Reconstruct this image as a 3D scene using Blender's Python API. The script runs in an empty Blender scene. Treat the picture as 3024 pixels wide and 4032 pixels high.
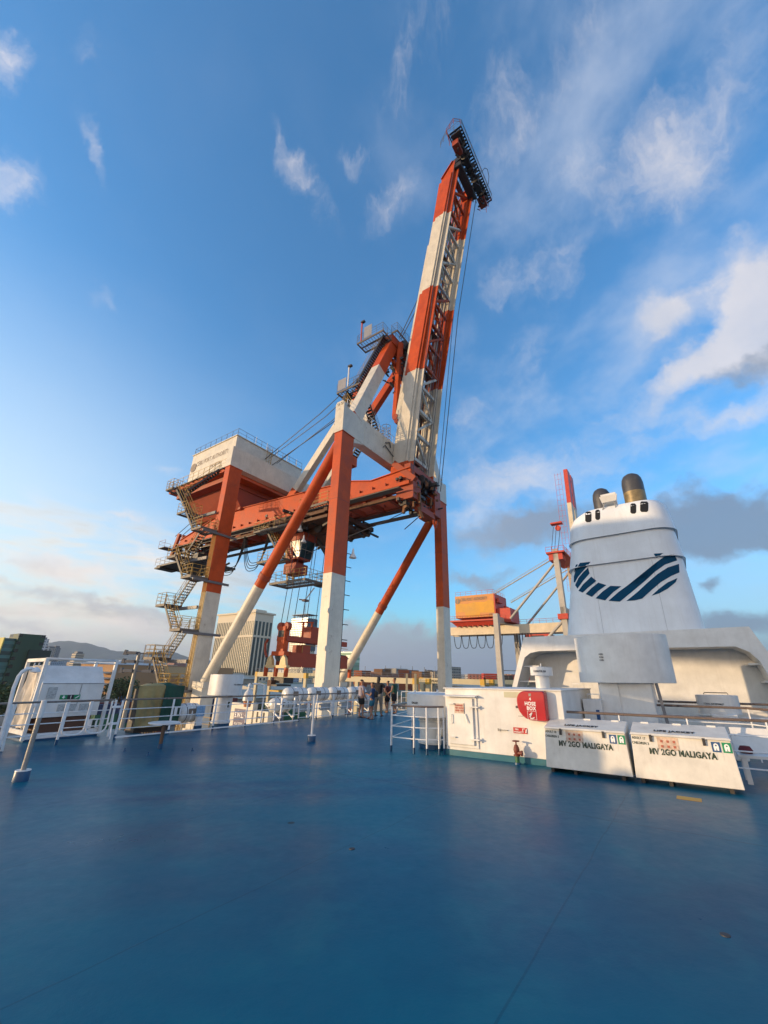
import bpy, math, random
from mathutils import Vector, Matrix, noise
R = math.radians
random.seed(7)
sc = bpy.context.scene
COL = sc.collection
# ------------------------------------------------------------------ camera
F, PITCH, ROLL, EYE = 1596.0, 0.381, 0.027, 1.85
cp_, sp_ = math.cos(PITCH), math.sin(PITCH)
fw = Vector((0, cp_, sp_)); up0 = Vector((0, -sp_, cp_)); rt0 = Vector((1, 0, 0))
cr_, sr_ = math.cos(ROLL), math.sin(ROLL)
rt = rt0 * cr_ + up0 * sr_; up = up0 * cr_ - rt0 * sr_
cam = bpy.data.cameras.new('camera'); camo = bpy.data.objects.new('camera', cam); COL.objects.link(camo)
camo.matrix_world = Matrix(((rt.x, up.x, -fw.x, 0), (rt.y, up.y, -fw.y, 0), (rt.z, up.z, -fw.z, EYE), (0, 0, 0, 1)))
cam.sensor_fit = 'VERTICAL'; cam.sensor_height = 36; cam.lens = F / 4032 * 36
cam.clip_start = 0.05; cam.clip_end = 60000
sc.camera = camo
# ------------------------------------------------------------------ light
SUN_EL, SUN_AZ = R(6.5), math.atan2(-0.985, -0.17)      # azimuth measured from +Y towards +X
sd = Vector((math.sin(SUN_AZ) * math.cos(SUN_EL), math.cos(SUN_AZ) * math.cos(SUN_EL), math.sin(SUN_EL)))
sl = bpy.data.lights.new('sun', 'SUN'); sl.energy = 2.0; sl.angle = R(0.5); sl.color = (1.0, 0.68, 0.37)
so = bpy.data.objects.new('sun', sl); COL.objects.link(so)
so.rotation_euler = (-sd).to_track_quat('-Z', 'Y').to_euler()
so.location = (-30, 0, 40)
sc.view_settings.view_transform = 'Standard'; sc.view_settings.look = 'None'
sc.view_settings.exposure = 1.24; sc.view_settings.gamma = 1

# ------------------------------------------------------------------ node helper
class NT:
    def __init__(s, nt): s.nt = nt; nt.nodes.clear()
    def n(s, typ, _in=None, **kw):
        nd = s.nt.nodes.new(typ)
        for k, v in kw.items(): setattr(nd, k, v)
        if _in:
            for k, v in _in.items():
                sock = nd.inputs[k]
                if isinstance(v, bpy.types.NodeSocket): s.nt.links.new(v, sock)
                else: sock.default_value = v
        return nd
    def m(s, op, a, b=0.0, c=None, clamp=False):
        d = {0: a, 1: b}
        if c is not None: d[2] = c
        return s.n('ShaderNodeMath', d, operation=op, use_clamp=clamp).outputs[0]
    def mr(s, v, a, b, c=0.0, d=1.0, smooth=False):
        return s.n('ShaderNodeMapRange', {0: v, 1: a, 2: b, 3: c, 4: d}, interpolation_type='SMOOTHSTEP' if smooth else 'LINEAR').outputs[0]
    def mix(s, f, a, b):
        nd = s.n('ShaderNodeMix', data_type='RGBA')
        for k, v in ((0, f), (6, a), (7, b)):
            if isinstance(v, bpy.types.NodeSocket): s.nt.links.new(v, nd.inputs[k])
            else: nd.inputs[k].default_value = v
        return nd.outputs[2]
    def noise(s, vec, scale, detail=4, rough=0.5, dist=0.0):
        return s.n('ShaderNodeTexNoise', {'Vector': vec, 'Scale': scale, 'Detail': detail, 'Roughness': rough, 'Distortion': dist})

# ------------------------------------------------------------------ sky with clouds (a function of the direction looked in)
world = bpy.data.worlds.new('World'); sc.world = world; world.use_nodes = True
W = NT(world.node_tree)
tc = W.n('ShaderNodeTexCoord')
sky = W.n('ShaderNodeTexSky', sky_type='NISHITA', sun_disc=False, sun_elevation=SUN_EL, sun_rotation=SUN_AZ,
          air_density=1.0, dust_density=0.9, ozone_density=2.2, altitude=30)
skyc = W.n('ShaderNodeMix', data_type='RGBA', blend_type='MULTIPLY')
skyc.inputs[0].default_value = 1; W.nt.links.new(sky.outputs[0], skyc.inputs[6]); skyc.inputs[7].default_value = (.56, 1.06, 1.36, 1)
sep = W.n('ShaderNodeSeparateXYZ', {0: tc.outputs['Generated']})
az = W.m('ARCTAN2', sep.outputs[0], sep.outputs[1])
el = W.m('ARCSINE', W.m('MAXIMUM', W.m('MINIMUM', sep.outputs[2], 1.0), -1.0))
base = W.n('ShaderNodeCombineXYZ', {0: az, 1: el, 2: 0.0}).outputs[0]
# planar cloud-layer coordinates for wisps
den = W.m('ADD', W.m('MAXIMUM', sep.outputs[2], 0.0), 0.12)
plan = W.n('ShaderNodeCombineXYZ', {0: W.m('DIVIDE', sep.outputs[0], den), 1: W.m('DIVIDE', sep.outputs[1], den), 2: 0.0}).outputs[0]
warp = W.noise(base, 7.0, 5, 0.6)
wv = W.n('ShaderNodeVectorMath', {0: warp.outputs['Color'], 1: (0.5, 0.5, 0.5)}, operation='SUBTRACT').outputs[0]
wv = W.n('ShaderNodeVectorMath', {0: wv, 'Scale': 0.16}, operation='SCALE').outputs[0]
bw = W.n('ShaderNodeVectorMath', {0: base, 1: wv}, operation='ADD').outputs[0]
def ray(px, py):
    return fw + rt * ((px - 1512) / F) - up * ((py - 2016) / F)
def azel(px, py):
    d = ray(px, py).normalized(); return math.atan2(d.x, d.y), math.asin(d.z)
def blobs(lst):
    tot = None
    for (px, py, wx, wy, rot, st) in lst:
        a, e = azel(px, py)
        # angular half-sizes: px / focal, corrected for the wide angle
        k = ray(px, py).length
        sa, se = wx / F / k / max(math.cos(e), .3) * .95, wy / F / k * .95
        mp = W.n('ShaderNodeMapping', {0: bw, 1: (a, e, 0), 2: (0, 0, R(rot)), 3: (sa, se, 1)}, vector_type='TEXTURE')
        ln = W.n('ShaderNodeVectorMath', {0: mp.outputs[0]}, operation='LENGTH').outputs['Value']
        v = W.mr(ln, 0.0, 1.7, st * 1.12, 0.0, True)
        tot = v if tot is None else W.m('ADD', tot, v)
    return tot
# (px, py, half width, half height, rotation deg, strength) in photo pixels, turned into sky directions
light_b = [(2970, 1120, 110, 170, 0, 1.25), (2790, 1430, 200, 85, 12, 1.15), (3050, 1340, 130, 190, 0, 1.2), (2640, 1230, 120, 70, 15, .6), (2620, 1250, 150, 120, 20, .4),
           (2450, 700, 260, 170, -10, .34), (2680, 620, 130, 240, 0, .34), (2200, 1080, 110, 130, 0, .30), (1980, 420, 150, 190, 20, .26),
           (1700, 120, 280, 150, 20, .14), (1560, 220, 100, 160, 25, .10), (1980, 1100, 120, 110, 0, .24), (2900, 300, 120, 260, 0, .26), (2250, 250, 260, 120, 10, .2),
           (1180, 700, 160, 70, -24, .33), (370, 600, 100, 50, -28, .30), (20, 250, 80, 110, 0, .42), (20, 730, 80, 120, 0, .46), (350, 230, 60, 80, 0, .16),
           (1540, 810, 110, 80, 20, .34), (1400, 630, 60, 40, 0, .25), (395, 1195, 50, 50, 0, .25), (660, 1850, 60, 28, -10, .34),
           (520, 2030, 90, 22, -12, .45), (560, 2190, 120, 65, 0, .45), (190, 2210, 260, 55, -5, .62), (420, 2290, 260, 40, -8, .35), (200, 2440, 480, 70, 0, .62), (560, 2520, 280, 60, 0, .4),
           (2000, 1880, 210, 110, 0, .55), (1850, 2020, 170, 70, 0, .3), (2080, 1450, 120, 150, 20, .22), (1860, 1620, 90, 60, 0, .3), (2500, 1650, 200, 60, 0, .3), (2330, 1820, 260, 70, 0, .34),
           (1820, 2480, 220, 28, 0, .42), (1480, 2470, 140, 20, 0, .25), (2880, 1650, 240, 60, 0, .45), (900, 2460, 120, 30, 0, .25)]
dark_b = [(2780, 2040, 330, 120, 0, .85), (2960, 2130, 200, 60, 0, .6), (2100, 2080, 330, 85, 0, .62), (2420, 2150, 200, 70, 0, .3), (1900, 2280, 170, 50, 0, .5),
          (1650, 2560, 560, 95, 0, 1.0), (2100, 2600, 400, 90, 0, .9), (1050, 2560, 200, 60, 0, .35), (2750, 2300, 50, 35, 0, .45), (2960, 2460, 260, 60, 0, .7),
          (330, 2350, 420, 35, -4, .42), (120, 2440, 260, 30, -4, .38), (650, 2440, 180, 40, 0, .4), (420, 2560, 300, 24, 0, .3), (2920, 1480, 160, 70, 0, .35), (130, 2215, 220, 20, 0, .25)]
fb = W.noise(W.n('ShaderNodeMapping', {0: bw, 3: (1, 1.6, 1)}).outputs[0], 9.0, 8, 0.62, 0.4).outputs[0]
fw2 = W.noise(W.n('ShaderNodeMapping', {0: plan, 2: (0, 0, R(-52)), 3: (1.0, 0.8, 1)}).outputs[0], 3.4, 9, 0.58, 0.15).outputs[0]
lb = blobs(light_b); db = blobs(dark_b)
fine = W.noise(W.n('ShaderNodeMapping', {0: bw, 2: (0, 0, R(-32)), 3: (1.0, 2.6, 1)}).outputs[0], 22.0, 7, 0.65, 0.5).outputs[0]
tex = W.m('ADD', W.m('MULTIPLY', W.m('SUBTRACT', fb, 0.5), 0.85), W.m('MULTIPLY', W.m('SUBTRACT', fine, 0.5), 0.36))
dl = W.m('ADD', lb, tex)
al = W.m('MULTIPLY', W.mr(dl, 0.02, 1.05, 0, 1, True), W.mr(lb, 0.0, 0.22, 0, 1, True))
dd = W.m('ADD', db, W.m('MULTIPLY', W.m('SUBTRACT', fb, 0.5), 0.9))
ad = W.m('MULTIPLY', W.mr(dd, 0.06, 0.66, 0, 1, True), W.mr(db, 0.0, 0.18))
# thin high veil, denser to the right of the view
veil = W.m('MULTIPLY', W.mr(fw2, 0.42, 0.80, 0, 0.50, True), W.mr(az, -0.25, 0.35, 0.10, 1.0))
veil = W.m('MULTIPLY', veil, W.mr(el, 0.08, 0.4))
# the side of a cloud towards the sun is warm and bright, the far side greyer
warm = W.mr(az, -0.9, 0.6)
ccol = W.mix(warm, (3.6, 3.1, 2.7, 1), (2.5, 2.35, 2.35, 1))
shade_in = W.mr(W.noise(bw, 5.0, 4, .5).outputs[0], .35, .7)
ccol = W.mix(W.m('MULTIPLY', shade_in, 0.45), ccol, (1.15, 1.42, 1.9, 1))
dcol = W.mix(warm, (2.0, 1.95, 2.0, 1), (0.60, 0.82, 1.16, 1))
skyv = W.mix(W.m('MULTIPLY', veil, 1.0), skyc.outputs[2], (1.9, 2.1, 2.5, 1))
# low bank of haze and cloud along the horizon: pinkish towards the sun, slate blue away from it
hb = W.m('ADD', el, W.m('MULTIPLY', W.m('SUBTRACT', W.noise(W.n('ShaderNodeMapping', {0: bw, 3: (1, 2.2, 1)}).outputs[0], 5.0, 7, .6).outputs[0], .5), .10))
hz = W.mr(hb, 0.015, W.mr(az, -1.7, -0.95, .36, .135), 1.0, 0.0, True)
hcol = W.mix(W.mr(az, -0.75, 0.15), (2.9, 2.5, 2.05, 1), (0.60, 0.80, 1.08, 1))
hcol = W.mix(W.mr(az, -1.7, -0.95), (11.0, 8.0, 5.2, 1), hcol)     # extra glow added outside the picture to the left, for warm fill
skyv = W.mix(W.m('MULTIPLY', W.mr(az, .15, .45, 0, .55, True), W.mr(el, .42, .12, 0, 1, True)), skyv, (1.25, 1.62, 2.05, 1))
# the sky pales towards the sun; bright cloud added behind the viewer as fill
skyv = W.mix(W.m('MULTIPLY', W.mr(az, -0.85, -0.15, 1, 0, True), W.mr(el, 0.05, 0.80, .72, 0, True)), skyv, (2.85, 2.95, 2.75, 1))
back = W.m('MULTIPLY', W.mr(sep.outputs[1], -0.15, -0.5, 0, 1, True), W.mr(el, 0.0, 1.1, 1, 0, True))
skyv = W.mix(W.m('MULTIPLY', back, .75), skyv, (3.4, 2.9, 2.6, 1))
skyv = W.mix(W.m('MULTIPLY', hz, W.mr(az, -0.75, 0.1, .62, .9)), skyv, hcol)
# layered stratus low on the left: lit ribs over grey undersides
st1 = W.noise(W.n('ShaderNodeMapping', {0: base, 2: (0, 0, R(5)), 3: (1.3, 6.5, 1)}).outputs[0], 3.0, 8, .60, .25).outputs[0]
lm = W.m('MULTIPLY', W.mr(az, -.12, -.45), W.m('MULTIPLY', W.mr(el, .34, .22, 0, 1, True), W.mr(el, .03, .07)))
skyv = W.mix(W.m('MULTIPLY', W.m('MULTIPLY', lm, W.mr(st1, .38, .62, 0, 1, True)), .72), skyv, (3.1, 2.65, 2.15, 1))
skyv = W.mix(W.m('MULTIPLY', W.m('MULTIPLY', lm, W.mr(st1, .50, .70, 0, 1, True)), .70), skyv, (1.35, 1.36, 1.40, 1))
skyv = W.mix(W.m('MULTIPLY', al, 0.85), skyv, ccol)
skyv = W.mix(W.m('MULTIPLY', ad, 0.86), skyv, dcol)
bg = W.n('ShaderNodeBackground', {0: skyv, 1: 0.15})
W.n('ShaderNodeOutputWorld', {0: bg.outputs[0]})
# ------------------------------------------------------------------ materials
MATS = {}
def mat(name, col, rough=0.5, metal=0.0, var=0.12, vscale=2.0, rust=0.0, bump=0.0, bscale=40, dirt=0.0, spec=0.5, streak=0.0, coat=0.0):
    if name in MATS: return MATS[name]
    m_ = bpy.data.materials.new(name); m_.use_nodes = True
    N = NT(m_.node_tree)
    t = N.n('ShaderNodeTexCoord').outputs['Object']
    c = (*col, 1)
    n1 = N.noise(t, vscale, 5, .6).outputs[0]
    v = N.mr(n1, .3, .7, 1 - var, 1 + var)
    mul = N.n('ShaderNodeVectorMath', {0: tuple(col), 'Scale': v}, operation='SCALE').outputs[0]
    cc = mul
    if streak > 0:      # vertical rain streaks of grime
        ms = N.n('ShaderNodeMapping', {0: t, 3: (6, 6, .35)}).outputs[0]
        s = N.noise(ms, 1.6, 6, .7).outputs[0]
        s = N.m('MULTIPLY', N.mr(s, .52, .72, 0, 1), streak)
        cc = N.mix(s, cc, tuple(x * .55 + y * .12 for x, y in zip(col, (1, .8, .5))) + (1,))
    if dirt > 0:
        d = N.noise(t, vscale * .5, 8, .7, .5).outputs[0]
        cc = N.mix(N.m('MULTIPLY', N.mr(d, .5, .75), dirt), cc, (.22, .18, .13, 1))
    if rust > 0:
        r = N.noise(t, vscale * 1.7, 9, .75, .3).outputs[0]
        cc = N.mix(N.m('MULTIPLY', N.mr(r, .60, .68), rust), cc, (.13, .045, .02, 1))
    b = N.n('ShaderNodeBsdfPrincipled', {'Base Color': cc, 'Roughness': N.mr(n1, .3, .7, max(.02, rough - .08), min(1, rough + .08)), 'Metallic': metal, 'Specular IOR Level': spec, 'Coat Weight': coat})
    if bump > 0:
        bn = N.noise(t, bscale, 4, .6).outputs[0]
        bp = N.n('ShaderNodeBump', {'Strength': bump, 'Distance': .02, 'Height': bn})
        N.nt.links.new(bp.outputs[0], b.inputs['Normal'])
    N.n('ShaderNodeOutputMaterial', {0: b.outputs[0]})
    MATS[name] = m_; return m_
WHITE = mat('white_ship_paint', (.69, .69, .67), .38, streak=.25, dirt=.05, bump=.05, bscale=8)
WHITE2 = mat('white_rail_paint', (.76, .77, .77), .35, rust=.15, vscale=5)
SHIPBLUE = mat('blue_coaming_paint', (.008, .065, .15), .4, dirt=.1)
TEAL = mat('teal_coaming_paint', (.015, .13, .18), .4, dirt=.15)
WOOD = mat('varnished_handrail', (.20, .15, .12), .3, metal=.3)
STEEL = mat('galvanised_steel', (.30, .30, .29), .45, metal=.6, dirt=.2)
DARK = mat('dark_steel', (.035, .033, .034), .55, dirt=.2)
DKGREY = mat('grey_steel', (.13, .13, .14), .5, dirt=.2)
RUSTY = mat('rusted_steel', (.10, .045, .025), .7, rust=.6)
BLACK = mat('black_rubber', (.012, .012, .013), .6)
RED = mat('red_gloss_paint', (.42, .008, .012), .22, coat=.5)
CW = mat('crane_white_paint', (.60, .56, .47), .5, streak=.6, dirt=.25, rust=.45, vscale=.9)
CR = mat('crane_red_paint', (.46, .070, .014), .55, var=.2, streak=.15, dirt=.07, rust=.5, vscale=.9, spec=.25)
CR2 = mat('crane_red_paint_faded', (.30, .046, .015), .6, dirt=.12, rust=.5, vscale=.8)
CY = mat('yellow_rail_paint', (.42, .26, .05), .5, rust=.6, vscale=2)
GRATE = mat('platform_steel', (.12, .10, .08), .6, rust=.5, dirt=.3)
GLASS = mat('dark_glass', (.015, .04, .05), .2, spec=.3)
CABLE = mat('steel_cable', (.05, .055, .07), .5)
TXT = mat('stencil_green_black', (.012, .035, .018), .6)
TXTBLK = mat('stencil_black', (.02, .02, .022), .6)
TXTGREY = mat('faded_lettering', (.22, .17, .13), .6)
TXTW = mat('white_lettering', (.8, .8, .8), .5)
SIGNG = mat('green_sign', (.0, .22, .09), .4)
SIGNB = mat('blue_sign', (.01, .07, .20), .4)
SIGNP = mat('faded_poster', (.55, .42, .33), .6, var=.3, vscale=12)
PAPER = mat('grey_poster', (.40, .42, .42), .6, var=.35, vscale=25)
GREYP = mat('crane_grey_paint', (.42, .40, .36), .5, streak=.3, dirt=.2, vscale=.5)
ORANGE = mat('crane_orange_paint', (.62, .115, .03), .5, dirt=.15, rust=.2, vscale=.6)
# ------------------------------------------------------------------ frames
TH = 0.950
U = Vector((math.cos(TH), math.sin(TH), 0)); V = Vector((-math.sin(TH), math.cos(TH), 0))
QZ = -16.0                                     # quay level
CC = Vector((-3.783, 30.0, 0))                 # corner of the crane's near seaward leg
def G(s, t, z): return CC + U * s + V * t + Vector((0, 0, z + EYE))            # crane frame, z from eye level
def ZD(T): return 0.07 - 0.02 * T                                             # the deck heels a little to port
def S_(s, t, h): return U * s + V * t + Vector((0, 0, h + ZD(t)))              # ship frame
def Wd(x, y, z): return Vector((x, y, z))
def raydir(px, py): return ray(px, py)
def onS(px, py, s):      # point of the view ray on the ship plane S = s -> (T, h)
    d = raydir(px, py); p = d * (s / d.dot(U)); t = p.dot(V); return t, p.z + EYE - ZD(t)
def onD(px, py, h=0.0):  # point of the deck seen at a photo pixel -> (S, T)
    d = raydir(px, py); l = (h + .07 - EYE) / (d.z + .02 * d.dot(V)); p = d * l; return p.dot(U), p.dot(V)
def atY(px, py, y):
    d = raydir(px, py); p = d * (y / d.y); return Vector((p.x, p.y, p.z + EYE))
def atT(px, py, t):
    d = raydir(px, py); p = d * (t / d.dot(V)); return p.dot(U), p.z + EYE - ZD(t)
# ------------------------------------------------------------------ mesh builder
class MB:
    def __init__(s, fr=None): s.v = []; s.f = []; s.mi = []; s.mats = []; s.sm = []; s.cur = 0; s.fr = fr or Wd
    def m(s, mt):
        if mt not in s.mats: s.mats.append(mt)
        s.cur = s.mats.index(mt); return s
    def P(s, p): return s.fr(*p)
    def add(s, vs, fs, smooth=False, world=False):
        b = len(s.v); s.v += [Vector(p) if world else s.P(p) for p in vs]
        for f in fs: s.f.append([b + i for i in f]); s.mi.append(s.cur); s.sm.append(smooth)
        return s
    def box(s, a, b):
        x0, y0, z0 = a; x1, y1, z1 = b
        return s.add([(x0, y0, z0), (x1, y0, z0), (x1, y1, z0), (x0, y1, z0), (x0, y0, z1), (x1, y0, z1), (x1, y1, z1), (x0, y1, z1)],
                     [(0, 3, 2, 1), (4, 5, 6, 7), (0, 1, 5, 4), (1, 2, 6, 5), (2, 3, 7, 6), (3, 0, 4, 7)])
    def hexa(s, bot, top):
        return s.add(list(bot) + list(top), [(0, 3, 2, 1), (4, 5, 6, 7), (0, 1, 5, 4), (1, 2, 6, 5), (2, 3, 7, 6), (3, 0, 4, 7)])
    def beam(s, p0, p1, w, h=None, upv=(0, 0, 1), segs=None):
        """box beam between two local points; segs = list of (fraction, material)"""
        h = h or w; a = s.P(p0); b = s.P(p1); d = (b - a)
        if d.length < 1e-6: return s
        dn = d.normalized(); u_ = Vector(upv)
        if abs(dn.dot(u_)) > .98: u_ = U
        sx = dn.cross(u_).normalized() * (w / 2); sy = sx.normalized().cross(dn).normalized() * (h / 2)
        fr = [0, 1] if not segs else [0] + [q[0] for q in segs]
        vs = []
        for q in fr:
            c = a + d * q; vs += [c - sx - sy, c + sx - sy, c + sx + sy, c - sx + sy]
        for k in range(len(fr) - 1):
            if segs: s.m(segs[k][1])
            o = k * 4; s.add(vs[o:o + 8], [(0, 4, 5, 1), (1, 5, 6, 2), (2, 6, 7, 3), (3, 7, 4, 0)], world=True)
        s.add(vs[:4], [(0, 1, 2, 3)], world=True); s.add(vs[-4:], [(3, 2, 1, 0)], world=True)
        return s
    def tube(s, p0, p1, r, n=8, r1=None, segs=None, cap=True):
        r1 = r if r1 is None else r1; a = s.P(p0); b = s.P(p1); d = b - a
        if d.length < 1e-6: return s
        dn = d.normalized(); x = dn.orthogonal().normalized(); y = dn.cross(x)
        fr = [0, 1] if not segs else [0] + [q[0] for q in segs]
        rings = []
        for q in fr:
            c = a + d * q; rr = r + (r1 - r) * q
            rings.append([c + x * (rr * math.cos(2 * math.pi * i / n)) + y * (rr * math.sin(2 * math.pi * i / n)) for i in range(n)])
        for k in range(len(fr) - 1):
            if segs: s.m(segs[k][1])
            s.add(rings[k] + rings[k + 1], [(i, (i + 1) % n, n + (i + 1) % n, n + i) for i in range(n)], True, True)
        if cap:
            s.add(rings[0], [tuple(range(n))[::-1]], world=True); s.add(rings[-1], [tuple(range(n))], world=True)
        return s
    def pipe(s, pts, r, n=6, closed=False):
        P = [s.P(p) for p in pts]; m_ = len(P); rings = []
        px = None
        for i in range(m_):
            if closed: d = P[(i + 1) % m_] - P[i - 1]
            else: d = P[min(i + 1, m_ - 1)] - P[max(i - 1, 0)]
            dn = d.normalized()
            x = dn.orthogonal().normalized() if px is None else (px - dn * px.dot(dn)).normalized()
            px = x; y = dn.cross(x)
            rings.append([P[i] + x * (r * math.cos(2 * math.pi * k / n)) + y * (r * math.sin(2 * math.pi * k / n)) for k in range(n)])
        vs = [q for rg in rings for q in rg]; fs = []
        for i in range(m_ - (0 if closed else 1)):
            j = (i + 1) % m_
            for k in range(n): fs.append((i * n + k, i * n + (k + 1) % n, j * n + (k + 1) % n, j * n + k))
        s.add(vs, fs, True, True)
        if not closed: s.add(rings[0], [tuple(range(n))[::-1]], world=True); s.add(rings[-1], [tuple(range(n))], world=True)
        return s
    def lathe(s, c, prof, n=24, axis=(0, 0, 1), sm=True):
        """prof = [(radius, height)...] round an axis through local point c"""
        c0 = s.P(c); c1 = s.P((c[0] + axis[0], c[1] + axis[1], c[2] + axis[2])); dn = (c1 - c0).normalized()
        x = dn.orthogonal().normalized() if abs(dn.z) < .9 else U.copy(); y = dn.cross(x).normalized(); x = y.cross(dn)
        vs = []
        for (r, h) in prof: vs += [c0 + dn * h + x * (r * math.cos(2 * math.pi * i / n)) + y * (r * math.sin(2 * math.pi * i / n)) for i in range(n)]
        for k in range(len(prof) - 1):
            q = vs[k * n:(k + 2) * n]
            s.add(q, [(i, (i + 1) % n, n + (i + 1) % n, n + i) for i in range(n)], sm, True)
        if prof[0][0] > 1e-4: s.add(vs[:n], [tuple(range(n))[::-1]], world=True)
        if prof[-1][0] > 1e-4: s.add(vs[-n:], [tuple(range(n))], world=True)
        return s
    def prism(s, poly, d0, d1, plane='xz'):
        """polygon in a local plane, pushed along the third axis from d0 to d1"""
        def q(a, b, d): return (a, d, b) if plane == 'xz' else ((d, a, b) if plane == 'yz' else (a, b, d))
        n = len(poly); vs = [q(a, b, d0) for a, b in poly] + [q(a, b, d1) for a, b in poly]
        return s.add(vs, [tuple(range(n))[::-1], tuple(range(n, 2 * n))] + [(i, (i + 1) % n, n + (i + 1) % n, n + i) for i in range(n)])
    def quad(s, *ps): return s.add(list(ps), [tuple(range(len(ps)))])
    def build(s, name, parent=None, bevel=0.0, fixn=True):
        me = bpy.data.meshes.new(name)
        inv = parent.matrix_world.inverted() if parent else Matrix()
        off = None
        if parent is None:
            xs = [p.x for p in s.v]; ys = [p.y for p in s.v]; zs = [p.z for p in s.v]
            off = Vector(((min(xs) + max(xs)) / 2, (min(ys) + max(ys)) / 2, min(zs)))
            inv = Matrix.Translation(-off)
        me.from_pydata([tuple(inv @ p) for p in s.v], [], s.f)
        for mt in s.mats: me.materials.append(mt)
        for p, i, sm in zip(me.polygons, s.mi, s.sm): p.material_index = i; p.use_smooth = sm
        if fixn:
            import bmesh
            bm = bmesh.new(); bm.from_mesh(me); bmesh.ops.remove_doubles(bm, verts=bm.verts, dist=1e-5)
            bmesh.ops.recalc_face_normals(bm, faces=bm.faces)
            for e in bm.edges:
                if len(e.link_faces) == 2 and e.calc_face_angle(0) > R(38): e.smooth = False
            bm.to_mesh(me); bm.free()
        o = bpy.data.objects.new(name, me); COL.objects.link(o)
        if parent: o.parent = parent; o.matrix_world = parent.matrix_world.copy()
        else: o.matrix_world = Matrix.Translation(off)
        if bevel:
            b = o.modifiers.new('bevel', 'BEVEL'); b.width = bevel; b.segments = 2; b.limit_method = 'ANGLE'; b.angle_limit = R(50)
        return o
def thing(name, loc, label, cat, group=None, rz=TH):
    o = bpy.data.objects.new(name, None); COL.objects.link(o)
    o.matrix_world = Matrix.Translation(Vector(loc)) @ Matrix.Rotation(rz, 4, 'Z')
    o['label'] = label; o['category'] = cat
    if group: o['group'] = group
    return o
def tag(o, label, cat, group=None):
    o['label'] = label; o['category'] = cat
    if group: o['group'] = group
    return o
def struct(o): o['kind'] = 'structure'; return o
def copytree(o, loc, rz=None, label=None, parent=None):
    c = o.copy(); COL.objects.link(c)
    if parent is None:
        c.matrix_world = Matrix.Translation(Vector(loc)) @ Matrix.Rotation(rz if rz is not None else o.matrix_world.to_euler().z, 4, 'Z')
        if label: c['label'] = label
    else: c.parent = parent
    for ch in list(o.children): copytree(ch, None, parent=c)
    return c
_font = bpy.data.curves.new('probe', 'FONT').font
def text(body, o, xd, yd, size, mt, name, parent, bold=0.0, align='LEFT', slits=False, extr=.0015, squash=1.0):
    """flat lettering turned into a mesh; o = world point, xd, yd = world directions"""
    cu = bpy.data.curves.new(name, 'FONT'); cu.body = body; cu.size = size; cu.extrude = extr; cu.offset = bold * size; cu.align_x = align
    cu.space_character = 1.0 + bold * 2; cu.resolution_u = 3
    t = bpy.data.objects.new('tmp', cu); COL.objects.link(t)
    dg = bpy.context.evaluated_depsgraph_get(); me = bpy.data.meshes.new_from_object(t.evaluated_get(dg)); bpy.data.objects.remove(t)
    xd = Vector(xd).normalized(); yd = Vector(yd).normalized(); zd = xd.cross(yd)
    M = Matrix(((xd.x * squash, yd.x, zd.x, o[0]), (xd.y * squash, yd.y, zd.y, o[1]), (xd.z * squash, yd.z, zd.z, o[2]), (0, 0, 0, 1)))
    inv = parent.matrix_world.inverted() if parent else Matrix()
    me.transform(inv @ M); me.materials.clear(); me.materials.append(mt)
    ob = bpy.data.objects.new(name, me); COL.objects.link(ob)
    if parent: ob.parent = parent; ob.matrix_world = parent.matrix_world.copy()
    return ob
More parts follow.
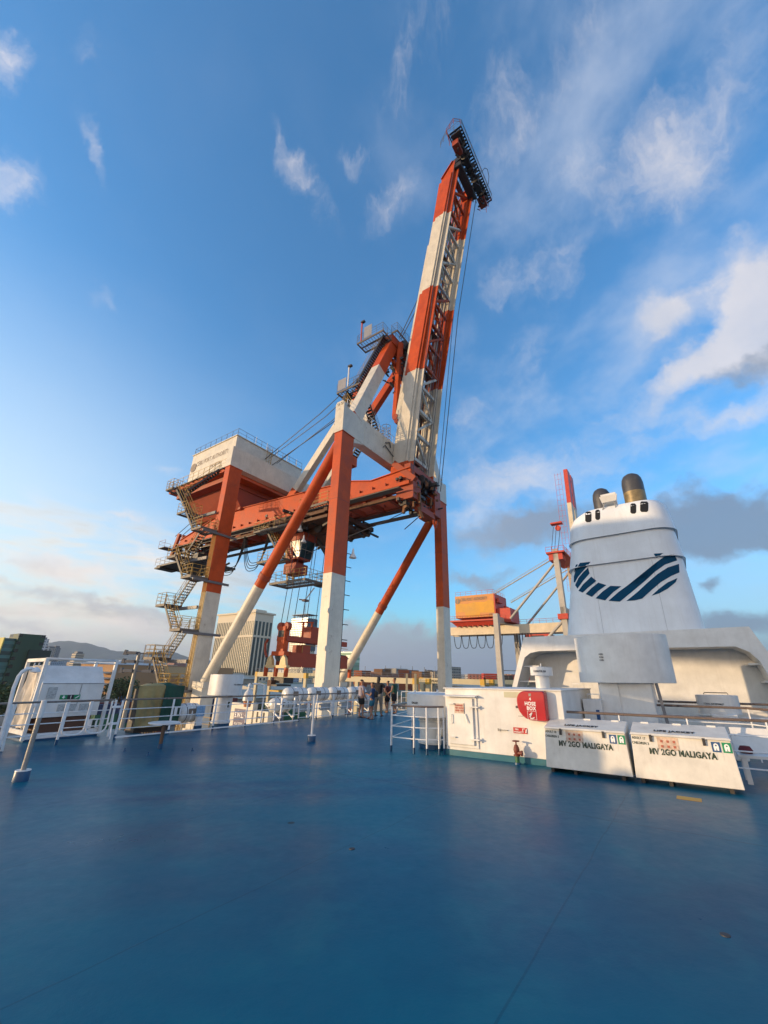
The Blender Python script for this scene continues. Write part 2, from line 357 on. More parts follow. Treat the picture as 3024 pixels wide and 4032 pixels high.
# ================================================================== SHIP
# deck paint: blue non-slip paint, worn, slightly wet-looking
def deckmat():
    m_ = bpy.data.materials.new('blue_deck_paint'); m_.use_nodes = True; N = NT(m_.node_tree)
    t = N.n('ShaderNodeTexCoord').outputs['Object']
    mp = N.n('ShaderNodeMapping', {0: t, 2: (0, 0, R(54)), 3: (.45, 1.2, 1)}).outputs[0]
    big = N.noise(mp, .38, 5, .55, .3).outputs[0]; fine = N.noise(t, 7, 6, .65).outputs[0]; mid = N.noise(t, 1.5, 5, .6, .6).outputs[0]
    c = N.mix(N.mr(big, .34, .66), (.0001, .070, .140, 1), (.0003, .118, .190, 1))
    c = N.mix(N.m('MULTIPLY', N.mr(mid, .48, .72), .45), c, (.006, .150, .205, 1))
    c = N.mix(N.m('MULTIPLY', N.mr(fine, .58, .78), .16), c, (.0003, .056, .110, 1))
    # scuffs, rust freckles and the welds of the plates under the paint
    sc_ = N.noise(N.n('ShaderNodeMapping', {0: t, 2: (0, 0, R(-35)), 3: (.22, 10, 1)}).outputs[0], 1.2, 4, .7).outputs[0]
    c = N.mix(N.m('MULTIPLY', N.mr(sc_, .665, .72), .20), c, (.05, .12, .15, 1))
    sp = N.n('ShaderNodeSeparateXYZ', {0: N.n('ShaderNodeMapping', {0: t, 2: (0, 0, -TH)}).outputs[0]})
    wob = N.m('MULTIPLY', N.noise(t, 1.4, 2).outputs[0], .03)
    def seam(v, p): return N.m('LESS_THAN', N.m('ABSOLUTE', N.m('SUBTRACT', N.m('FRACT', N.m('ADD', N.m('DIVIDE', v, p), wob)), .5)), .0035)
    sm_ = N.m('MAXIMUM', seam(sp.outputs[0], 6.1), seam(sp.outputs[1], 2.35))
    c = N.mix(N.m('MULTIPLY', sm_, .35), c, (.0, .03, .07, 1))
    rs = N.noise(t, 3.1, 9, .78).outputs[0]
    c = N.mix(N.m('MULTIPLY', N.mr(rs, .72, .76), .5), c, (.06, .045, .03, 1))
    spots = N.n('ShaderNodeTexVoronoi', {'Vector': t, 'Scale': .42}, feature='F1').outputs[0]
    c = N.mix(N.m('MULTIPLY', N.m('LESS_THAN', spots, .022), .8), c, (.004, .01, .02, 1))
    rg = N.m('ADD', N.mr(big, .32, .66, .27, .42), N.mr(fine, .3, .7, -.03, .05))
    b = N.n('ShaderNodeBsdfPrincipled', {'Base Color': c, 'Roughness': rg, 'Specular IOR Level': .5, 'IOR': 1.22})
    h = N.m('ADD', N.m('MULTIPLY', N.noise(t, 55, 4, .6).outputs[0], .22), N.m('MULTIPLY', N.noise(t, 3, 4, .6).outputs[0], 1.0))
    h = N.m('ADD', h, N.m('MULTIPLY', sm_, .5))
    bp = N.n('ShaderNodeBump', {'Strength': .32, 'Distance': .012, 'Height': h}); N.nt.links.new(bp.outputs[0], b.inputs['Normal'])
    N.n('ShaderNodeOutputMaterial', {0: b.outputs[0]}); return m_
DECK = deckmat()
b = MB(S_).m(DECK)
poly = [(-14, -12), (24.4, -12), (24.4, 15.0), (23.6, 15.75), (10.2, 15.75), (10.2, 15.5), (8.2, 15.5), (8.2, 18.0), (-14, 18.0)]
b.prism([(x, y) for x, y in poly], -.28, 0, 'xy')
dk = struct(b.build('deck'))
# hull below the deck: white sides over a blue boot, one closed shell
hullw = mat('hull_paint', (.55, .56, .56), .4, streak=.4, dirt=.1)
b = MB(S_).m(hullw)
b.prism([(-60, -13), (24.3, -13), (24.3, 14.9), (23.5, 15.6), (-14.1, 15.6), (-60, 15.6)], -16.6, -.30, 'xy')
b.box((24.3, -13, -16.6), (60, 13.2, -3.2))
hu = tag(b.build('ship_hull'), 'white hull of the ferry under the blue top deck', 'ship')

# ---- railings
def rail_run(pts, h=(1.12, .84, .57, .29), label='', posts=1.45, top=WOOD, rt=.028, rr=.014, feet=True, group='deck railings', kerb=False, name='deck_railing', closeend=True):
    """railing along ship points (S, T)"""
    p0 = pts[0]; root = thing(name, S_(p0[0], p0[1], 0), label, 'railing', group)
    L = [Vector((x, y, 0)) for x, y in pts]
    tb = MB(S_).m(top); tb.pipe([(p.x, p.y, h[0]) for p in L], rt); tb.build('handrail', root)
    for k in h[1:]:
        q = MB(S_).m(WHITE2); q.pipe([(p.x, p.y, k) for p in L], rr); q.build('bar', root)
    for i in range(len(L) - 1):
        d = (L[i + 1] - L[i]); n = max(1, round(d.length / posts))
        for j in range(n + (1 if i == len(L) - 2 and closeend else 0)):
            c = L[i] + d * (j / n)
            q = MB(S_).m(WHITE2); q.box((c.x - .03, c.y - .012, .14), (c.x + .03, c.y + .012, h[0] - .02))
            if feet: q.m(SHIPBLUE); q.box((c.x - .033, c.y - .015, 0), (c.x + .033, c.y + .015, .14))
            q.build('post', root)
    if kerb:
        q = MB(S_).m(WHITE2)
        for i in range(len(L) - 1): q.beam((L[i].x, L[i].y, .06), (L[i + 1].x, L[i + 1].y, .06), .05, .04)
        q.build('kerb_bar', root)
    return root
rB = rail_run([(6.93, 15.0), (10.3, 14.95), (14.6, 14.9)], label='long white deck railing behind the round table, brown handrail on top', kerb=True)
rC = rail_run([(14.6, 14.9), (19.2, 14.9), (21.6, 15.2), (23.4, 15.3)], label='white deck railing in front of the row of life raft canisters', posts=1.2, h=(1.12, .80, .50, .16))
rD = rail_run([(23.7, 15.2), (24.1, 14.3), (24.1, 4.0)], label='white railing across the far end of the deck behind the group of people', top=WHITE2, posts=1.35, h=(1.1, .75, .4, .06), feet=False, kerb=True)
rA = rail_run([(2.2, 13.0), (3.55, 14.5), (4.2, 15.0), (5.4, 15.0)], label='white deck railing at the left edge beside the white evacuation chute box', posts=1.3)
# gate leaves with rounded lower corners
def gate(s0, s1, T, label):
    g = thing('railing_gate', S_(s0, T, 0), label, 'gate')
    r = .18; lo = .22; hi = 1.02
    pts = [(s0, T, hi), (s0, T, lo + r)] + [(s0 + r - r * math.cos(a), T, lo + r - r * math.sin(a)) for a in (R(30), R(60))] + [(s0 + r, T, lo), (s1 - r, T, lo)] + \
          [(s1 - r + r * math.sin(a), T, lo + r - r * math.cos(a)) for a in (R(30), R(60))] + [(s1, T, lo + r), (s1, T, hi)]
    MB(S_).m(WHITE2).pipe(pts, .025).build('frame', g)
    MB(S_).m(WOOD).pipe([(s0 - .05, T, 1.12), (s1 + .03, T, 1.12)], .03).build('handrail', g)
    for k in (.84, .60, .42): MB(S_).m(WHITE2).pipe([(s0, T, k), (s1, T, k)], .013).build('bar', g)
    for s in (s0, s1): MB(S_).m(WHITE2).box((s - .022, T - .022, 1.0), (s + .022, T + .022, 1.12)).build('stub', g)
gate(5.45, 6.02, 15.02, 'white railing gate leaf with rounded corners in front of the chute box, left leaf')
gate(6.06, 6.62, 15.02, 'white railing gate leaf with rounded corners in front of the number 1 sign')
g = thing('gate_post', S_(6.72, 15.0, 0), 'white end post with hinges and slanted stay beside the railing gate', 'post')
b = MB(S_).m(WHITE2); b.beam((6.72, 15, .1), (6.72, 15, 1.12), .05, .05); b.build('post', g)
MB(S_).m(WHITE2).beam((6.72, 15, .9), (6.66, 14.7, .05), .03).build('stay', g)
for k in (.45, .92): MB(S_).m(WHITE2).box((6.64, 14.93, k - .03), (6.92, 15.03, k + .03)).build('hinge', g)

# ---- awning stanchions standing in blue sockets
def stanchion(s, T, hh, r, br, label, tilt=(0, 0)):
    g = thing('awning_stanchion', S_(s, T, 0), label, 'post', None)
    MB(S_).m(SHIPBLUE).lathe((s, T, 0), [(br, 0), (br, .16), (br * .97, .165)], 28).build('socket', g)
    MB(S_).m(WHITE).lathe((s, T, .165), [(br, 0), (br * .98, .012)], 28).build('socket_rim', g)
    MB(S_).m(WHITE if s > 8 else STEEL).tube((s, T, .17), (s + tilt[0], T + tilt[1], hh), r, 14).build('pole', g)
    MB(S_).m(WHITE).tube((s + tilt[0] * .78, T + tilt[1] * .78, hh * .78), (s + tilt[0], T + tilt[1], hh + .01), r * 1.12, 14).build('cap', g)
stanchion(3.37, 10.49, 1.34, .042, .125, 'grey metal post in a blue round socket at the left, nearest the camera')
stanchion(10.41, 9.97, 1.29, .036, .13, 'short white post in a blue socket at the middle of the deck')
# ---- round table
g = thing('round_table', S_(6.86, 12.18, 0), 'small round white table on a brown pole near the left railing', 'table')
MB(S_).m(WHITE).lathe((6.86, 12.18, .61), [(.40, 0), (.415, .012), (.41, .03), (0, .034)], 36).build('tabletop', g)
MB(S_).m(mat('brown_pole', (.11, .065, .04), .5)).tube((6.86, 12.18, .12), (6.86, 12.18, .61), .05, 12).build('pole', g)
MB(S_).m(SHIPBLUE).tube((6.86, 12.18, 0), (6.86, 12.18, .12), .056, 12).build('foot', g)

# ---- evacuation chute box in its frame (far left)
g = thing('evacuation_chute_box', S_(5.9, 16.6, 0), 'big white slanted box of the escape chute inside a white frame, left edge', 'escape chute')
prof = [(16.4, .62), (16.4, 1.58), (16.9, 2.12), (17.7, 2.12), (17.7, .62)]
b = MB(S_).m(WHITE); b.prism([(t_, h_) for t_, h_ in prof], 5.08, 6.84, 'yz'); 
# slope the left and right ends like the photo
b.build('body', g, bevel=.012)
MB(S_).m(DKGREY).box((5.1, 16.385, 1.575), (6.82, 16.398, 1.59)).build('seam', g)
MB(S_).m(DKGREY).box((6.16, 16.388, .9), (6.17, 16.398, 1.57)).build('latch_seam', g)
for (a0, a1, z0, z1, mt, nm) in [(5.28, 5.52, 1.15, 1.48, PAPER, 'notice'), (5.66, 6.16, .76, .98, PAPER, 'notice'), (6.26, 6.62, .76, .98, PAPER, 'notice'),
                                 (5.64, 5.84, 1.12, 1.25, SIGNG, 'sign'), (5.845, 6.02, 1.12, 1.25, TXTBLK, 'sign'), (6.025, 6.2, 1.12, 1.25, SIGNG, 'sign')]:
    MB(S_).m(mt).box((a0, 16.38, z0), (a1, 16.397, z1)).build(nm, g)
text('1', S_(5.905, 16.375, 1.14), U, (0, 0, 1), .13, TXTW, 'number', g, .02)
b = MB(S_).m(TXTW)
b.prism([(5.74, 1.14), (5.69, 1.19), (5.72, 1.19), (5.72, 1.23), (5.76, 1.23), (5.76, 1.19), (5.79, 1.19)], 16.372, 16.379); b.build('arrow', g)
b = MB(S_).m(TXTW); b.prism([(6.05, 1.15), (6.17, 1.23), (6.17, 1.20), (6.08, 1.14)], 16.372, 16.379); b.build('figure', g)
MB(S_).m(RUSTY).box((5.2, 16.45, .2), (6.7, 17.6, .60)).build('pallet', g)
MB(S_).m(WHITE2).box((5.05, 16.36, .06), (6.95, 16.5, .2)).build('sill', g)
MB(S_).m(SHIPBLUE).box((5.02, 16.34, -.1), (6.98, 17.9, .06)).build('plinth', g)
fr = MB(S_).m(WHITE)
for (s, t_) in ((4.98, 16.3), (4.98, 17.9), (7.0, 16.3), (7.0, 17.9)): fr.beam((s, t_, .05), (s, t_, 2.30), .09)
fr.beam((4.98, 16.3, 2.27), (4.98, 17.9, 2.27), .09, .1); fr.beam((7.0, 16.3, .2), (7.0, 17.9, .2), .09)
fr.beam((4.98, 16.3, .25), (4.98, 17.9, .25), .09, .12)
fr.tube((4.95, 16.3, 2.3), (7.05, 16.3, 2.3), .035); fr.tube((5.6, 16.3, 2.22), (7.05, 16.3, 2.2), .02)
for t_ in (16.7, 17.1, 17.5): fr.tube((5.0, t_, .3), (5.02, t_ - .1, 2.2), .02)
fr.build('support_frame', g)
for s in (5.02, 7.0): MB(S_).m(TXTW).box((s - .03, 16.22, .95), (s + .03, 16.26, 1.07)).build('lamp_bracket', g)
b = MB(S_).m(mat('cream_canvas', (.70, .62, .50), .7, bump=.3, bscale=12)); vs = []; fs = []
for i in range(13):
    for j in range(9):
        t_ = 16.5 + 1.1 * i / 12; h_ = .35 + 1.75 * j / 8; vs.append((5.0 + .05 * math.sin(i * 1.9) + .03 * math.sin(j * 1.3 + i), t_, h_))
for i in range(12):
    for j in range(8): fs.append((i * 9 + j, (i + 1) * 9 + j, (i + 1) * 9 + j + 1, i * 9 + j + 1))
b.add(vs, fs, True).build('canvas_side', g)
def numsign(s, T, h, w, label):
    g = thing('station_sign', S_(s, T, h), label, 'sign')
    MB(S_).m(TXTW).box((s - w / 2, T - .015, h), (s + w / 2, T, h + w)).build('board', g)
    MB(S_).m(TXT).box((s - .02, T - .022, h + .05 * w), (s + w * .34, T - .016, h + w * .93)).build('panel', g)
    text('1', S_(s + .025, T - .027, h + .16 * w), U, (0, 0, 1), w * .95, TXTW, 'number', g, .03)
numsign(6.32, 15.3, .33, .25, 'white square sign with a number 1 below the escape chute box')
# curved lamp pole left
g = thing('gooseneck_lamp', S_(4.05, 14.6, 0), 'white curved lamp pole beside the escape chute frame at the left edge', 'lamp')
MB(S_).m(WHITE2).pipe([(4.02, 14.6, 0.0), (3.98, 14.6, .9), (3.93, 14.6, 1.5), (3.95, 14.6, 1.78), (4.0, 14.6, 1.9), (4.08, 14.6, 1.97), (4.2, 14.6, 1.98)], .045, 10).build('pole', g)
MB(S_).m(WHITE2).lathe((4.28, 14.6, 1.9), [(.02, .12), (.06, .10), (.11, .04), (.12, 0), (.0, -.03)], 18).build('lamp_head', g)
MB(S_).m(WHITE2).beam((4.02, 14.6, 1.1), (4.14, 14.7, 0.02), .05).build('stay', g)
# ---- tarpaulin-covered rack
def tarp(s0, s1, T0, T1, h0, h1, mt, nm, par, seed=0):
    b = MB(S_).m(mt); n, m2 = 22, 18; vs = []; fs = []
    for i in range(n + 1):
        for j in range(m2 + 1):
            u_ = i / n; v_ = j / m2
            s = s0 + (s1 - s0) * u_
            q = noise.noise(Vector((s * 2.1 + seed, v_ * 1.6, seed))) * .12 + noise.noise(Vector((s * 5 + v_ * 2, v_ * 1.2, seed + 4))) * .10
            q += math.sin(s * 23 + v_ * 3.0 + seed) * .016 * (1.2 - v_) + abs(noise.noise(Vector((s * 3.3 - v_ * 2.6, v_ * 3.1, seed + 9)))) * .09
            k = v_ * 1.35
            if k < 1: T = T0 + q * (1.15 - k) - .06 * (1 - k); h = h0 + (h1 - h0) * k
            else: T = T0 + (T1 - T0) * (k - 1) / .35; h = h1 + .05 * math.sin(s * 6 + seed) + q * .5 - .05 * (k - 1)
            vs.append((s + .03 * math.sin(v_ * 5 + seed), T, h))
    for i in range(n):
        for j in range(m2): a = i * (m2 + 1) + j; fs.append((a, a + m2 + 1, a + m2 + 2, a + 1))
    b.add(vs, fs, True)
    return b.build(nm, par)
g = thing('covered_rack', S_(8.5, 16.2, 0), 'tall rack under an olive and dark green tarpaulin beside the grey lamp mast', 'tarpaulin')
BEIGE = mat('olive_tarpaulin', (.36, .27, .11), .75, var=.35, vscale=1.5, bump=.3, bscale=10); DGREEN = mat('green_tarpaulin', (.008, .06, .035), .6, var=.3, vscale=2)
MB(S_).m(DARK).box((8.0, 16.1, 0), (9.28, 16.65, 1.40)).build('rack', g)
tarp(7.78, 8.72, 15.85, 16.75, .18, 1.55, BEIGE, 'olive_sheet', g, 1); tarp(8.66, 9.40, 15.83, 16.75, .2, 1.54, DGREEN, 'green_sheet', g, 5)
numsign(9.25, 15.72, .52, .26, 'white square sign with a number 1 on the dark green tarpaulin')
# ---- life raft canisters
CAN = mat('fibreglass_white', (.66, .66, .63), .3, dirt=.25, vscale=3, streak=.2)
def canister(s, T, h, ln, r, label, group, rz=0.0):
    g = thing('life_raft_canister', S_(s, T, h), label, 'life raft', group)
    c = math.cos(rz); d = math.sin(rz)
    def fr(a, e, z): return S_(s + a * c - e * d, T + a * d + e * c, h + z)
    l2 = ln / 2
    MB(fr).m(CAN).lathe((-l2, 0, 0), [(0, -.02), (r * .45, 0), (r * .8, .05), (r * .97, .14), (r, .22), (r, ln - .22), (r * .97, ln - .14), (r * .8, ln - .05), (r * .45, ln), (0, ln + .02)], 26, (1, 0, 0)).build('shell', g)
    for x in (-.22, .18): MB(fr).m(DKGREY).lathe((x * ln, 0, 0), [(r + .006, 0), (r + .012, .015), (r + .006, .03)], 26, (1, 0, 0)).build('strap', g)
    MB(fr).m(WHITE2).lathe((-.03, 0, 0), [(r + .004, 0), (r + .02, .02), (r + .02, .04), (r + .004, .06)], 26, (1, 0, 0)).build('joint_band', g)
    MB(fr).m(DARK).lathe((-l2 - .03, r * .22, -.08), [(0, 0), (.045, .01), (.05, .06)], 12, (1, 0, 0)).build('plug', g)
    MB(fr).m(TXTGREY).box((-l2 + .33, -r - .004, -.05), (-l2 + .62, -r + .01, .16)).build('label_plate', g)
    return g
labs = ['white life raft canister, first of the upper row from the left', 'white life raft canister, second of the upper row from the left',
        'white life raft canister, third of the upper row from the left', 'white life raft canister, last of the upper row, just left of the people']
for (s, lb_) in zip((15.55, 17.15, 18.75, 20.4), labs): canister(s, 16.25, 1.06, 1.32, .335, lb_, 'life raft canisters on the rack by the railing', R(-8))
canister(14.75, 16.35, .62, 1.2, .32, 'white life raft canister hung lower than the others, at the left end of the row', 'life raft canisters on the rack by the railing')
canister(21.6, 16.25, .7, 1.1, .30, 'white life raft canister hung low behind the people, right end of the row', 'life raft canisters on the rack by the railing')
canister(9.85, 16.05, .55, .95, .33, 'single white canister behind the railing, right of the green tarpaulin', 'life raft canisters on the rack by the railing')
g = thing('raft_rack', S_(18, 16.1, 0), 'white rack with blue feet that carries the life raft canisters', 'rack')
for s in (14.3, 15.1, 16.3, 17.9, 19.5, 21.0):
    q = MB(S_).m(WHITE2); q.beam((s, 15.75, .12), (s, 15.75, .95), .07); q.m(SHIPBLUE); q.beam((s, 15.75, 0), (s, 15.75, .12), .075); q.build('post', g)
    MB(S_).m(WHITE2).beam((s, 15.75, .70), (s, 16.9, .70), .06).build('arm', g)
    MB(S_).m(WHITE2).beam((s, 15.8, .1), (s, 16.9, .68), .05).build('brace', g)
for k, t_ in ((.70, 15.78), (.70, 16.55)): MB(S_).m(WHITE2).beam((14.2, t_, k), (21.6, t_, k), .06).build('beam', g)
for s in (15.3, 17.0, 18.6, 20.2): MB(S_).m(PAPER).box((s, 15.80, .30), (s + .85, 15.95, .62)).build('release_box', g)
for s in (15.9, 17.6): MB(S_).m(WHITE).lathe((s, 15.6, .05), [(.08, 0), (.09, .1), (.09, .5), (.05, .62), (.03, .64), (.03, .7)], 12).build('gas_bottle', g)
# small sign post
g = thing('sign_post', S_(10.1, 15.6, 0), 'small pale blue notice on a short post right of the single canister', 'sign')
MB(S_).m(WHITE2).box((10.0, 15.58, .12), (10.24, 15.7, .45)).build('post', g)
MB(S_).m(SHIPBLUE).box((9.99, 15.57, 0), (10.25, 15.71, .12)).build('foot', g)
MB(S_).m(mat('pale_blue_sign', (.25, .42, .62), .5, var=.3, vscale=15)).box((9.92, 15.55, .44), (10.26, 15.58, .82)).build('board', g)
# ---- ventilators
def oval(b, c, a_, b_, z0, z1, n=40, flat=0.0, cap=True):
    vs = []
    for z in (z0, z1):
        for i in range(n):
            t_ = 2 * math.pi * i / n; x = math.cos(t_); y = math.sin(t_)
            ex = 2.6; rr = (abs(x) ** ex + abs(y) ** ex) ** (-1 / ex)
            vs.append((c[0] + a_ * x * rr, c[1] + b_ * y * rr, z))
    b.add(vs, [(i, (i + 1) % n, n + (i + 1) % n, n + i) for i in range(n)], True)
    if cap: b.add(vs[:n], [tuple(range(n))[::-1]]); b.add(vs[n:], [tuple(range(n))])
g = thing('ventilator', S_(11.28, 16.0, 0), 'white ventilator with a big round hood and a number 1 on its column, left railing', 'ventilator')
vc = (11.3, 15.95)
b = MB(S_).m(WHITE); b.lathe((*vc, .12), [(.38, 0), (.38, .06), (.345, .08), (.345, 1.14)], 32); b.m(SHIPBLUE); b.lathe((*vc, -.02), [(.36, 0), (.36, .14)], 32); b.build('column', g)
b = MB(S_).m(WHITE); oval(b, vc, .62, .62, 1.14, 1.93); b.build('hood', g, bevel=.01)
text('NO. 2 HARBOR GENERATOR', S_(11.24, 15.31, 1.52), U * .98 + V * .03, (0, 0, 1), .075, TXTBLK, 'lettering', g, .02, squash=.62)
MB(S_).m(TXTW).box((11.2, 15.585, .66), (11.4, 15.6, .92)).build('number_plate', g)
MB(S_).m(TXT).box((11.26, 15.578, .69), (11.36, 15.584, .90)).build('number_panel', g)
text('1', S_(11.28, 15.575, .71), U, (0, 0, 1), .2, TXTW, 'number', g, .02)
g = thing('ventilator', S_(11.57, 6.45, 0), 'white drum ventilator inside the small railing, left of the deck house', 'ventilator')
vc = (11.75, 6.42)
b = MB(S_).m(WHITE); b.lathe((*vc, .12), [(.45, 0), (.46, .05), (.40, .1), (.40, .55), (.44, .57), (.44, .60), (.40, .62), (.40, .86)], 36)
b.m(SHIPBLUE).lathe((*vc, 0), [(.41, 0), (.41, .13)], 36); b.build('column', g)
b = MB(S_).m(WHITE); b.lathe((*vc, .84), [(.3, .02), (.78, 0), (.78, .56), (.74, .58), (0, .60)], 48); b.build('hood', g)
text('GALLEY', S_(11.02, 6.72, 1.16), -V * .9 + U * -.25, (0, 0, 1), .07, TXTBLK, 'lettering', g, .03)
for (a, e) in ((-.3, .45), (.1, -.1), (.5, -.5)): MB(S_).m(WHITE).tube((vc[0] + a, vc[1] + e, 1.42), (vc[0] + a, vc[1] + e, 1.50), .03).build('bolt', g)
MB(S_).m(SHIPBLUE).tube((11.35, 5.95, 0), (11.3, 5.9, .35), .03).build('hose', g)
MB(S_).m(WHITE).beam((11.3, 6.0, .3), (11.3, 5.95, .55), .12).build('motor_box', g)
rE = rail_run([(12.5, 7.6), (10.45, 7.02), (10.45, 6.3), (10.52, 5.95), (10.72, 5.7), (10.85, 5.62)], label='low white railing round the drum ventilator, left of the deck house', posts=1.9, name='ventilator_railing', h=(1.12, .87, .61, .34))
# ---- deck house with door
g = thing('deck_house', S_(10.9, 4.0, 0), 'low white deck house with a small weathertight door and a teal skirting', 'deck house')
b = MB(S_).m(WHITE); b.box((10.9, 2.55, .13), (14.5, 5.58, 1.57)); b.box((10.86, 2.53, 1.57), (14.55, 5.62, 1.60)); b.build('wall', g, bevel=.01)
MB(S_).m(TEAL).box((10.885, 2.52, -.02), (14.5, 5.6, .13)).build('skirting', g)
MB(S_).m(WHITE).box((10.87, 4.66, .20), (10.9, 5.54, 1.40)).build('door_frame', g, bevel=.02)
d_ = MB(S_).m(WHITE).box((10.82, 4.76, .27), (10.865, 5.46, 1.35)).build('door', g, bevel=.015)
MB(S_).m(WHITE).hexa([(10.72, 4.64, 1.385), (10.9, 4.62, 1.41), (10.9, 5.57, 1.41), (10.72, 5.55, 1.385)], [(10.72, 4.64, 1.40), (10.9, 4.62, 1.43), (10.9, 5.57, 1.43), (10.72, 5.55, 1.40)]).build('door_canopy', g)
for k in (.42, 1.16): 
    b = MB(S_).m(WHITE); b.box((10.77, 4.60, k - .025), (10.86, 4.86, k + .005)); b.lathe((10.80, 4.66, k - .06), [(.022, 0), (.022, .1)], 10); b.build('hinge', g)
for (t_, k) in ((5.40, 1.2), (5.38, .42)): MB(S_).m(WHITE).box((10.76, t_ - .13, k), (10.82, t_ + .04, k + .025)).build('dog_handle', g)
MB(S_).m(WHITE).beam((10.79, 4.97, .98), (10.78, 4.90, .78), .022).build('dog_handle', g)
MB(S_).m(WHITE).pipe([(10.82, 5.35, .95), (10.78, 5.35, .95), (10.78, 5.35, .75), (10.82, 5.35, .75)], .012).build('pull_handle', g)
MB(S_).m(SIGNP).box((10.812, 5.0, .99), (10.819, 5.27, 1.22)).build('notice', g)
MB(S_).m(DKGREY).box((10.805, 4.99, .98), (10.812, 5.0, 1.23)).build('notice_edge', g)
for i, w_ in enumerate(('DANGER', 'NO ENTRY', 'KEEP OUT')): text(w_, S_(10.808, 5.24, 1.16 - .06 * i), -V, (0, 0, 1), .05, RED, 'lettering', g, .02)
text('FIRE HOSE', S_(10.896, 3.78, 1.43), -V, (0, 0, 1), .062, mat('pale_yellow_letters', (.55, .52, .36), .6), 'lettering', g)
MB(S_).m(mat('pale_green_plate', (.50, .50, .36), .6)).box((10.893, 3.48, 1.40), (10.899, 3.93, 1.53)).build('name_plate', g)
MB(S_).m(STEEL).box((10.86, 3.9, .66), (10.9, 4.13, .675)).build('hook', g)
MB(S_).m(STEEL).beam((10.86, 4.13, .64), (10.86, 4.13, .70), .02).build('hook', g)
g2 = MB(S_).m(mat('fire_sign_red', (.45, .02, .02), .4)).box((10.885, 3.43, .62), (10.897, 3.76, .745)); 
sg = thing('fire_hydrant_sign', S_(10.89, 3.6, .62), 'small red FIRE HYDRANT sign on the deck house wall above the hydrant', 'sign'); g2.build('board', sg)
text('FIRE', S_(10.882, 3.72, .69), -V, (0, 0, 1), .045, TXTW, 'lettering', sg, .03); text('HYDRANT', S_(10.882, 3.745, .635), -V, (0, 0, 1), .045, TXTW, 'lettering', sg, .03, squash=.85)
b = MB(S_).m(TXTW); b.beam((10.883, 3.53, .64), (10.883, 3.53, .73), .012); b.beam((10.883, 3.53, .725), (10.883, 3.48, .725), .012); b.beam((10.883, 3.46, .64), (10.883, 3.44, .72), .02); b.build('symbol', sg)
# hose box
g = thing('hose_box', S_(10.8, 3.2, .92), 'rounded red HOSE BOX cabinet on the deck house wall', 'hose box')
pts = []
t0, t1, h0, h1 = 2.88, 3.56, .92, 1.565
for (cx, cy, r, a0, a1) in ((t1 - .22, h1 - .22, .22, 0, 90), (t0 + .06, h1 - .06, .06, 90, 180), (t0 + .05, h0 + .05, .05, 180, 270), (t1 - .36, h0 + .36, .36, 270, 360)):
    for i in range(7): a = R(a0 + (a1 - a0) * i / 6); pts.append((cx + r * math.cos(a), cy + r * math.sin(a)))
b = MB(S_).m(RED); n = len(pts)
def ring(k, s): cx = sum(p[0] for p in pts) / n; cy = sum(p[1] for p in pts) / n; return [(s, cx + (p[0] - cx) * k, cy + (p[1] - cy) * k) for p in pts]
rg = [ring(1, 10.9), ring(1, 10.74), ring(.985, 10.70), ring(.93, 10.675)]
vs = [q for r_ in rg for q in r_]; fs = []
for k in range(3): fs += [(k * n + i, k * n + (i + 1) % n, (k + 1) * n + (i + 1) % n, (k + 1) * n + i) for i in range(n)]
b.add(vs, fs, True); b.add(rg[-1], [tuple(range(n))]); b.build('cabinet', g)
MB(S_).m(DKGREY).box((10.76, 2.86, 1.0), (10.768, 3.57, 1.01)).build('lid_seam', g)
text('4', S_(10.67, 3.245, 1.36), -V, (0, 0, 1), .09, TXTW, 'lettering', g, .02)
text('HOSE', S_(10.67, 3.36, 1.255), -V, (0, 0, 1), .110, TXTW, 'lettering', g, .03, squash=.90)
text('BOX', S_(10.67, 3.32, 1.155), -V, (0, 0, 1), .110, TXTW, 'lettering', g, .03, squash=.90)
b = MB(S_).m(TXTW)
for a, c in (((3.31, 1.13), (3.11, 1.13)), ((3.11, 1.13), (3.11, .95)), ((3.11, .95), (3.31, .95)), ((3.31, .95), (3.31, 1.13))): b.beam((10.672, *a), (10.672, *c), .006, .006)
b.pipe([(10.67, 3.27, 1.05), (10.67, 3.20, 1.10), (10.67, 3.23, 1.05), (10.67, 3.26, 1.01), (10.67, 3.25, .98), (10.67, 3.20, .975), (10.67, 3.16, 1.0)], .013, 6); b.build('symbol', g)
MB(S_).m(mat('old_sticker', (.3, .25, .22), .6, var=.4, vscale=30)).box((10.669, 3.19, 1.45), (10.674, 3.25, 1.51)).build('sticker', g)
MB(S_).m(DARK).lathe((10.78, 3.585, 1.2), [(.02, -.03), (.03, 0), (.02, .03)], 10, (0, 1, 0)).build('knob', g)
# hydrant
g = thing('fire_hydrant', S_(10.72, 3.66, 0), 'rusty red hydrant valve with hand wheel at the foot of the deck house', 'hydrant')
HC = (10.70, 3.66)
MB(S_).m(mat('green_pipe', (.03, .13, .06), .5, rust=.4)).tube((*HC, .03), (*HC, .19), .05, 14).build('standpipe', g)
MB(S_).m(SHIPBLUE).lathe((*HC, 0), [(.075, 0), (.07, .04)], 14).build('foot', g)
HY = mat('hydrant_brown_red', (.16, .035, .02), .5, rust=.5, vscale=20)
b = MB(S_).m(HY); b.lathe((*HC, .17), [(.075, 0), (.075, .025), (.05, .035), (.062, .08), (.07, .13), (.06, .18), (.045, .2), (.045, .22), (.018, .235), (.018, .3)], 16); b.tube((*HC, .235), (HC[0] - .02, HC[1] - .12, .235), .042, 12); b.lathe((HC[0] - .02, HC[1] - .11, .235), [(.06, 0), (.06, .03)], 12, (0, -1, 0)); b.build('valve_body', g)
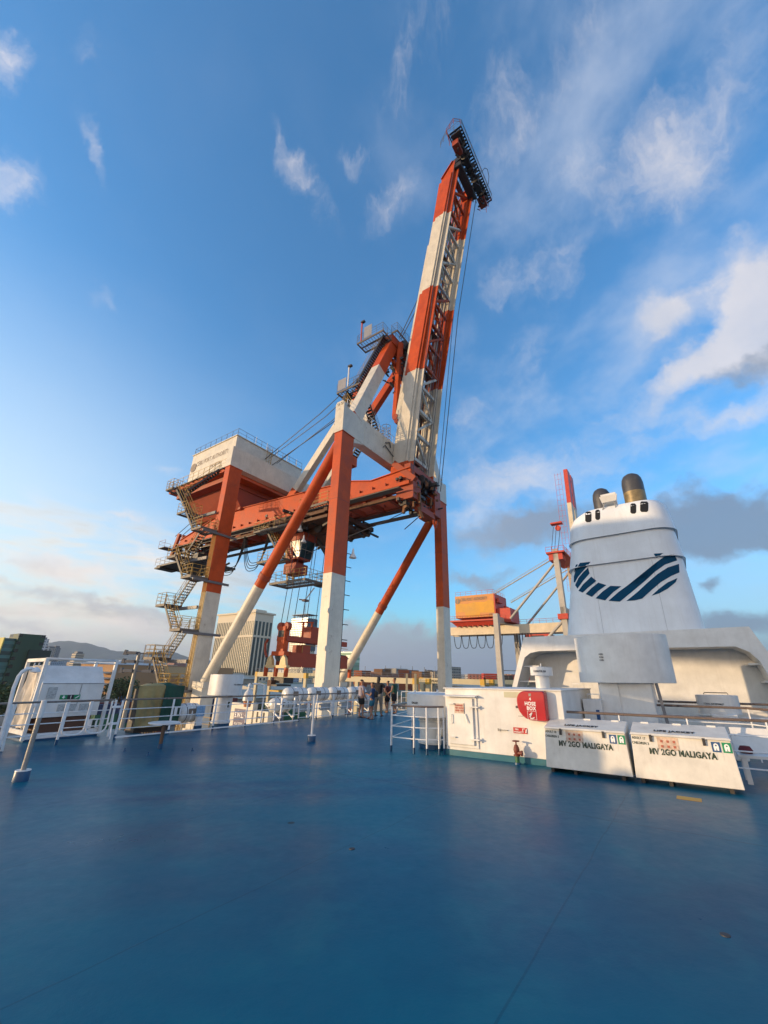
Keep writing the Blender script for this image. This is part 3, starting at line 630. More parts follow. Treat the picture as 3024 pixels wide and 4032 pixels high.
b = MB(S_).m(HY); w_ = [(HC[0] + .075 * math.cos(2 * math.pi * i / 16), HC[1] + .075 * math.sin(2 * math.pi * i / 16), .475) for i in range(16)]; b.pipe(w_, .011, 6, True)
for i in range(4): b.tube((*HC, .475), w_[i * 4], .008, 6)
b.build('hand_wheel', g)
# mushroom vent on the house
g = thing('ventilator', S_(12.7, 3.5, 1.6), 'small white mushroom ventilator on the roof of the deck house', 'ventilator')
b = MB(S_).m(WHITE); b.lathe((12.75, 3.45, 1.6), [(.19, 0), (.19, .36)], 24); b.build('column', g)
b = MB(S_).m(WHITE); b.lathe((12.75, 3.45, 1.93), [(.1, 0), (.30, 0), (.30, .22), (.0, .24)], 30); b.build('cap', g)
MB(S_).m(WHITE).tube((12.75, 3.45, 2.16), (12.75, 3.45, 2.26), .015).build('spindle', g)
text('ELEVATOR RM', S_(12.44, 3.58, 2.02), -V, (0, 0, 1), .07, TXTBLK, 'lettering', g, .03, squash=.7)
MB(S_).m(WHITE).pipe([(13.9, 2.9, 1.6), (13.9, 2.9, 1.72), (13.9, 2.6, 1.72), (13.9, 2.6, 1.6)], .01).build('guard', g)
# small grey locker beside the house
g = thing('deck_locker', S_(13.2, 2.2, 0), 'grey-white equipment cabinet in the gap right of the deck house', 'locker')
b = MB(S_).m(WHITE); b.box((12.9, 2.05, 0), (13.5, 2.5, 1.35)); b.build('body', g, bevel=.01)
MB(S_).m(SIGNB).box((12.885, 2.12, .5), (12.9, 2.2, 1.1)).build('panel', g)
MB(S_).m(WHITE).pipe([(13.1, 2.1, 1.35), (13.1, 2.1, 1.47), (13.1, 2.4, 1.47), (13.1, 2.4, 1.35)], .012).build('grab_rail', g)
# big hood ventilator
g = thing('ventilator', S_(13.4, 1.5, 0), 'very large white ventilator hood on a thick column in front of the funnel', 'ventilator')
b = MB(S_).m(WHITE); b.box((13.15, .85, 0), (14.2, 2.1, 1.8)); b.build('column', g, bevel=.05)
MB(S_).m(WHITE).box((13.12, 1.62, 0), (13.15, 1.74, 1.75)).build('rib', g)
def race(c, a_, b_, z0, z1, n=48):
    b = MB(S_).m(WHITE); vs = []
    for z in (z0, z1):
        for i in range(n):
            t_ = 2 * math.pi * i / n; x, y = math.cos(t_), math.sin(t_); ex = 2.0; rr = (abs(x) ** ex + abs(y) ** ex) ** (-1 / ex)
            vs.append((c[0] + a_ * x * rr, c[1] + b_ * y * rr, z))
    b.add(vs, [(i, (i + 1) % n, n + (i + 1) % n, n + i) for i in range(n)], True); b.add(vs[:n], [tuple(range(n))[::-1]]); b.add(vs[n:], [tuple(range(n))]); return b
race((13.85, 1.49), .95, 1.17, 1.76, 2.98, 72).build('hood', g, bevel=.008)
for i, w_ in enumerate(('AUXILIARY ENG. RM. 1-3', 'AUXILIARY ENG. RM. 4-5', 'AUXILIARY ENG. RM. 6')):
    text(w_, S_(12.93, 1.93, 2.46 - .075 * i), -V + U * .10, (0, 0, 1), .055, TXTBLK, 'lettering', g, .03, squash=.62)
MB(S_).m(DKGREY).beam((13.2, .75, 1.76), (13.0, .62, .2), .07, .07).build('brace_pipe', g)

# ---- funnel casing (white enclosure with a rounded recess)
g = thing('funnel_casing', S_(17, 2, 0), 'white steel enclosure with a wide rounded recess below the funnel', 'enclosure')
out = [(5.95, 0), (5.80, 1.5), (5.14, 3.40), (-1.78, 3.40), (-2.95, 0)]
inn = [(-2.60, 0), (-1.90, 1.95), (-1.80, 2.38), (-1.62, 2.66), (-1.32, 2.83), (.4, 2.85), (4.60, 2.86), (4.95, 2.80), (5.18, 2.64), (5.28, 2.4), (5.62, 1.5), (5.72, 0)]
b = MB(S_).m(WHITE)
ring_ = [(t_, h_) for t_, h_ in out] + inn
b.prism(ring_, 17.0, 18.3, 'yz')
o = b.build('front_frame', g, fixn=True)
MB(S_).m(WHITE).hexa([(18.3, -2.9, 0), (19.0, -2.9, 0), (19.0, 5.9, 0), (18.3, 5.9, 0)], [(18.3, -1.8, 3.38), (24, -1.8, 3.38), (24, 5.1, 3.38), (18.3, 5.1, 3.38)]).build('back_wall', g)
for (t_, h_) in ((5.1, 2.3), (5.3, 1.75), (-1.85, 2.3), (-2.1, 1.8)): MB(S_).m(WHITE).box((17.3, t_ - .35, h_), (18.3, t_ + .3, h_ + .05)).build('bracket', g)

# ---- funnel
g = thing('funnel', S_(20.5, 1.6, 3.4), 'tall tapered white ship funnel with a dark blue striped ring emblem', 'funnel')
lv = [(3.40, -.80, 3.98, 18.45, 24.0), (6.28, -.66, 3.42, 18.50, 23.6), (6.28, -.73, 3.50, 18.43, 23.7), (7.42, -.62, 3.26, 18.47, 23.4), (7.42, -.69, 3.33, 18.40, 23.5), (8.2, -.60, 3.20, 18.45, 23.2), (8.55, -.54, 3.02, 18.52, 23.0), (8.78, -.42, 2.76, 18.70, 22.8)]
def frect(t0, t1, s0, s1, r, h, n=8):
    P = []
    for (cs, ct, a0) in ((s0 + r, t1 - r, 90), (s0 + r, t0 + r, 180), (s1 - r, t0 + r, 270), (s1 - r, t1 - r, 0)):
        for i in range(n + 1): a = R(a0 + 90 * i / n); P.append((cs + r * math.cos(a), ct + r * math.sin(a), h))
    return P
FW = mat('funnel_white_paint', (.74, .77, .79), .42, streak=.25, dirt=.12, vscale=.6)
b = MB(S_).m(FW); vs = []; nn = 0
for (h_, t0, t1, s0, s1) in lv:
    P = frect(t0, t1, s0, s1, .85, h_); nn = len(P); vs += P
for k in range(len(lv) - 1): b.add(vs[k * nn:(k + 2) * nn], [(i, (i + 1) % nn, nn + (i + 1) % nn, nn + i) for i in range(nn)], True)
b.add(vs[-nn:], [tuple(range(nn))])
shell = b.build('shell', g)
for k, h_ in ((1, 6.28), (3, 7.42)):
    P = frect(lv[k + 1][1] - .012, lv[k + 1][2] + .012, lv[k + 1][3] - .012, lv[k + 1][4], .86, h_ - .01); MB(S_).m(DKGREY).pipe(P, .012, 5, True).build('band_seam', g)
for t_ in (2.45, .35): MB(S_).m(mat('seam_grey', (.42, .44, .46), .5)).beam((18.447, t_, 3.45), (18.492, t_, 6.2), .012, .004).build('weld_seam', g)  # thin grey strips mark the plate seams
from mathutils.bvhtree import BVHTree
def decal(polys, target, mt, name, par, off=.012, scale=1.7955, ox=2100, oy=1750):
    import bmesh
    me_t = target.data; M = target.matrix_world
    bv = BVHTree.FromPolygons([M @ v.co for v in me_t.vertices], [tuple(p.vertices) for p in me_t.polygons])
    bm = bmesh.new()
    for pl in polys:
        vs_ = [bm.verts.new((x, y, 0)) for x, y in pl]; bm.faces.new(vs_)
    bmesh.ops.triangulate(bm, faces=bm.faces)
    for _ in range(2): bmesh.ops.subdivide_edges(bm, edges=[e for e in bm.edges if e.calc_length() > 25], cuts=1, use_grid_fill=True)
    bmesh.ops.triangulate(bm, faces=bm.faces)
    o0 = Vector((0, 0, EYE))
    for v in bm.verts:
        d = raydir(ox + v.co.x / scale, oy + v.co.y / scale).normalized(); hit, nr, _, _ = bv.ray_cast(o0, d)
        if hit is None: hit = o0 + d * 20; nr = -d
        if nr.dot(d) > 0: nr = -nr
        v.co = par.matrix_world.inverted() @ (hit + nr * off)
    me = bpy.data.meshes.new(name); bm.to_mesh(me); bm.free(); me.materials.append(mt)
    ob = bpy.data.objects.new(name, me); COL.objects.link(ob); ob.parent = par; ob.matrix_world = par.matrix_world.copy(); return ob
NAVY = mat('emblem_blue', (.001, .052, .115), .7, spec=.15, var=.04)
decal([[(303, 850), (316, 848), (296, 900), (292, 905), (292, 880)], [(330, 838), (405, 830), (362, 884), (318, 936), (296, 975), (288, 975), (288, 935), (300, 890)],
       [(388, 872), (398, 912), (355, 962), (313, 1020), (297, 995), (320, 945), (352, 905)], [(410, 935), (446, 965), (385, 1015), (350, 1048), (320, 1035), (352, 990)],
       [(460, 977), (517, 995), (460, 1035), (415, 1078), (370, 1058), (412, 1015)], [(545, 1000), (623, 1003), (565, 1045), (508, 1103), (440, 1088), (490, 1040)],
       [(665, 998), (740, 985), (800, 955), (850, 905), (872, 862), (872, 832), (930, 790), (995, 775), (1015, 820), (930, 850), (860, 900), (790, 965), (700, 1040), (612, 1112), (532, 1106), (600, 1045)],
       [(1028, 845), (1032, 905), (975, 930), (900, 975), (830, 1035), (770, 1090), (715, 1103), (658, 1107), (735, 1045), (810, 975), (880, 915), (950, 870)],
       [(1018, 945), (1005, 975), (950, 1020), (890, 1053), (835, 1070), (890, 1020), (950, 975)], [(851, 773), (918, 768), (870, 804)]], shell, NAVY, 'emblem', g)
HOLE = mat('dark_opening', (.006, .007, .010), .8)
for x0, x1, y0, y1 in ((367, 411, 475, 550), (438, 472, 462, 534), (686, 727, 418, 490), (755, 812, 404, 478)):
    r = 10; pl = [(x0 + r, y0), (x1 - r, y0), (x1, y0 + r), (x1, y1 - r), (x1 - r, y1), (x0 + r, y1), (x0, y1 - r), (x0, y0 + r)]
    decal([pl], shell, HOLE, 'opening', g, off=.01)
GUN = mat('sooty_steel', (.055, .055, .06), .45, dirt=.3, vscale=4); BRASS = mat('heat_brown_steel', (.24, .18, .09), .45, metal=.4, var=.3, vscale=4)
for (s, t_, r, top, lb_) in ((20.6, 1.83, .40, 10.45, 'exhaust_pipe'), (20.6, .48, .44, 10.85, 'exhaust_pipe')):
    b = MB(S_)
    b.m(GUN if t_ > 1 else BRASS).lathe((s, t_, 8.7), [(r, 0), (r, top - 8.7 - .95)], 28)
    b.m(GUN).lathe((s, t_, top - .95), [(r, 0), (r, .45), (r * .92, .68), (r * .74, .84), (r * .42, .94), (0, .97)], 28); b.build('exhaust_pipe', g)
fl = thing('floodlight', S_(18.9, 1.45, 8.8), 'white floodlight housing on a bracket at the rim of the funnel', 'floodlight')
b = MB(S_).m(WHITE); b.hexa([(18.5, 1.12, 8.92), (19.0, 1.12, 8.86), (19.0, 1.66, 8.86), (18.5, 1.66, 8.92)], [(18.42, 1.05, 9.18), (19.0, 1.12, 9.12), (19.0, 1.66, 9.12), (18.42, 1.73, 9.18)]); b.box((18.5, 1.1, 9.19), (18.9, 1.68, 9.3)); b.build('housing', fl)
MB(S_).m(STEEL).beam((18.6, 1.2, 8.5), (18.6, 1.2, 8.92), .04).build('bracket', fl); MB(S_).m(STEEL).beam((18.6, 1.75, 8.5), (18.6, 1.6, 8.9), .04).build('bracket', fl)

# ---- life jacket boxes
LJW = mat('box_white_paint', (.67, .65, .59), .45, dirt=.22, vscale=3, streak=.25, bump=.08, bscale=6)
def ljbox(t1, t0, adult, label):
    g = thing('life_jacket_box', S_(10.3, (t0 + t1) / 2, 0), label, 'life jacket box', 'life jacket boxes on the deck')
    w0, w1 = t0 + .01, t1 - .01
    b = MB(S_).m(LJW); b.hexa([(10.26, w0, .09), (11.05, w0, .09), (11.05, w1, .09), (10.26, w1, .09)], [(10.33, w0 + .03, .82), (11.0, w0 + .03, .82), (11.0, w1 - .03, .82), (10.33, w1 - .03, .82)]); b.build('chest', g, bevel=.008)
    b = MB(S_).m(LJW); b.hexa([(10.29, w0 + .01, .825), (11.02, w0 + .01, .825), (11.02, w1 - .01, .825), (10.29, w1 - .01, .825)], [(10.315, w0 + .03, .86), (11.0, w0 + .03, 1.0), (11.0, w1 - .03, 1.0), (10.315, w1 - .03, .86)])
    b.build('lid', g, bevel=.006)
    for t_ in (w0 + .25, (w0 + w1) / 2, w1 - .25): MB(S_).m(WHITE).box((10.93, t_ - .07, .985), (11.03, t_ + .07, 1.012)).build('hinge', g)
    for t_ in (w0 + .18, w1 - .55, w1 - .1): MB(S_).m(DARK).box((10.36, t_ - .03, -.01), (10.95, t_ + .03, .09)).build('foot', g)
    nx = Vector((0, 0, 1)) * .73 + U * .07; 
    def F_(t_, h_, e=.004): k = (h_ - .09) / .73; return (10.26 + .07 * k - e, t_, h_)
    text('MV 2GO MALIGAYA', S_(*F_(w1 - .30, .515, .005)), -V + Vector((0, 0, .02)), nx, .136, TXT, 'lettering', g, .045, squash=.80)
    b = MB(S_).m(LJW)
    for i in range(13):
        c = F_(w1 - .345 - i * .0905, .51, .0075); d = F_(w1 - .345 - i * .0905, .635, .0075); b.beam(c, d, .0035, .002)
    b.build('stencil_bridges', g)
    text('ADULT ' + adult, S_(*F_(w1 - .04, .75)), -V, nx, .06, TXT, 'lettering', g, .02, squash=.82)
    text('CHILDREN 3', S_(*F_(w1 - .03, .665)), -V, nx, .06, TXT, 'lettering', g, .02, squash=.82)
    text('LIFE JACKET', S_(10.44, w1 - .42, .895), -V + Vector((0, 0, .02)), (U * .685 + Vector((0, 0, .14))), .13, TXTBLK, 'lettering', g, .04, squash=.88)
    MB(S_).m(SIGNP).hexa([F_(w1 - .46, .60), F_(w1 - .80, .60), F_(w1 - .80, .60, -.02), F_(w1 - .46, .60, -.02)], [F_(w1 - .46, .81), F_(w1 - .80, .81), F_(w1 - .80, .81, -.02), F_(w1 - .46, .81, -.02)]).build('instruction_poster', g)
    b = MB(S_).m(mat('poster_figures', (.45, .13, .08), .6))
    for i in range(3):
        for j in range(2): c = F_(w1 - .53 - .10 * i, .655 + .085 * j, .008); b.box((c[0] - .002, c[1] - .02, c[2] - .02), (c[0] + .004, c[1] + .02, c[2] + .02))
    b.build('poster_print', g)
    for k, (mt, off) in enumerate(((SIGNB, .32), (SIGNG, .165))):
        q = [F_(w0 + off, .63), F_(w0 + off - .13, .63)]
        MB(S_).m(mt).hexa([F_(w0 + off, .63), F_(w0 + off - .13, .63), F_(w0 + off - .13, .63, -.02), F_(w0 + off, .63, -.02)], [F_(w0 + off, .79), F_(w0 + off - .13, .79), F_(w0 + off - .13, .79, -.02), F_(w0 + off, .79, -.02)]).build('sign', g)
        c = w0 + off - .065; b = MB(S_).m(TXTW)
        pl = [(c + .035, .655), (c + .038, .72), (c + .03, .755), (c, .772), (c - .03, .755), (c - .038, .72), (c - .035, .655), (c - .008, .655), (c, .70), (c + .008, .655)]
        vs_ = [F_(a, h_, .010) for a, h_ in pl] + [F_(a, h_, .004) for a, h_ in pl]; n_ = len(pl)
        b.add(vs_, [tuple(range(n_)), tuple(range(n_, 2 * n_))[::-1]] + [(i, (i + 1) % n_, n_ + (i + 1) % n_, n_ + i) for i in range(n_)]); b.m(mt)
        b.lathe(F_(c, .735, .0115), [(0, .003), (.013, .002), (.013, 0)], 10, (-1, 0, 0)); b.build('vest_symbol', g)
    for t_ in (w1 - .36, w0 + .42): MB(S_).m(DARK).box((10.29, t_ - .022, .72), (10.34, t_ + .022, .84)).build('latch', g)
ljbox(2.90, 1.265, '18', 'white slanted life jacket box, left one, half in shadow, marked ADULT 18')
ljbox(1.235, -.40, '17', 'white slanted life jacket box, right one, fully sunlit, marked ADULT 17')
b = MB(S_).m(mat('yellow_deck_mark', (.42, .24, .02), .5, dirt=.5, rust=.3, vscale=9)); b.box((9.36, .24, 0.002), (9.60, .58, .006)); tag(b.build('deck_marking'), 'worn yellow rectangle painted on the deck before the right box', 'marking')
# rails behind the boxes
rF = rail_run([(11.2, 2.70), (11.2, -1.0), (11.2, -4)], label='dark handrail on white posts right behind the life jacket boxes', posts=1.25, h=(1.12, .85, .58, .3), name='box_railing', feet=False)
rG = rail_run([(13.5, .95), (13.5, -.95), (12.6, -1.5), (12.2, -3.5)], label='second railing behind the boxes, bent down at its right end', posts=1.6, h=(1.24, .9, .5), name='stair_railing', feet=False)
rH = rail_run([(15.0, .95), (15.0, -1.6), (15, -4)], label='farthest thin railing in front of the recess under the funnel', posts=1.6, h=(1.28, .95, .6, .3), name='casing_railing', feet=False)
g = thing('ventilator', S_(14.7, -.5, 0), 'white oval ventilator behind the railings at the right edge', 'ventilator')
b = MB(S_).m(WHITE); b.box((14.5, -.80, 0), (14.95, -.25, 1.05)); b.build('column', g, bevel=.04)
race((14.9, -.46), .40, .46, 1.03, 1.48).build('hood', g, bevel=.006)
MB(S_).m(DARK).pipe([(14.7, -.2, 1.5), (14.7, -.22, 1.54), (14.7, -.7, 1.54), (14.7, -.72, 1.5)], .012).build('handle', g)
text('STEERING GEAR RM EXHAUST', S_(14.49, -.15, 1.26), -V, (0, 0, 1), .055, TXTBLK, 'lettering', g, .02, squash=.55)
g = thing('deck_bench', S_(11.9, -.8, 0), 'white bench with slatted seat behind the right life jacket box', 'bench')
b = MB(S_).m(WHITE); b.hexa([(11.45, -1.45, .44), (12.0, -1.45, .44), (12.0, -.46, .44), (11.45, -.46, .44)], [(11.45, -1.45, .49), (12.0, -1.45, .49), (12.0, -.46, .49), (11.45, -.46, .49)]); b.build('seat', g)
b = MB(S_).m(WHITE); b.hexa([(12.0, -1.45, .5), (12.05, -1.45, .5), (12.05, -.46, .5), (12.0, -.46, .5)], [(12.15, -1.45, .92), (12.2, -1.45, .92), (12.2, -.46, .92), (12.15, -.46, .92)]); b.build('backrest', g)
for (a, t_) in ((11.5, -1.4), (11.5, -.55), (11.95, -1.4), (11.95, -.55)): MB(S_).m(WHITE).box((a - .04, t_ - .04, 0), (a + .04, t_ + .04, .44)).build('leg', g)
b = MB(S_).m(mat('red_cloth_bag', (.12, .01, .015), .7)); b.lathe((11.75, -.62, .5), [(.10, 0), (.12, .05), (.08, .12), (0, .13)], 14); tag(b.build('red_bag'), 'small dark red bag left on the white bench', 'bag')

# unseen shadow casters added left of the view to shade the funnel and box
for (dd_, q_, hh, r_) in ((12.5, 8.98, 3.15, .50), (13.4, 8.22, 2.72, .27)):
    p = Vector((-.985 * dd_ - .17 * q_, -.17 * dd_ + .985 * q_, 0)); s_, t_ = p.dot(U), p.dot(V)
    g = thing('ventilator', S_(s_, t_, 0), 'added ventilator-shaped shadow caster out of view to the left, shades the left box', 'ventilator', 'added shadow casters left of the picture')
    MB(S_).m(WHITE).lathe((s_, t_, 0), [(r_ * .5, 0), (r_ * .5, hh - .5)], 20).build('column', g); MB(S_).m(WHITE).lathe((s_, t_, hh - .6), [(r_, -.5), (r_, .3), (r_ * .8, .48), (r_ * .4, .58), (0, .6)], 24).build('hood', g)
hc = Vector((-33.5, 7.6, 0)); nrm = Vector((-.17, .985, 0)); ax_ = Vector((.985, .17, 0))
def Hc(a, b_, z): return hc + nrm * a + ax_ * b_ + Vector((0, 0, z))
g = thing('shade_crane', Hc(0, 0, QZ), 'added crane-shaped shadow caster with a broad cabin, out of view to the left', 'crane')  # unseen crane, added only to keep sun off the funnel and hood
MB(Hc).m(ORANGE).box((-3.6, -2.5, 6.2), (-1.9, 3, 12.7)).box((-1.9, -2.5, 7.9), (4.6, 3, 12.7)).build('shade_cabin', g, bevel=.1)  # underside stepped so some sun still reaches the casing recess
MB(Hc).m(GREYP).box((-1.2, -1.2, QZ + 2), (1.2, 1.2, 6.2)).build('tower', g)
for a in (-1, 1):
    for e in (-1, 1): MB(Hc).m(GREYP).beam((a * .8, e * .8, -4), (a * 5, e * 5, QZ + .2), .7).build('leg', g)

for i, (px, py) in enumerate(((490, 2958), (583, 2974), (757, 2956))):
    s_, t_ = onD(px, py); b = MB(S_).m(SHIPBLUE); b.lathe((s_, t_, 0), [(.04, 0), (.035, .02), (.012, .025), (.012, .06), (.02, .07), (0, .08)], 12); tag(b.build('deck_eye'), ('small upright lashing eye on the deck left of the round table, first of three', 'small lashing eye on the deck between the railing and the round table foot', 'small lashing eye on the deck right of the round table, third of three')[i], 'lashing eye', 'lashing eyes on the deck')
for (px, py, lb_) in ((1386, 3343, 'small dark plugged hole in the middle of the blue deck'), (2856, 3683, 'small dark plugged hole near the lower right of the deck')):
    s_, t_ = onD(px, py); b = MB(S_).m(DARK); b.lathe((s_, t_, 0), [(.035, 0), (.033, .006), (0, .007)], 14); tag(b.build('deck_plug'), lb_, 'deck plug')
# ================================================================== MAIN QUAY CRANE  (crane frame: s along the quay, t landward, z from eye level)
ZQ = QZ - EYE
cr = thing('container_crane', G(9.8, 8, ZQ), 'huge orange-red and white container crane with its boom raised, nearest on the quay', 'crane')
def part(mb, nm, bevel=0.0): return mb.build(nm, cr, bevel=bevel)
def rail3(pts, fr, mt=CY, h=1.05, r=.022, step=1.3, mid=(.55,), posts=True):
    b = MB(fr).m(mt)
    for k in (h,) + tuple(mid): b.pipe([(p[0], p[1], p[2] + k) for p in pts], r if k == h else r * .75, 5)
    if posts:
        for i in range(len(pts) - 1):
            a, c = Vector(pts[i]), Vector(pts[i + 1]); n = max(1, round((c - a).length / step))
            for j in range(n + 1): q = a + (c - a) * (j / n); b.tube(tuple(q), (q.x, q.y, q.z + h), r, 5)
    return b
Z1, ZC = 19.6, 7.0
for (s, t, top) in ((0, 0, Z1), (18.1, 0, Z1), (0, 16.17, 20.85), (18.1, 16.17, 20.85)):
    b = MB(G).m(CW)
    b.box((s, t, ZQ + 2.2), (s + 1.556, t + .904, ZC)); b.m(CR); b.box((s, t, ZC), (s + 1.556, t + .904, top)); o = part(b, 'leg', .03)
    for k in ((4.2, .42), (-.8, .38), (1.6, .3)):
        if t < 1: MB(G).m(CW).lathe((s - .02, t - .03, k[0]), [(.0, -.03), (.20, -.03), (.20, .03), (0, .03)], 14, (0, 1, 0)).build('lifting_eye', cr)
    b = MB(G).m(CR); b.box((s - .06, t - .06, top - .06), (s + 1.62, t + .96, top)); part(b, 'leg_flange')
    b = MB(G).m(GREYP); b.box((s - 2, t + .1, ZQ + 1.0), (s + 3.5, t + .8, ZQ + 2.2))
    for k in range(4):
        b.m(DARK).lathe((s - 1.6 + k * 1.5, t + .2, ZQ + .45), [(.45, 0), (.45, .5)], 16, (0, 1, 0))
    part(b, 'bogie')
b = MB(G).m(CW); b.box((-.03, -.03, Z1), (19.69, .934, 22.2)); b.prism([(1.6, Z1), (3.0, Z1), (1.6, Z1 - .5)], 0, .9, 'xz'); b.prism([(18.1, Z1), (14.5, Z1), (18.1, Z1 - .9)], 0, .9, 'xz'); part(b, 'portal_beam', .02)
b = MB(G).m(CW); b.prism([(-.05, Z1 - .04), (.96, Z1 - .04), (.96, 22.5), (.80, 22.74), (.14, 22.74), (-.05, 22.5)], -.07, .30, 'yz')
for t in (.24, .66): b.m(CW).lathe((-.09, t, 22.45), [(.17, 0), (.17, .03)], 14, (-1, 0, 0)); b.m(DARK).lathe((-.10, t, 22.45), [(.06, 0), (.06, .04)], 10, (-1, 0, 0))
part(b, 'ear_plate', .02)
b = MB(G).m(CW); b.prism([(.0, Z1), (.93, Z1), (.93, 22.3), (.5, 22.5), (0, 22.3)], 19.4, 19.72, 'yz'); part(b, 'ear_plate')
b = MB(G).m(CW); b.box((-.03, 16.14, 20.85), (19.69, 17.1, 23.25)); part(b, 'portal_beam', .02)
for s in (3, 6, 9, 12, 15): MB(G).m(CW).box((s, -.05, Z1 + .02), (s + .06, -.03, 22.18)).build('stiffener', cr)
MB(G).m(DKGREY).pipe([(6.3, -.12, 21.5), (7.0, -.12, 21.9), (7.2, -.12, 21.4)], .07, 6).build('pipe', cr); MB(G).m(DKGREY).pipe([(5.9, -.12, 20.8), (6.2, -.12, 21.2), (8.3, -.12, 20.4)], .05, 6).build('pipe', cr)
MB(G).m(DKGREY).pipe([(14.1, -.12, 20.6), (14.9, -.12, 20.4), (16.2, -.12, 20.9), (16.3, -.12, 20.5)], .07, 6).build('pipe', cr)
# side ties and lower ties
for s in (.2, 18.3):
    b = MB(G).m(CW); b.box((s, .9, -16), (s + 1.1, 16.2, -14.2)); part(b, 'sill_beam')
    b = MB(G).tube((s + .45, .95, 18.7), (s + .45, 14.7, -1.0), .50, 20, segs=[(.595, CR), (1, CW)]); part(b, 'diagonal_brace')
    MB(G).m(CR2).tube((s + .45, 8.45, 7.95), (s + .45, 8.73, 7.55), .56, 18).build('clamp', cr)
    b = MB(G).m(CW); b.box((s - .1, 14.2, -15), (s + 1.1, 15.7, -1.0)); b.box((s - .16, 14.1, -1.5), (s + 1.16, 15.8, -1.0)); part(b, 'brace_pillar', .02)
b = MB(G).m(CW); b.box((-.05, 7.0, -4.6), (.4, 9.75, -2.35)); b.box((-.05, 5.2, -4.4), (.35, 6.8, -2.75)); part(b, 'capacity_board')
MB(G).m(mat('navy_plate', (.03, .03, .11), .4)).box((-.08, 7.75, -4.05), (-.05, 9.1, -2.75)).build('capacity_plate', cr)
text('S.W.L.', G(-.09, 9.0, -3.35), -V, (0, 0, 1), .52, TXTW, 'lettering', cr, .02, squash=.75)
text('40.6 TONS', G(-.09, 8.95, -3.85), -V, (0, 0, 1), .26, TXTW, 'lettering', cr, .01, squash=.8)
text('HI', G(-.07, 6.5, -3.5), -V, (0, 0, 1), .95, TXTBLK, 'lettering', cr, .03); text('2024 1.8', G(-.07, 6.7, -4.25), -V, (0, 0, 1), .4, TXTBLK, 'lettering', cr, .02, squash=.8)
b = MB(G).m(CW); b.box((.1, .9, -5.4), (.9, 16.2, -4.7)); part(b, 'tie_beam')
rail3([(.0, 16, -4.7), (.0, 1, -4.7)], G, CY).build('tie_railing', cr)
# girders
prof_top = [(-2.6, 18.3), (2, 18.05), (4.6, 18.7), (10, 19.05), (17, 19.35), (24, 19.65), (29.4, 19.3), (37.0, 17.5)]
for s in (7.0, 11.4):
    b = MB(G).m(CR); b.prism(prof_top + [(37.0, 16.9), (-2.6, 16.9)], s, s + .85, 'yz'); part(b, 'girder', .02)
    b = MB(G).m(CR); b.box((s - .3, -2.6, 16.55), (s + 1.15, 37, 16.9)); part(b, 'rail_flange')
    b = MB(G).m(CR); 
    for i in range(len(prof_top) - 1):
        (ta, za), (tb_, zb) = prof_top[i], prof_top[i + 1]; b.beam((s + .42, ta, za + .04), (s + .42, tb_, zb + .04), 1.15, .09)
    part(b, 'top_flange')
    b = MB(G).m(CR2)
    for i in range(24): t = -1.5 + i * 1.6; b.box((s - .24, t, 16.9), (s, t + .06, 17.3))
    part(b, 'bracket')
    MB(G).m(DARK).lathe((s - .03, 17.9, 17.5), [(.22, 0), (.22, .03)], 16, (-1, 0, 0)).build('access_hole', cr)
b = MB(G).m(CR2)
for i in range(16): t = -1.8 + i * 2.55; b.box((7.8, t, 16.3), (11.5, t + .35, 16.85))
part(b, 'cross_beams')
for s in (6.35, 12.9): MB(G).m(GRATE).box((s - .4, -2, 16.0), (s + .4, 36, 16.08)).build('walkway', cr)
b = MB(G).m(RUSTY); b.box((7.9, -2.4, 16.0), (8.2, 36.5, 16.3)); b.box((11.1, -2.4, 16.0), (11.4, 36.5, 16.3)); part(b, 'trolley_rail')
MB(G).m(CABLE).pipe([(6.6, 36, 15.4), (6.6, 20, 15.2), (6.6, 14, 15.3)], .05, 6).build('rope', cr)
MB(G).m(CABLE).pipe([(6.4, 36, 15.9), (6.4, 20, 15.7), (6.4, 14, 15.8)], .04, 6).build('rope', cr)
MB(G).m(CABLE).pipe([(12, 1.2, 14.3), (11.9, -2.4, 16.4)], .05, 6).build('rope', cr); MB(G).m(CABLE).pipe([(8, 12, 12), (9.8, 2.5, 14.6), (11.8, -2.5, 17.0)], .045, 6).build('rope', cr)
# rear end
for e_ in (6.9, 7.6, 11.9): part(MB(G).m(CR2).beam((e_, 38.5, 14.9), (e_, 37.4, 18.6), .35, .6), 'end_buffer')
b = MB(G).m(DARK); b.box((5.6, 30.5, 13.5), (12.5, 39.4, 13.75)); b.box((5.6, 38.4, 13.3), (8.2, 39.9, 13.5)); b.beam((7.2, 37, 13.6), (7.2, 37, 17), .5); b.beam((7.0, 34, 13.6), (7.0, 34, 17), .3); b.box((7, 31.5, 13.7), (8.6, 33.2, 14.9))
part(b, 'cable_platform')
rail3([(5.6, 31, 13.75), (5.6, 39.9, 13.75), (8.2, 39.9, 13.75)], G, CY).build('platform_railing', cr); rail3([(5.8, 38.9, 16.6), (5.8, 40.6, 16.6), (7.5, 40.6, 16.6)], G, CR2).build('platform_railing', cr)
MB(G).m(GRATE).box((5.8, 38.9, 16.5), (7.5, 40.6, 16.6)).build('end_platform', cr)
b = MB(G).m(DARK)
random.seed(3)
for _ in range(60):
    p = (random.uniform(6, 12), random.uniform(31, 38), random.uniform(13.8, 16.6)); q = [p[0] + random.uniform(-1, 1), p[1] + random.uniform(-1.2, 1.2), p[2] + random.uniform(-.5, .9)]
    b.beam(p, tuple(q), random.uniform(.06, .3))
part(b, 'cable_gear')
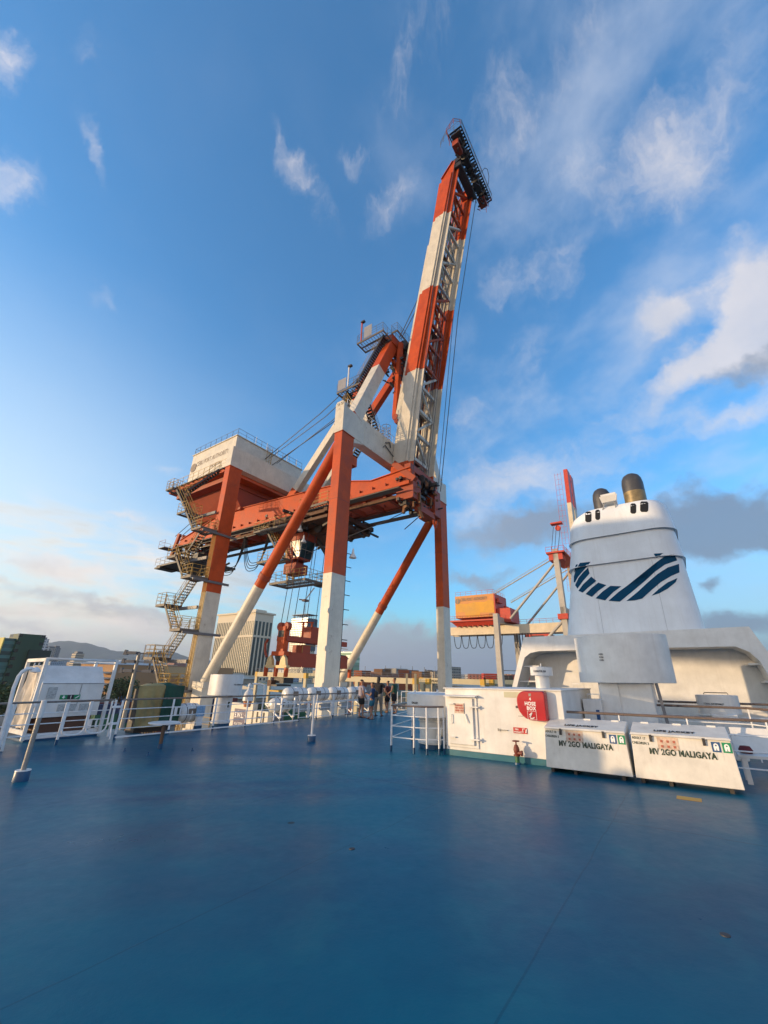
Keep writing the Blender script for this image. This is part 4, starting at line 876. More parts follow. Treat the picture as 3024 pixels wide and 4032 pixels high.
# machinery house
HS0, HS1, HT0, HT1, HZ0, HZ1 = 4.0, 15.7, 22.4, 32.7, 23.4, 28.9
b = MB(G).m(CW); b.box((HS0, HT0, HZ0), (HS1, HT1, HZ1)); b.box((HS0 - .12, HT0 - .12, HZ1), (HS1 + .12, HT1 + .12, HZ1 + .12)); part(b, 'machinery_house', .02)
b = MB(G).m(CR); b.box((2.6, 21.2, 22.7), (16.4, 34.4, 23.1)); part(b, 'house_base')
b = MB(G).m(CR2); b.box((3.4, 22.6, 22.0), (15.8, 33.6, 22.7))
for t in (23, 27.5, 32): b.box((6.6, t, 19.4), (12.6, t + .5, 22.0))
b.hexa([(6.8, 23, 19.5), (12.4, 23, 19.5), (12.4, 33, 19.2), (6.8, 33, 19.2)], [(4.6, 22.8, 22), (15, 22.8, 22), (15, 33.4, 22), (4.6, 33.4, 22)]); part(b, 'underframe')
MB(G).m(GRATE).box((2.4, 21.0, 23.1), (4.0, 34.5, 23.2)).build('walkway', cr); MB(G).m(GRATE).box((4.0, 21.0, 23.1), (16.3, 22.4, 23.2)).build('walkway', cr)
for s_ in range(12): MB(G).m(DARK).box((2.2, 21.4 + s_ * 1.15, 22.9), (4.0, 21.5 + s_ * 1.15, 23.05)).build('outrigger', cr)
rail3([(16.3, 21.0, 23.2), (2.4, 21.0, 23.2), (2.4, 34.5, 23.2), (4.5, 34.5, 23.2)], G, CY, 1.1, .03, 1.2).build('walkway_railing', cr)
rail3([(15.7, 22.5, 29.0), (4.1, 22.5, 29.0), (4.1, 32.6, 29.0), (15.6, 32.6, 29.0)], G, DKGREY, 1.1, .03, 1.3).build('roof_railing', cr)
text('CEBU PORT AUTHORITY', G(3.985, 31.3, 26.75), -V, (0, 0, 1), 1.0, TXTGREY, 'lettering', cr, .012, squash=.66)
text('THE BETTER', G(3.985, 27.6, 25.55), -V, (0, 0, 1), .62, TXTGREY, 'lettering', cr, .012, squash=.7)
b = MB(G).m(mat('faded_emblem', (.42, .17, .05), .6, var=.3)); b.lathe((3.97, 31.95, 26.75), [(0, 0), (.62, 0), (.62, .02), (0, .02)], 24, (-1, 0, 0)); b.m(TXTGREY).lathe((3.96, 31.95, 26.75), [(.62, 0), (.68, .01), (.68, .02)], 24, (-1, 0, 0)); b.box((3.93, 31.9, 26.3), (3.96, 32.0, 27.2)); b.box((3.93, 31.5, 26.7), (3.96, 32.4, 26.8)); part(b, 'emblem')
b = MB(G).m(CY)
for k in range(8): b.pipe([(9.2 + .38 * math.cos(a * .63), 22.1 + .38 * math.sin(a * .63), 24.6 + k * .62) for a in range(10)], .025, 4, True)
for a in range(6): b.tube((9.2 + .38 * math.cos(a * 1.05), 22.1 + .38 * math.sin(a * 1.05), 24.2), (9.2 + .38 * math.cos(a * 1.05), 22.1 + .38 * math.sin(a * 1.05), 29.6), .025, 4)
part(b, 'caged_ladder')
b = MB(G).m(WHITE); 
for k in range(5): b.tube((7 + k * 1.9, 22.5, 29), (7 + k * 1.9, 22.5, 30.3), .05)
part(b, 'vent_pipes')
# boom
st = [(-.10, -1.75, 16.9), (-.37, -1.99, 19.5), (-1.91, -3.36, 30.2), (-3.9, -5.28, 41.05), (-5.87, -7.34, 52.0), (-6.94, -8.62, 58.5), (-8.60, -8.94, 60.5)]
bcol = [CR, CW, CR, CW, CR, CR]
for (s0, s1) in ((7.35, 8.2), (11.35, 12.2)):
    b = MB(G)
    for i in range(len(st) - 1):
        (a0, c0, z0), (a1, c1, z1) = st[i], st[i + 1]; b.m(bcol[i])
        b.hexa([(s0 + .1, c0, z0), (s1 - .1, c0, z0), (s1 - .1, a0, z0), (s0 + .1, a0, z0)], [(s0 + .1, c1, z1), (s1 - .1, c1, z1), (s1 - .1, a1, z1), (s0 + .1, a1, z1)])
    part(b, 'boom_girder')
    for j in (0, 1):
        b = MB(G)
        for i in range(len(st) - 1):
            p0, p1 = st[i], st[i + 1]; b.m(bcol[i]); o_ = .04 if j == 0 else -.04
            b.beam(((s0 + s1) / 2, p0[j] + o_, p0[2]), ((s0 + s1) / 2, p1[j] + o_, p1[2]), s1 - s0 + .12, .08)
        part(b, 'boom_flange')
    b = MB(G)   # trolley rail ledge on the seaward edge
    for i in range(1, len(st) - 2):
        p0, p1 = st[i], st[i + 1]; b.m(bcol[i]); sx = s0 + .02 if s0 < 9 else s1 - .02
        b.beam((sx, p0[1] + .28, p0[2]), (sx, p1[1] + .28, p1[2]), .08, .10)
    part(b, 'stiffener')
def bp_(k, q=.5):   # point on the boom axis at height k: q = 0 landward edge, 1 seaward edge
    for i in range(1, len(st) - 1):
        if k <= st[i + 1][2] or i == len(st) - 2:
            f = (k - st[i][2]) / (st[i + 1][2] - st[i][2]); a = st[i][0] + (st[i + 1][0] - st[i][0]) * f; c = st[i][1] + (st[i + 1][1] - st[i][1]) * f
            return a + (c - a) * q
def bc_(k): return CW if (19.5 < k < 30.2 or 41.05 < k < 52) else CR
k = 20.3; flip = 0
while k < 58.5:
    nk = k + 2.75; b = MB(G).m(bc_(k))
    b.beam((8.2, bp_(k, .9), k), (11.35, bp_(k, .9), k), .28, .35); part(b, 'cross_member')
    b = MB(G).m(bc_(k + 1)); a_, c_ = ((8.2, 11.35) if flip else (11.35, 8.2)); b.beam((a_, bp_(k, .9), k), (c_, bp_(nk, .9), nk), .24, .24); part(b, 'cross_brace')
    b = MB(G).m(bc_(k)); b.beam((8.2, bp_(k, .12), k + .3), (11.35, bp_(k, .12), k + .3), .22, .22); part(b, 'cross_member')
    k = nk; flip = 1 - flip
for j, (s_, q_, mt, r_) in enumerate(((9.0, .35, CY, .05), (9.25, .35, CY, .05), (9.9, .4, CW, .09), (10.25, .45, DARK, .07), (10.6, .35, CR2, .11), (10.9, .6, CW, .07), (9.55, .2, CR2, .10), (11.1, .3, CW, .10))):
    b = MB(G).m(mt); b.pipe([(s_, bp_(z_, q_), z_) for z_ in (19.6, 30.2, 41.05, 52, 58.4)], r_, 5); part(b, 'service_pipe')
b = MB(G).m(CY)
k = 20.0
while k < 58: b.tube((9.0, bp_(k, .35), k), (9.25, bp_(k, .35), k), .03, 4); b.tube((8.3, bp_(k, .3), k), (9.0, bp_(k, .3), k), .025, 4); k += 1.0
part(b, 'boom_ladder')
b = MB(G).m(GRATE)
k = 20.5
while k < 58: b = MB(G).m(GRATE); b.box((8.6, bp_(k, .3) - .5, k), (10.9, bp_(k, .3) + .3, k + .08)); part(b, 'rest_platform'); k += 5.4
for s_ in (7.3, 12.3): MB(G).m(CABLE).pipe([(s_, -9.0, 60.3), (s_, bp_(41, 1.15), 41), (s_, -2.6, 17.2)], .035, 5).build('rope', cr)
MB(G).m(CABLE).pipe([(13.1, -9.3, 60.6), (12.7, -5.9, 41), (12.3, -3.0, 17.8)], .045, 5).build('rope', cr)
for s_ in (9.4, 9.7, 10.3, 10.7): MB(G).m(CABLE).pipe([(s_, -8.6, 60.0), (s_, bp_(41, 1.1), 41), (s_, -2.3, 18.0)], .03, 5).build('rope', cr)
# boom head
hd = MB(G).m(DARK)
for q_ in range(26): hd.box((4.8 + q_ * .39, -10.9, 60.8), (4.8 + q_ * .39 + .2, -9.4, 60.86))
for q_ in (-10.95, -10.2, -9.35): hd.box((4.8, q_, 60.7), (14.7, q_ + .1, 60.95))
hd.box((5.0, -10.7, 60.5), (6.9, -9.5, 60.75)); hd.box((12.2, -10.7, 60.4), (14.2, -9.7, 60.75)); hd.box((5.6, -10.4, 60.0), (14.0, -9.7, 60.7)); hd.beam((7.8, -8.4, 60.2), (7.8, -10.6, 60.8), .7, .8); hd.beam((11.8, -8.4, 60.2), (11.8, -10.6, 60.8), .7, .8)
for s_ in (6.2, 7.5, 9.0, 9.8, 10.6, 12.5, 13.4): hd.lathe((s_, -10.2, 60.2), [(.55, 0), (.62, .05), (.55, .1)], 14, (1, 0, 0))
hd.box((7.4, -9.6, 58.9), (12.2, -8.7, 59.6)); part(hd, 'head_platform')
b = MB(G).m(CR2); b.box((5.4, -10.2, 59.3), (6.8, -9.4, 60.2)); b.box((13.0, -10.4, 59.4), (14.2, -9.5, 60.1)); b.beam((7.8, -8.2, 58.9), (11.8, -8.2, 58.9), .5, .6); b.beam((7.8, -8.0, 59.6), (7.8, -9.9, 60.9), .3); part(b, 'head_frame')
b = MB(G).m(DARK)
random.seed(11)
for _ in range(60):
    p = (random.uniform(6, 14), random.uniform(-10.6, -9.2), random.uniform(58.9, 61.0)); b.beam(p, (p[0] + random.uniform(-.8, .8), p[1] + random.uniform(-.4, .4), p[2] + random.uniform(-.4, .4)), random.uniform(.06, .22))
part(b, 'head_gear')
b = rail3([(14.6, -11.0, 60.95), (4.8, -11.0, 60.95), (4.8, -9.0, 60.95), (4.8, -8.2, 59.5)], G, DKGREY, 1.0, .03, 1.0); b.build('head_railing', cr)
b = rail3([(4.7, -10.9, 60.9), (4.1, -10.3, 60.7), (4.2, -9.3, 59.9), (5.2, -9.2, 59.4)], G, CR2, 1.0, .035, .8); b.build('head_railing', cr)
b = rail3([(14.6, -10.8, 60.6), (15.1, -9.9, 59.7), (14.3, -9.3, 59.4)], G, CR2, 1.0, .03, .8); b.build('head_railing', cr)
MB(G).m(CABLE).pipe([(10.8, -11, 60.9), (10.8, -11.5, 61.3), (11.3, -11.7, 61.6), (12.0, -11.6, 61.3), (12.5, -11.3, 60.8), (12.6, -11.0, 60.5)], .04, 5).build('hoop', cr)
# A-frame
def aleg(s0, s1, nm='a_frame_leg'):
    b = MB(G).beam((s0, .45, 22.1), (s1, .7, 36.4), 1.25, 1.0, upv=tuple(V), segs=[(.575, CW), (1, CR)]); part(b, nm, .02)
aleg(1.9, 8.3); aleg(17.9, 11.4)
for s_ in (8.2, 11.5):
    b = MB(G).beam((s_, 14.6, 20.4), (s_, .9, 36.4), .75, .95, segs=[(.62, CW), (1, CR)]); part(b, 'back_stay', .02)
    b = MB(G).m(CR); b.beam((s_, 15.6, 19.2), (s_, 14.4, 20.6), .8, 1.0); part(b, 'stay_shoe')
for s_ in (8.45, 11.25):
    b = MB(G).m(CR).beam((s_, .27, 26.0), (s_, -.35, 36.0), .48, .5); part(b, 'hanging_link', .01)
    b = MB(G).m(CW).beam((s_, -.05, 25.3), (s_, -4.5, 49.2), .42, .5); part(b, 'folded_stay', .01)
    b = MB(G).m(CR2).lathe((s_ - .3, .1, 25.8), [(.35, 0), (.38, .1), (.38, .5), (.35, .6)], 14, (1, 0, 0)); b.lathe((s_ - .3, -.1, 25.2), [(.28, 0), (.28, .6)], 14, (1, 0, 0)); part(b, 'link_pin')
    MB(G).m(CW).beam((s_, -.9, 30.2), (s_, bp_(30, .1), 30), .12).build('stay_guide', cr); MB(G).m(CR).beam((s_, -2.7, 40.6), (s_, bp_(40.6, .1), 40.6), .12).build('stay_guide', cr)
b = MB(G).m(CR); b.box((7.4, .1, 35.6), (12.3, 1.4, 36.9)); b.box((8.0, .2, 33.0), (11.6, .5, 33.5)); b.beam((8.3, .6, 34), (11.4, .6, 31), .35); part(b, 'apex_beam', .02)
b = MB(G).m(DARK)
for s_ in (8.9, 9.3, 9.7, 10.1, 10.5, 10.9): b.lathe((s_, -.2, 36.2), [(.6, 0), (.68, .06), (.6, .12)], 16, (1, 0, 0)); b.lathe((s_, .9, 33.6), [(.5, 0), (.5, .12)], 14, (1, 0, 0))
random.seed(5)
for _ in range(90):
    p = (random.uniform(8.3, 11.8), random.uniform(-.6, 1.8), random.uniform(30.6, 35.8)); b.beam(p, (p[0] + random.uniform(-.9, .9), p[1] + random.uniform(-.5, .5), p[2] + random.uniform(-.6, .6)), random.uniform(.05, .28))
part(b, 'apex_sheaves')
def platform(s0, s1, t0, t1, z, nm, mt=GRATE, rmt=DKGREY, par=cr):
    b = MB(G).m(mt)
    n = max(2, int((t1 - t0) / .35))
    for i in range(n + 1): t = t0 + (t1 - t0) * i / n; b.box((s0, t - .02, z - .06), (s1, t + .02, z))
    for a in ((s0, s0 + .08), (s1 - .08, s1)): b.box((a[0], t0, z - .22), (a[1], t1, z + .02))
    b.box((s0, t0 - .03, z - .22), (s1, t0 + .03, z + .02)); b.box((s0, t1 - .03, z - .22), (s1, t1 + .03, z + .02)); b.box(((s0 + s1) / 2 - .05, t0, z - .2), ((s0 + s1) / 2 + .05, t1, z - .06))
    b.build(nm, par); r = rail3([(s0, t0, z), (s1, t0, z), (s1, t1, z), (s0, t1, z), (s0, t0, z)], G, rmt, 1.1, .025, .9, (.38, .72)); r.build('platform_railing', par)
platform(5.6, 7.3, .2, 3.9, 36.0, 'apex_platform'); platform(7.3, 12.4, -.6, .2, 37.0, 'apex_platform'); platform(5.3, 7.0, 3.0, 6.2, 29.7, 'stay_platform')
b = MB(G).m(mat('mesh_screen', (.25, .25, .27), .5)); b.box((5.58, 1.8, 36.1), (5.62, 2.9, 37.8)); part(b, 'screen'); part(MB(G).m(mat('mesh_screen', ())).box((5.28, 4.9, 29.8), (5.32, 6.1, 31.3)), 'screen')
for (s_, t_, z_, mt) in ((5.6, 3.3, 36, CR), (5.3, 4.6, 29.8, WHITE)):
    b = MB(G).m(mt); b.beam((s_, t_, z_), (s_, t_, z_ + 2.9), .12); b.m(DARK).box((s_ - .15, t_ - .4, z_ + 2.75), (s_ + .15, t_ + .1, z_ + 2.95)); part(b, 'light_pole')
def stairs(a, c, w, mt=DARK, par=cr, rmt=CY, nm='stair_flight', treads=None, rails=True, side=Vector((1, 0, 0))):
    """flight between two points given in the crane frame"""
    a = Vector(a); c = Vector(c); d = c - a; n = treads or max(3, int(abs(d.z) / .24)); b = MB(G).m(mt)
    for e in (-w / 2, w / 2): b.beam(tuple(a + side * e), tuple(c + side * e), .05, .22)
    for i in range(1, n): q = a + d * (i / n); fwd = Vector((d.x, d.y, 0)).normalized() * .13; b.hexa([tuple(q - side * w / 2 - fwd), tuple(q + side * w / 2 - fwd), tuple(q + side * w / 2 + fwd), tuple(q - side * w / 2 + fwd)], [tuple(q - side * w / 2 - fwd + Vector((0, 0, .04))), tuple(q + side * w / 2 - fwd + Vector((0, 0, .04))), tuple(q + side * w / 2 + fwd + Vector((0, 0, .04))), tuple(q - side * w / 2 + fwd + Vector((0, 0, .04)))])
    b.build(nm, par)
    if rails:
        b = MB(G).m(rmt)
        for e in (-w / 2, w / 2):
            for h in (1.0, .55): b.tube(tuple(a + side * e + Vector((0, 0, h))), tuple(c + side * e + Vector((0, 0, h))), .022, 5)
            for i in range(4): q = a + d * (i / 3) + side * e; b.tube(tuple(q), (q.x, q.y, q.z + 1.0), .02, 5)
        b.build('stair_railing', par)
stairs((6.3, 4.3, 29.9), (6.6, .5, 35.9), .8); stairs((5.9, 6.3, 25.5), (6.1, 4.9, 29.7), .8); stairs((4.6, 1.5, 22.3), (3.9, 3.4, 26.2), .8, side=Vector((.6, .8, 0)))
stairs((7.4, 6.9, 19.1), (7.0, 3.5, 23.0), .8, rmt=DKGREY); stairs((7.9, 1.6, 22.2), (5.2, 1.6, 26.0), .75, side=Vector((0, 1, 0)), rmt=DKGREY)
rail3([(.5, .1, 22.2), (19, .1, 22.2)], G, WHITE2, 1.0, .025, 1.2).build('portal_railing', cr); rail3([(.5, .85, 22.2), (19, .85, 22.2)], G, WHITE2, 1.0, .025, 1.2).build('portal_railing', cr)
b = MB(G).m(CY)
for k in range(6): b.pipe([(7.2 + .45 * math.cos(a * .63), .5 + .45 * math.sin(a * .63), 22.4 + k * .35) for a in range(10)], .025, 4, True)
for a in range(5): b.tube((7.2 + .45 * math.cos(a * 1.26), .5 + .45 * math.sin(a * 1.26), 22.2), (7.2 + .45 * math.cos(a * 1.26), .5 + .45 * math.sin(a * 1.26), 24.2), .025, 4)
part(b, 'ladder_cage')
# ropes between apex, house and boom
for s_, z_ in ((8.7, 27.5), (9.6, 28.2), (10.8, 27.8)): MB(G).m(CABLE).pipe([(s_, .8, 36.6), (s_, 12, 31.6 - .35), (s_, 22.3, z_)], .05, 5).build('rope', cr)
for s_, z_ in ((8.6, 45.5), (8.9, 44), (10.6, 45.5), (11.0, 44)): MB(G).m(CABLE).tube((s_, -.1, 37.2), (s_, bp_(z_, .05), z_), .05, 5).build('rope', cr)
MB(G).m(CABLE).tube((7.9, 4.6, 29.4), (7.9, 22.3, 24.6), .05, 5).build('rope', cr)
MB(G).m(CABLE).pipe([(6.9, 22, 25.2), (6.9, 38.6, 18.4)], .05, 5).build('rope', cr); MB(G).m(CABLE).pipe([(7.5, 22, 25.2), (7.5, 38.2, 18.4)], .05, 5).build('rope', cr)
# hinge machinery
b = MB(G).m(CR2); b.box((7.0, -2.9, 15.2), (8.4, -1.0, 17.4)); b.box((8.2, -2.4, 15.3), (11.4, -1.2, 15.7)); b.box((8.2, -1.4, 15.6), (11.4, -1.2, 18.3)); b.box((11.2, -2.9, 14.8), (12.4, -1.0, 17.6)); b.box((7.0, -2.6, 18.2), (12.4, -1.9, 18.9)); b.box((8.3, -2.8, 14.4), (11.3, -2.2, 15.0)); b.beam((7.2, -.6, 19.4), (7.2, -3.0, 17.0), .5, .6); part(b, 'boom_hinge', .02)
b = MB(G).m(DARK); random.seed(9)
for _ in range(120):
    p = (random.uniform(7.3, 12.3), random.uniform(-2.9, -.5), random.uniform(14.9, 18.4)); j = random.randint(0, 2); q = list(p); q[j] += random.uniform(-1.1, 1.1); b.beam(p, tuple(q), random.uniform(.08, .35))
for s_ in (8.8, 9.5, 10.2, 10.9): b.lathe((s_, -2.6, 17.8), [(.5, 0), (.55, .06), (.5, .12)], 14, (1, 0, 0))
part(b, 'hinge_gear')
mat('hinge_rust', (.17, .075, .03), .7, rust=.7); random.seed(19)
for _ in range(38):
    p = (random.uniform(6.9, 12.6), random.uniform(-3.2, -.2), random.uniform(14.4, 18.4)); part(MB(G).m(mat('hinge_rust', ())).beam(p, (p[0] + random.uniform(-.3, .3), p[1] + random.uniform(-.3, .3), p[2] + random.uniform(-1.2, 1.2)), random.uniform(.08, .3)), 'hinge_bracket')
MB(G).m(CR2).pipe([(12.1, -2.4, 16.6), (12.5, -2.4, 15.6), (12.4, -2.4, 14.4), (12.1, -2.4, 13.8), (11.8, -2.4, 14.3), (11.9, -2.4, 15.2)], .13, 8).build('tie_down_hook', cr)
# trolley, cab
b = MB(G).m(RUSTY); b.box((5.6, 6.5, 15.4), (13.6, 7.0, 15.9)); b.box((5.6, 15.2, 15.4), (13.6, 15.7, 15.9)); b.box((5.8, 6.5, 15.4), (6.2, 15.7, 15.9)); b.box((13.2, 6.5, 15.4), (13.6, 15.7, 15.9)); b.box((8, 8, 14.2), (11.6, 14, 15.4)); b.box((6, 6.8, 14.9), (13.4, 15.4, 15.2))
part(b, 'trolley_frame')
b = MB(G).m(DARK); random.seed(21)
for _ in range(190):
    p = (random.uniform(6.2, 13.2), random.uniform(6.6, 15.2), random.uniform(14.6, 16.3)); b.beam(p, (p[0] + random.choice((-1, 1)) * random.uniform(.6, 1.8), p[1] + random.uniform(-.15, .15), p[2] + random.uniform(-.1, .1)) if random.random() < .5 else (p[0], p[1] + random.uniform(-1.8, 1.8), p[2] + random.uniform(-.6, .1)), random.uniform(.06, .32))
for s_ in (7.5, 8.6, 11, 12): b.lathe((s_, 9.5, 14.6), [(.5, 0), (.5, .15)], 14, (1, 0, 0)); b.lathe((s_, 12.5, 14.6), [(.5, 0), (.5, .15)], 14, (1, 0, 0))
part(b, 'trolley_gear')
platform(5.2, 6.2, 10.5, 17.5, 14.9, 'trolley_walkway', rmt=CY); platform(5.0, 6.4, 6.0, 10.0, 16.1, 'trolley_walkway', rmt=CY); platform(5.9, 7.3, 12.8, 17.0, 11.4, 'cab_walkway', rmt=CY)
platform(6.4, 9.0, 9.6, 15.0, 8.9, 'lower_walkway', rmt=CY); platform(9.2, 10.2, 7.6, 11.0, 8.9, 'lower_walkway', rmt=STEEL)
b = MB(G).m(CR2); b.box((7.0, 11.0, 13.5), (9.0, 13.4, 14.3)); b.box((7.1, 11.6, 11.4), (8.9, 13.0, 11.6)); b.box((7.1, 11.9, 9.9), (8.9, 13.8, 11.0)); b.box((7.1, 12.6, 11.0), (8.9, 13.6, 13.5)); part(b, 'cab_frame', .02)
b = MB(G).m(GLASS); b.hexa([(7.2, 11.6, 11.6), (8.9, 11.6, 11.6), (8.9, 12.9, 11.6), (7.2, 12.9, 11.6)], [(7.05, 11.2, 13.5), (8.95, 11.2, 13.5), (8.95, 13.0, 13.5), (7.05, 13.0, 13.5)]); part(b, 'operator_cab', .01)
b = MB(G).m(GREYP)
for (s_, t_) in ((7.03, 11.18), (8.97, 11.18), (7.03, 13.0)): b.beam((s_ + (.14 if s_ < 8 else -.05), t_ + (.4 if t_ < 12 else -.1), 11.6), (s_, t_, 13.5), .07)
b.beam((7.1, 11.2, 12.4), (8.95, 11.2, 12.4), .05); part(b, 'cab_mullion')
stairs((6.2, 13.2, 11.5), (6.2, 15.8, 14.8), .8, rmt=CY); stairs((8.4, 13.9, 9.0), (8.4, 14.9, 13.6), .9, mt=CY, rmt=CY)
b = MB(G).m(DARK); b.beam((9.2, 11.0, 13.9), (9.6, 8.4, 10.4), .45, .35); b.beam((9.6, 8.4, 10.4), (9.6, 8.4, 9.6), .3); part(b, 'boom_arm')
for (s_, t_, z_) in ((6.0, 10.6, 14.0), (6.0, 9.9, 12.6), (2.1, -.2, 8.6)):
    b = MB(G).m(WHITE); b.lathe((s_, t_, z_), [(.30, 0), (.26, .15), (.12, .35), (.08, .6), (.05, .8)], 14); b.build('work_lamp', cr)
# festoon
for r_ in range(4):
    for (ta, tb_) in ((25.4, 20.9), (20.9, 16.4)):
        pts = [(6.5 + r_ * .12, ta + (tb_ - ta) * u_ / 14, 15.3 - (4.6 - .35 * r_) * (1 - abs(2 * u_ / 14 - 1) ** 3.2)) for u_ in range(15)]
        MB(G).m(BLACK).pipe(pts, .045, 5).build('festoon_cable', cr)
# hoist ropes
for (s_, t_) in ((6.3, 12.0), (6.3, 10.2), (7.0, 12.0), (7.2, 10.0), (9.3, 10.4), (9.5, 12.0), (12.5, 10.3), (12.7, 12.0)): MB(G).m(CABLE).tube((s_ + .6, t_, 14), (s_ if s_ > 8 else s_ - .2, t_, 4.6), .035, 5).build('hoist_rope', cr)
# access stair tower on the landside leg
zz = -6.4; side = 0
while zz < 16:
    if side == 0: platform(-1.9, -.1, 16.2, 17.9, zz, 'landing', rmt=CY); b = MB(G).m(DKGREY); b.box((-1.7, 16.02, zz - .42), (2.2, 16.16, zz - .2)); b.build('landing_beam', cr)
    else: platform(-1.9, -.1, 19.9, 21.5, zz, 'landing', rmt=CY); MB(G).m(DKGREY).beam((-.4, 21.3, zz - .3), (-.2, 16.9, zz - .3), .18, .3).build('landing_beam', cr)
    nz = zz + 2.45
    if nz < 16:
        a_, c_ = ((17.8, 20.0) if side == 0 else (20.0, 17.8)); e_ = -1.45 if side == 0 else -.55
        stairs((e_, a_, zz), (e_, c_, nz), .72, rmt=CY)
    zz = nz; side = 1 - side
stairs((-.9, 20.6, 15.7), (-.9, 24.4, 19.6), .8, rmt=CY); platform(-1.7, .6, 24.4, 25.8, 19.6, 'landing', rmt=CY); stairs((.2, 24.5, 19.6), (2.4, 22.2, 22.9), .8, side=Vector((.7, .7, 0)), rmt=CY)
b = MB(G).m(CY)
for k in range(4): b.tube((-.06 - .02 * k, 16.3 + .18 * k, -6), (-.06, 16.3 + .18 * k, 13), .04, 5)
part(b, 'conduit')
# ladder on the waterside leg
b = MB(G).m(DARK); b.tube((2.05, .45, -6), (2.05, .45, 11.4), .05, 6); b.tube((1.75, .45, -6), (1.75, .45, 11.4), .035, 6)
k = -5.5
while k < 11.4: b.tube((1.7, .45, k), (2.55, .3, k), .035, 5); k += 1.12
part(b, 'leg_ladder')
# ------------------------------------------------------------------ spreader (hangs from the ropes: its own thing)
sp = thing('spreader', G(10, 11, .2), 'orange-red lifting frame hanging on ropes under the crane trolley', 'spreader')
b = MB(G).m(CR2); b.box((5.9, 10.2, .45), (14.6, 11.9, 1.75)); b.build('main_beam', sp, bevel=.02)
b = MB(G).m(CR2); b.box((5.6, 10.4, 2.75), (14.6, 10.8, 3.25)); b.box((5.6, 11.4, 2.75), (14.6, 11.8, 3.25)); b.box((9.0, 10.6, 3.2), (11.2, 11.8, 4.4)); b.build('head_block', sp)
b = MB(G).m(CR); b.box((5.4, 10.5, 1.6), (6.0, 11.5, 4.1)); b.box((5.3, 10.2, 1.4), (6.2, 12.0, 1.8)); b.build('end_tower', sp, bevel=.03)
b = MB(G).m(CR2)
for t_ in (10.6, 11.5): b.lathe((5.5, t_, 4.1), [(.36, 0), (.42, .1), (.42, .4), (.36, .5)], 18, (1, 0, 0))
b.build('sheave', sp)
b = MB(G).m(DARK); b.box((5.35, 10.65, 3.1), (5.42, 11.35, 3.7)); b.lathe((5.45, 11.1, 1.4), [(.5, 0), (.5, .5)], 14, (1, 0, 0)); b.build('motor', sp)
b = MB(G).m(mat('spreader_pale_paint', (.62, .45, .22), .5, rust=.5, vscale=2)); b.prism([(9.7, .5), (10.6, .5), (10.5, 1.0), (10.2, 1.45), (9.9, 1.2)], 5.2, 5.5, 'yz'); b.prism([(11.6, .5), (12.5, .5), (12.3, 1.2), (12.0, 1.45), (11.7, 1.0)], 5.2, 5.5, 'yz'); b.box((5.2, 9.6, .3), (5.6, 12.6, .55)); b.build('end_beam', sp)
for (s_, t_) in ((5.2, 9.6), (5.2, 12.4), (14.3, 9.6), (14.3, 12.4), (5.2, 11.0)): MB(G).m(CR).box((s_, t_, -.45), (s_ + .3, t_ + .25, .4)).build('corner_guide', sp)
b = MB(G).m(CR2).pipe([(5.2, 12.6, 2.9), (5.2, 12.9, 2.5), (5.2, 12.8, 1.8), (5.2, 12.5, 1.3)], .12, 8); b.build('hose_guide', sp)
b = MB(G).m(CR2); b.box((7.6, 10.2, 1.75), (8.7, 11.6, 2.5)); b.build('cable_basket', sp)
b = MB(G).m(CR); b.box((7.8, 10.6, 3.2), (7.95, 10.75, 4.7)); b.box((9.0, 10.6, 4.2), (9.15, 10.75, 4.9)); b.beam((7.7, 10.7, 4.7), (9.3, 10.7, 4.85), .13); b.beam((7, 10.7, 4.6), (8, 10.7, 4.7), .10); b.build('guide_frame', sp)
MB(G).m(CY).pipe([(7.6, 10.2, 1.8), (7.6, 10.2, 2.5), (14.5, 10.2, 2.5)], .03, 5).build('railing', sp)

for (s_, t_, top) in ((0, 0, Z1), (18.1, 0, Z1), (0, 16.17, 20.8)):
    for z_ in (-6.0, 1.1, 7.0, 13.2):
        b = MB(G).m(CR2 if z_ > 7.1 else CW); b.box((s_ - .012, t_ - .012, z_ - .03), (s_ + 1.568, t_ + .916, z_ + .03)); part(b, 'splice_band')
MB(G).m(CR).box((1.556, .1, 17.0), (2.3, .8, 17.9)).build('bracket_plate', cr); MB(G).m(CR2).lathe((19.66, .4, 14.4), [(.12, 0), (.14, .1)], 10, (1, 0, 0)).build('bracket_plate', cr)
# ================================================================== SECOND QUAY CRANE
O2 = 79.4
def G2(s, t, z): return G(s + O2, t, z)
c2 = thing('container_crane', G2(9.8, 8, ZQ), 'smaller container crane with an orange machinery house and grey legs, behind the funnel', 'crane')
HOUSE_O = mat('orange_house_paint', (.60, .25, .06), .55, dirt=.35, rust=.25, vscale=.35)
YPATCH = mat('yellow_repaint', (.62, .30, .02), .55, dirt=.3, vscale=.4)
PK = mat('pale_crane_paint', (.64, .55, .40), .55, rust=.5, streak=.5, vscale=.5)
RED2 = mat('bright_crane_red', (.50, .05, .025), .5, dirt=.2, rust=.3)
for (s, t, top) in ((0, 0, 29.5), (15, 0, 29.5), (0, 16.2, 15.0), (15, 16.2, 15.0)):
    MB(G2).m(PK if False else GREYP).box((s, t, ZQ), (s + 1.5, t + 1.2, top)).build('leg', c2)
for z, h in ((12.9, 1.5), (-14, 1.5)): MB(G2).m(GREYP).box((0, 16.3, z), (16.5, 17.3, z + h)).build('cross_tie', c2)
MB(G2).m(GREYP).box((0, .1, 14), (16.5, 1.1, 15.6)).build('cross_tie', c2)
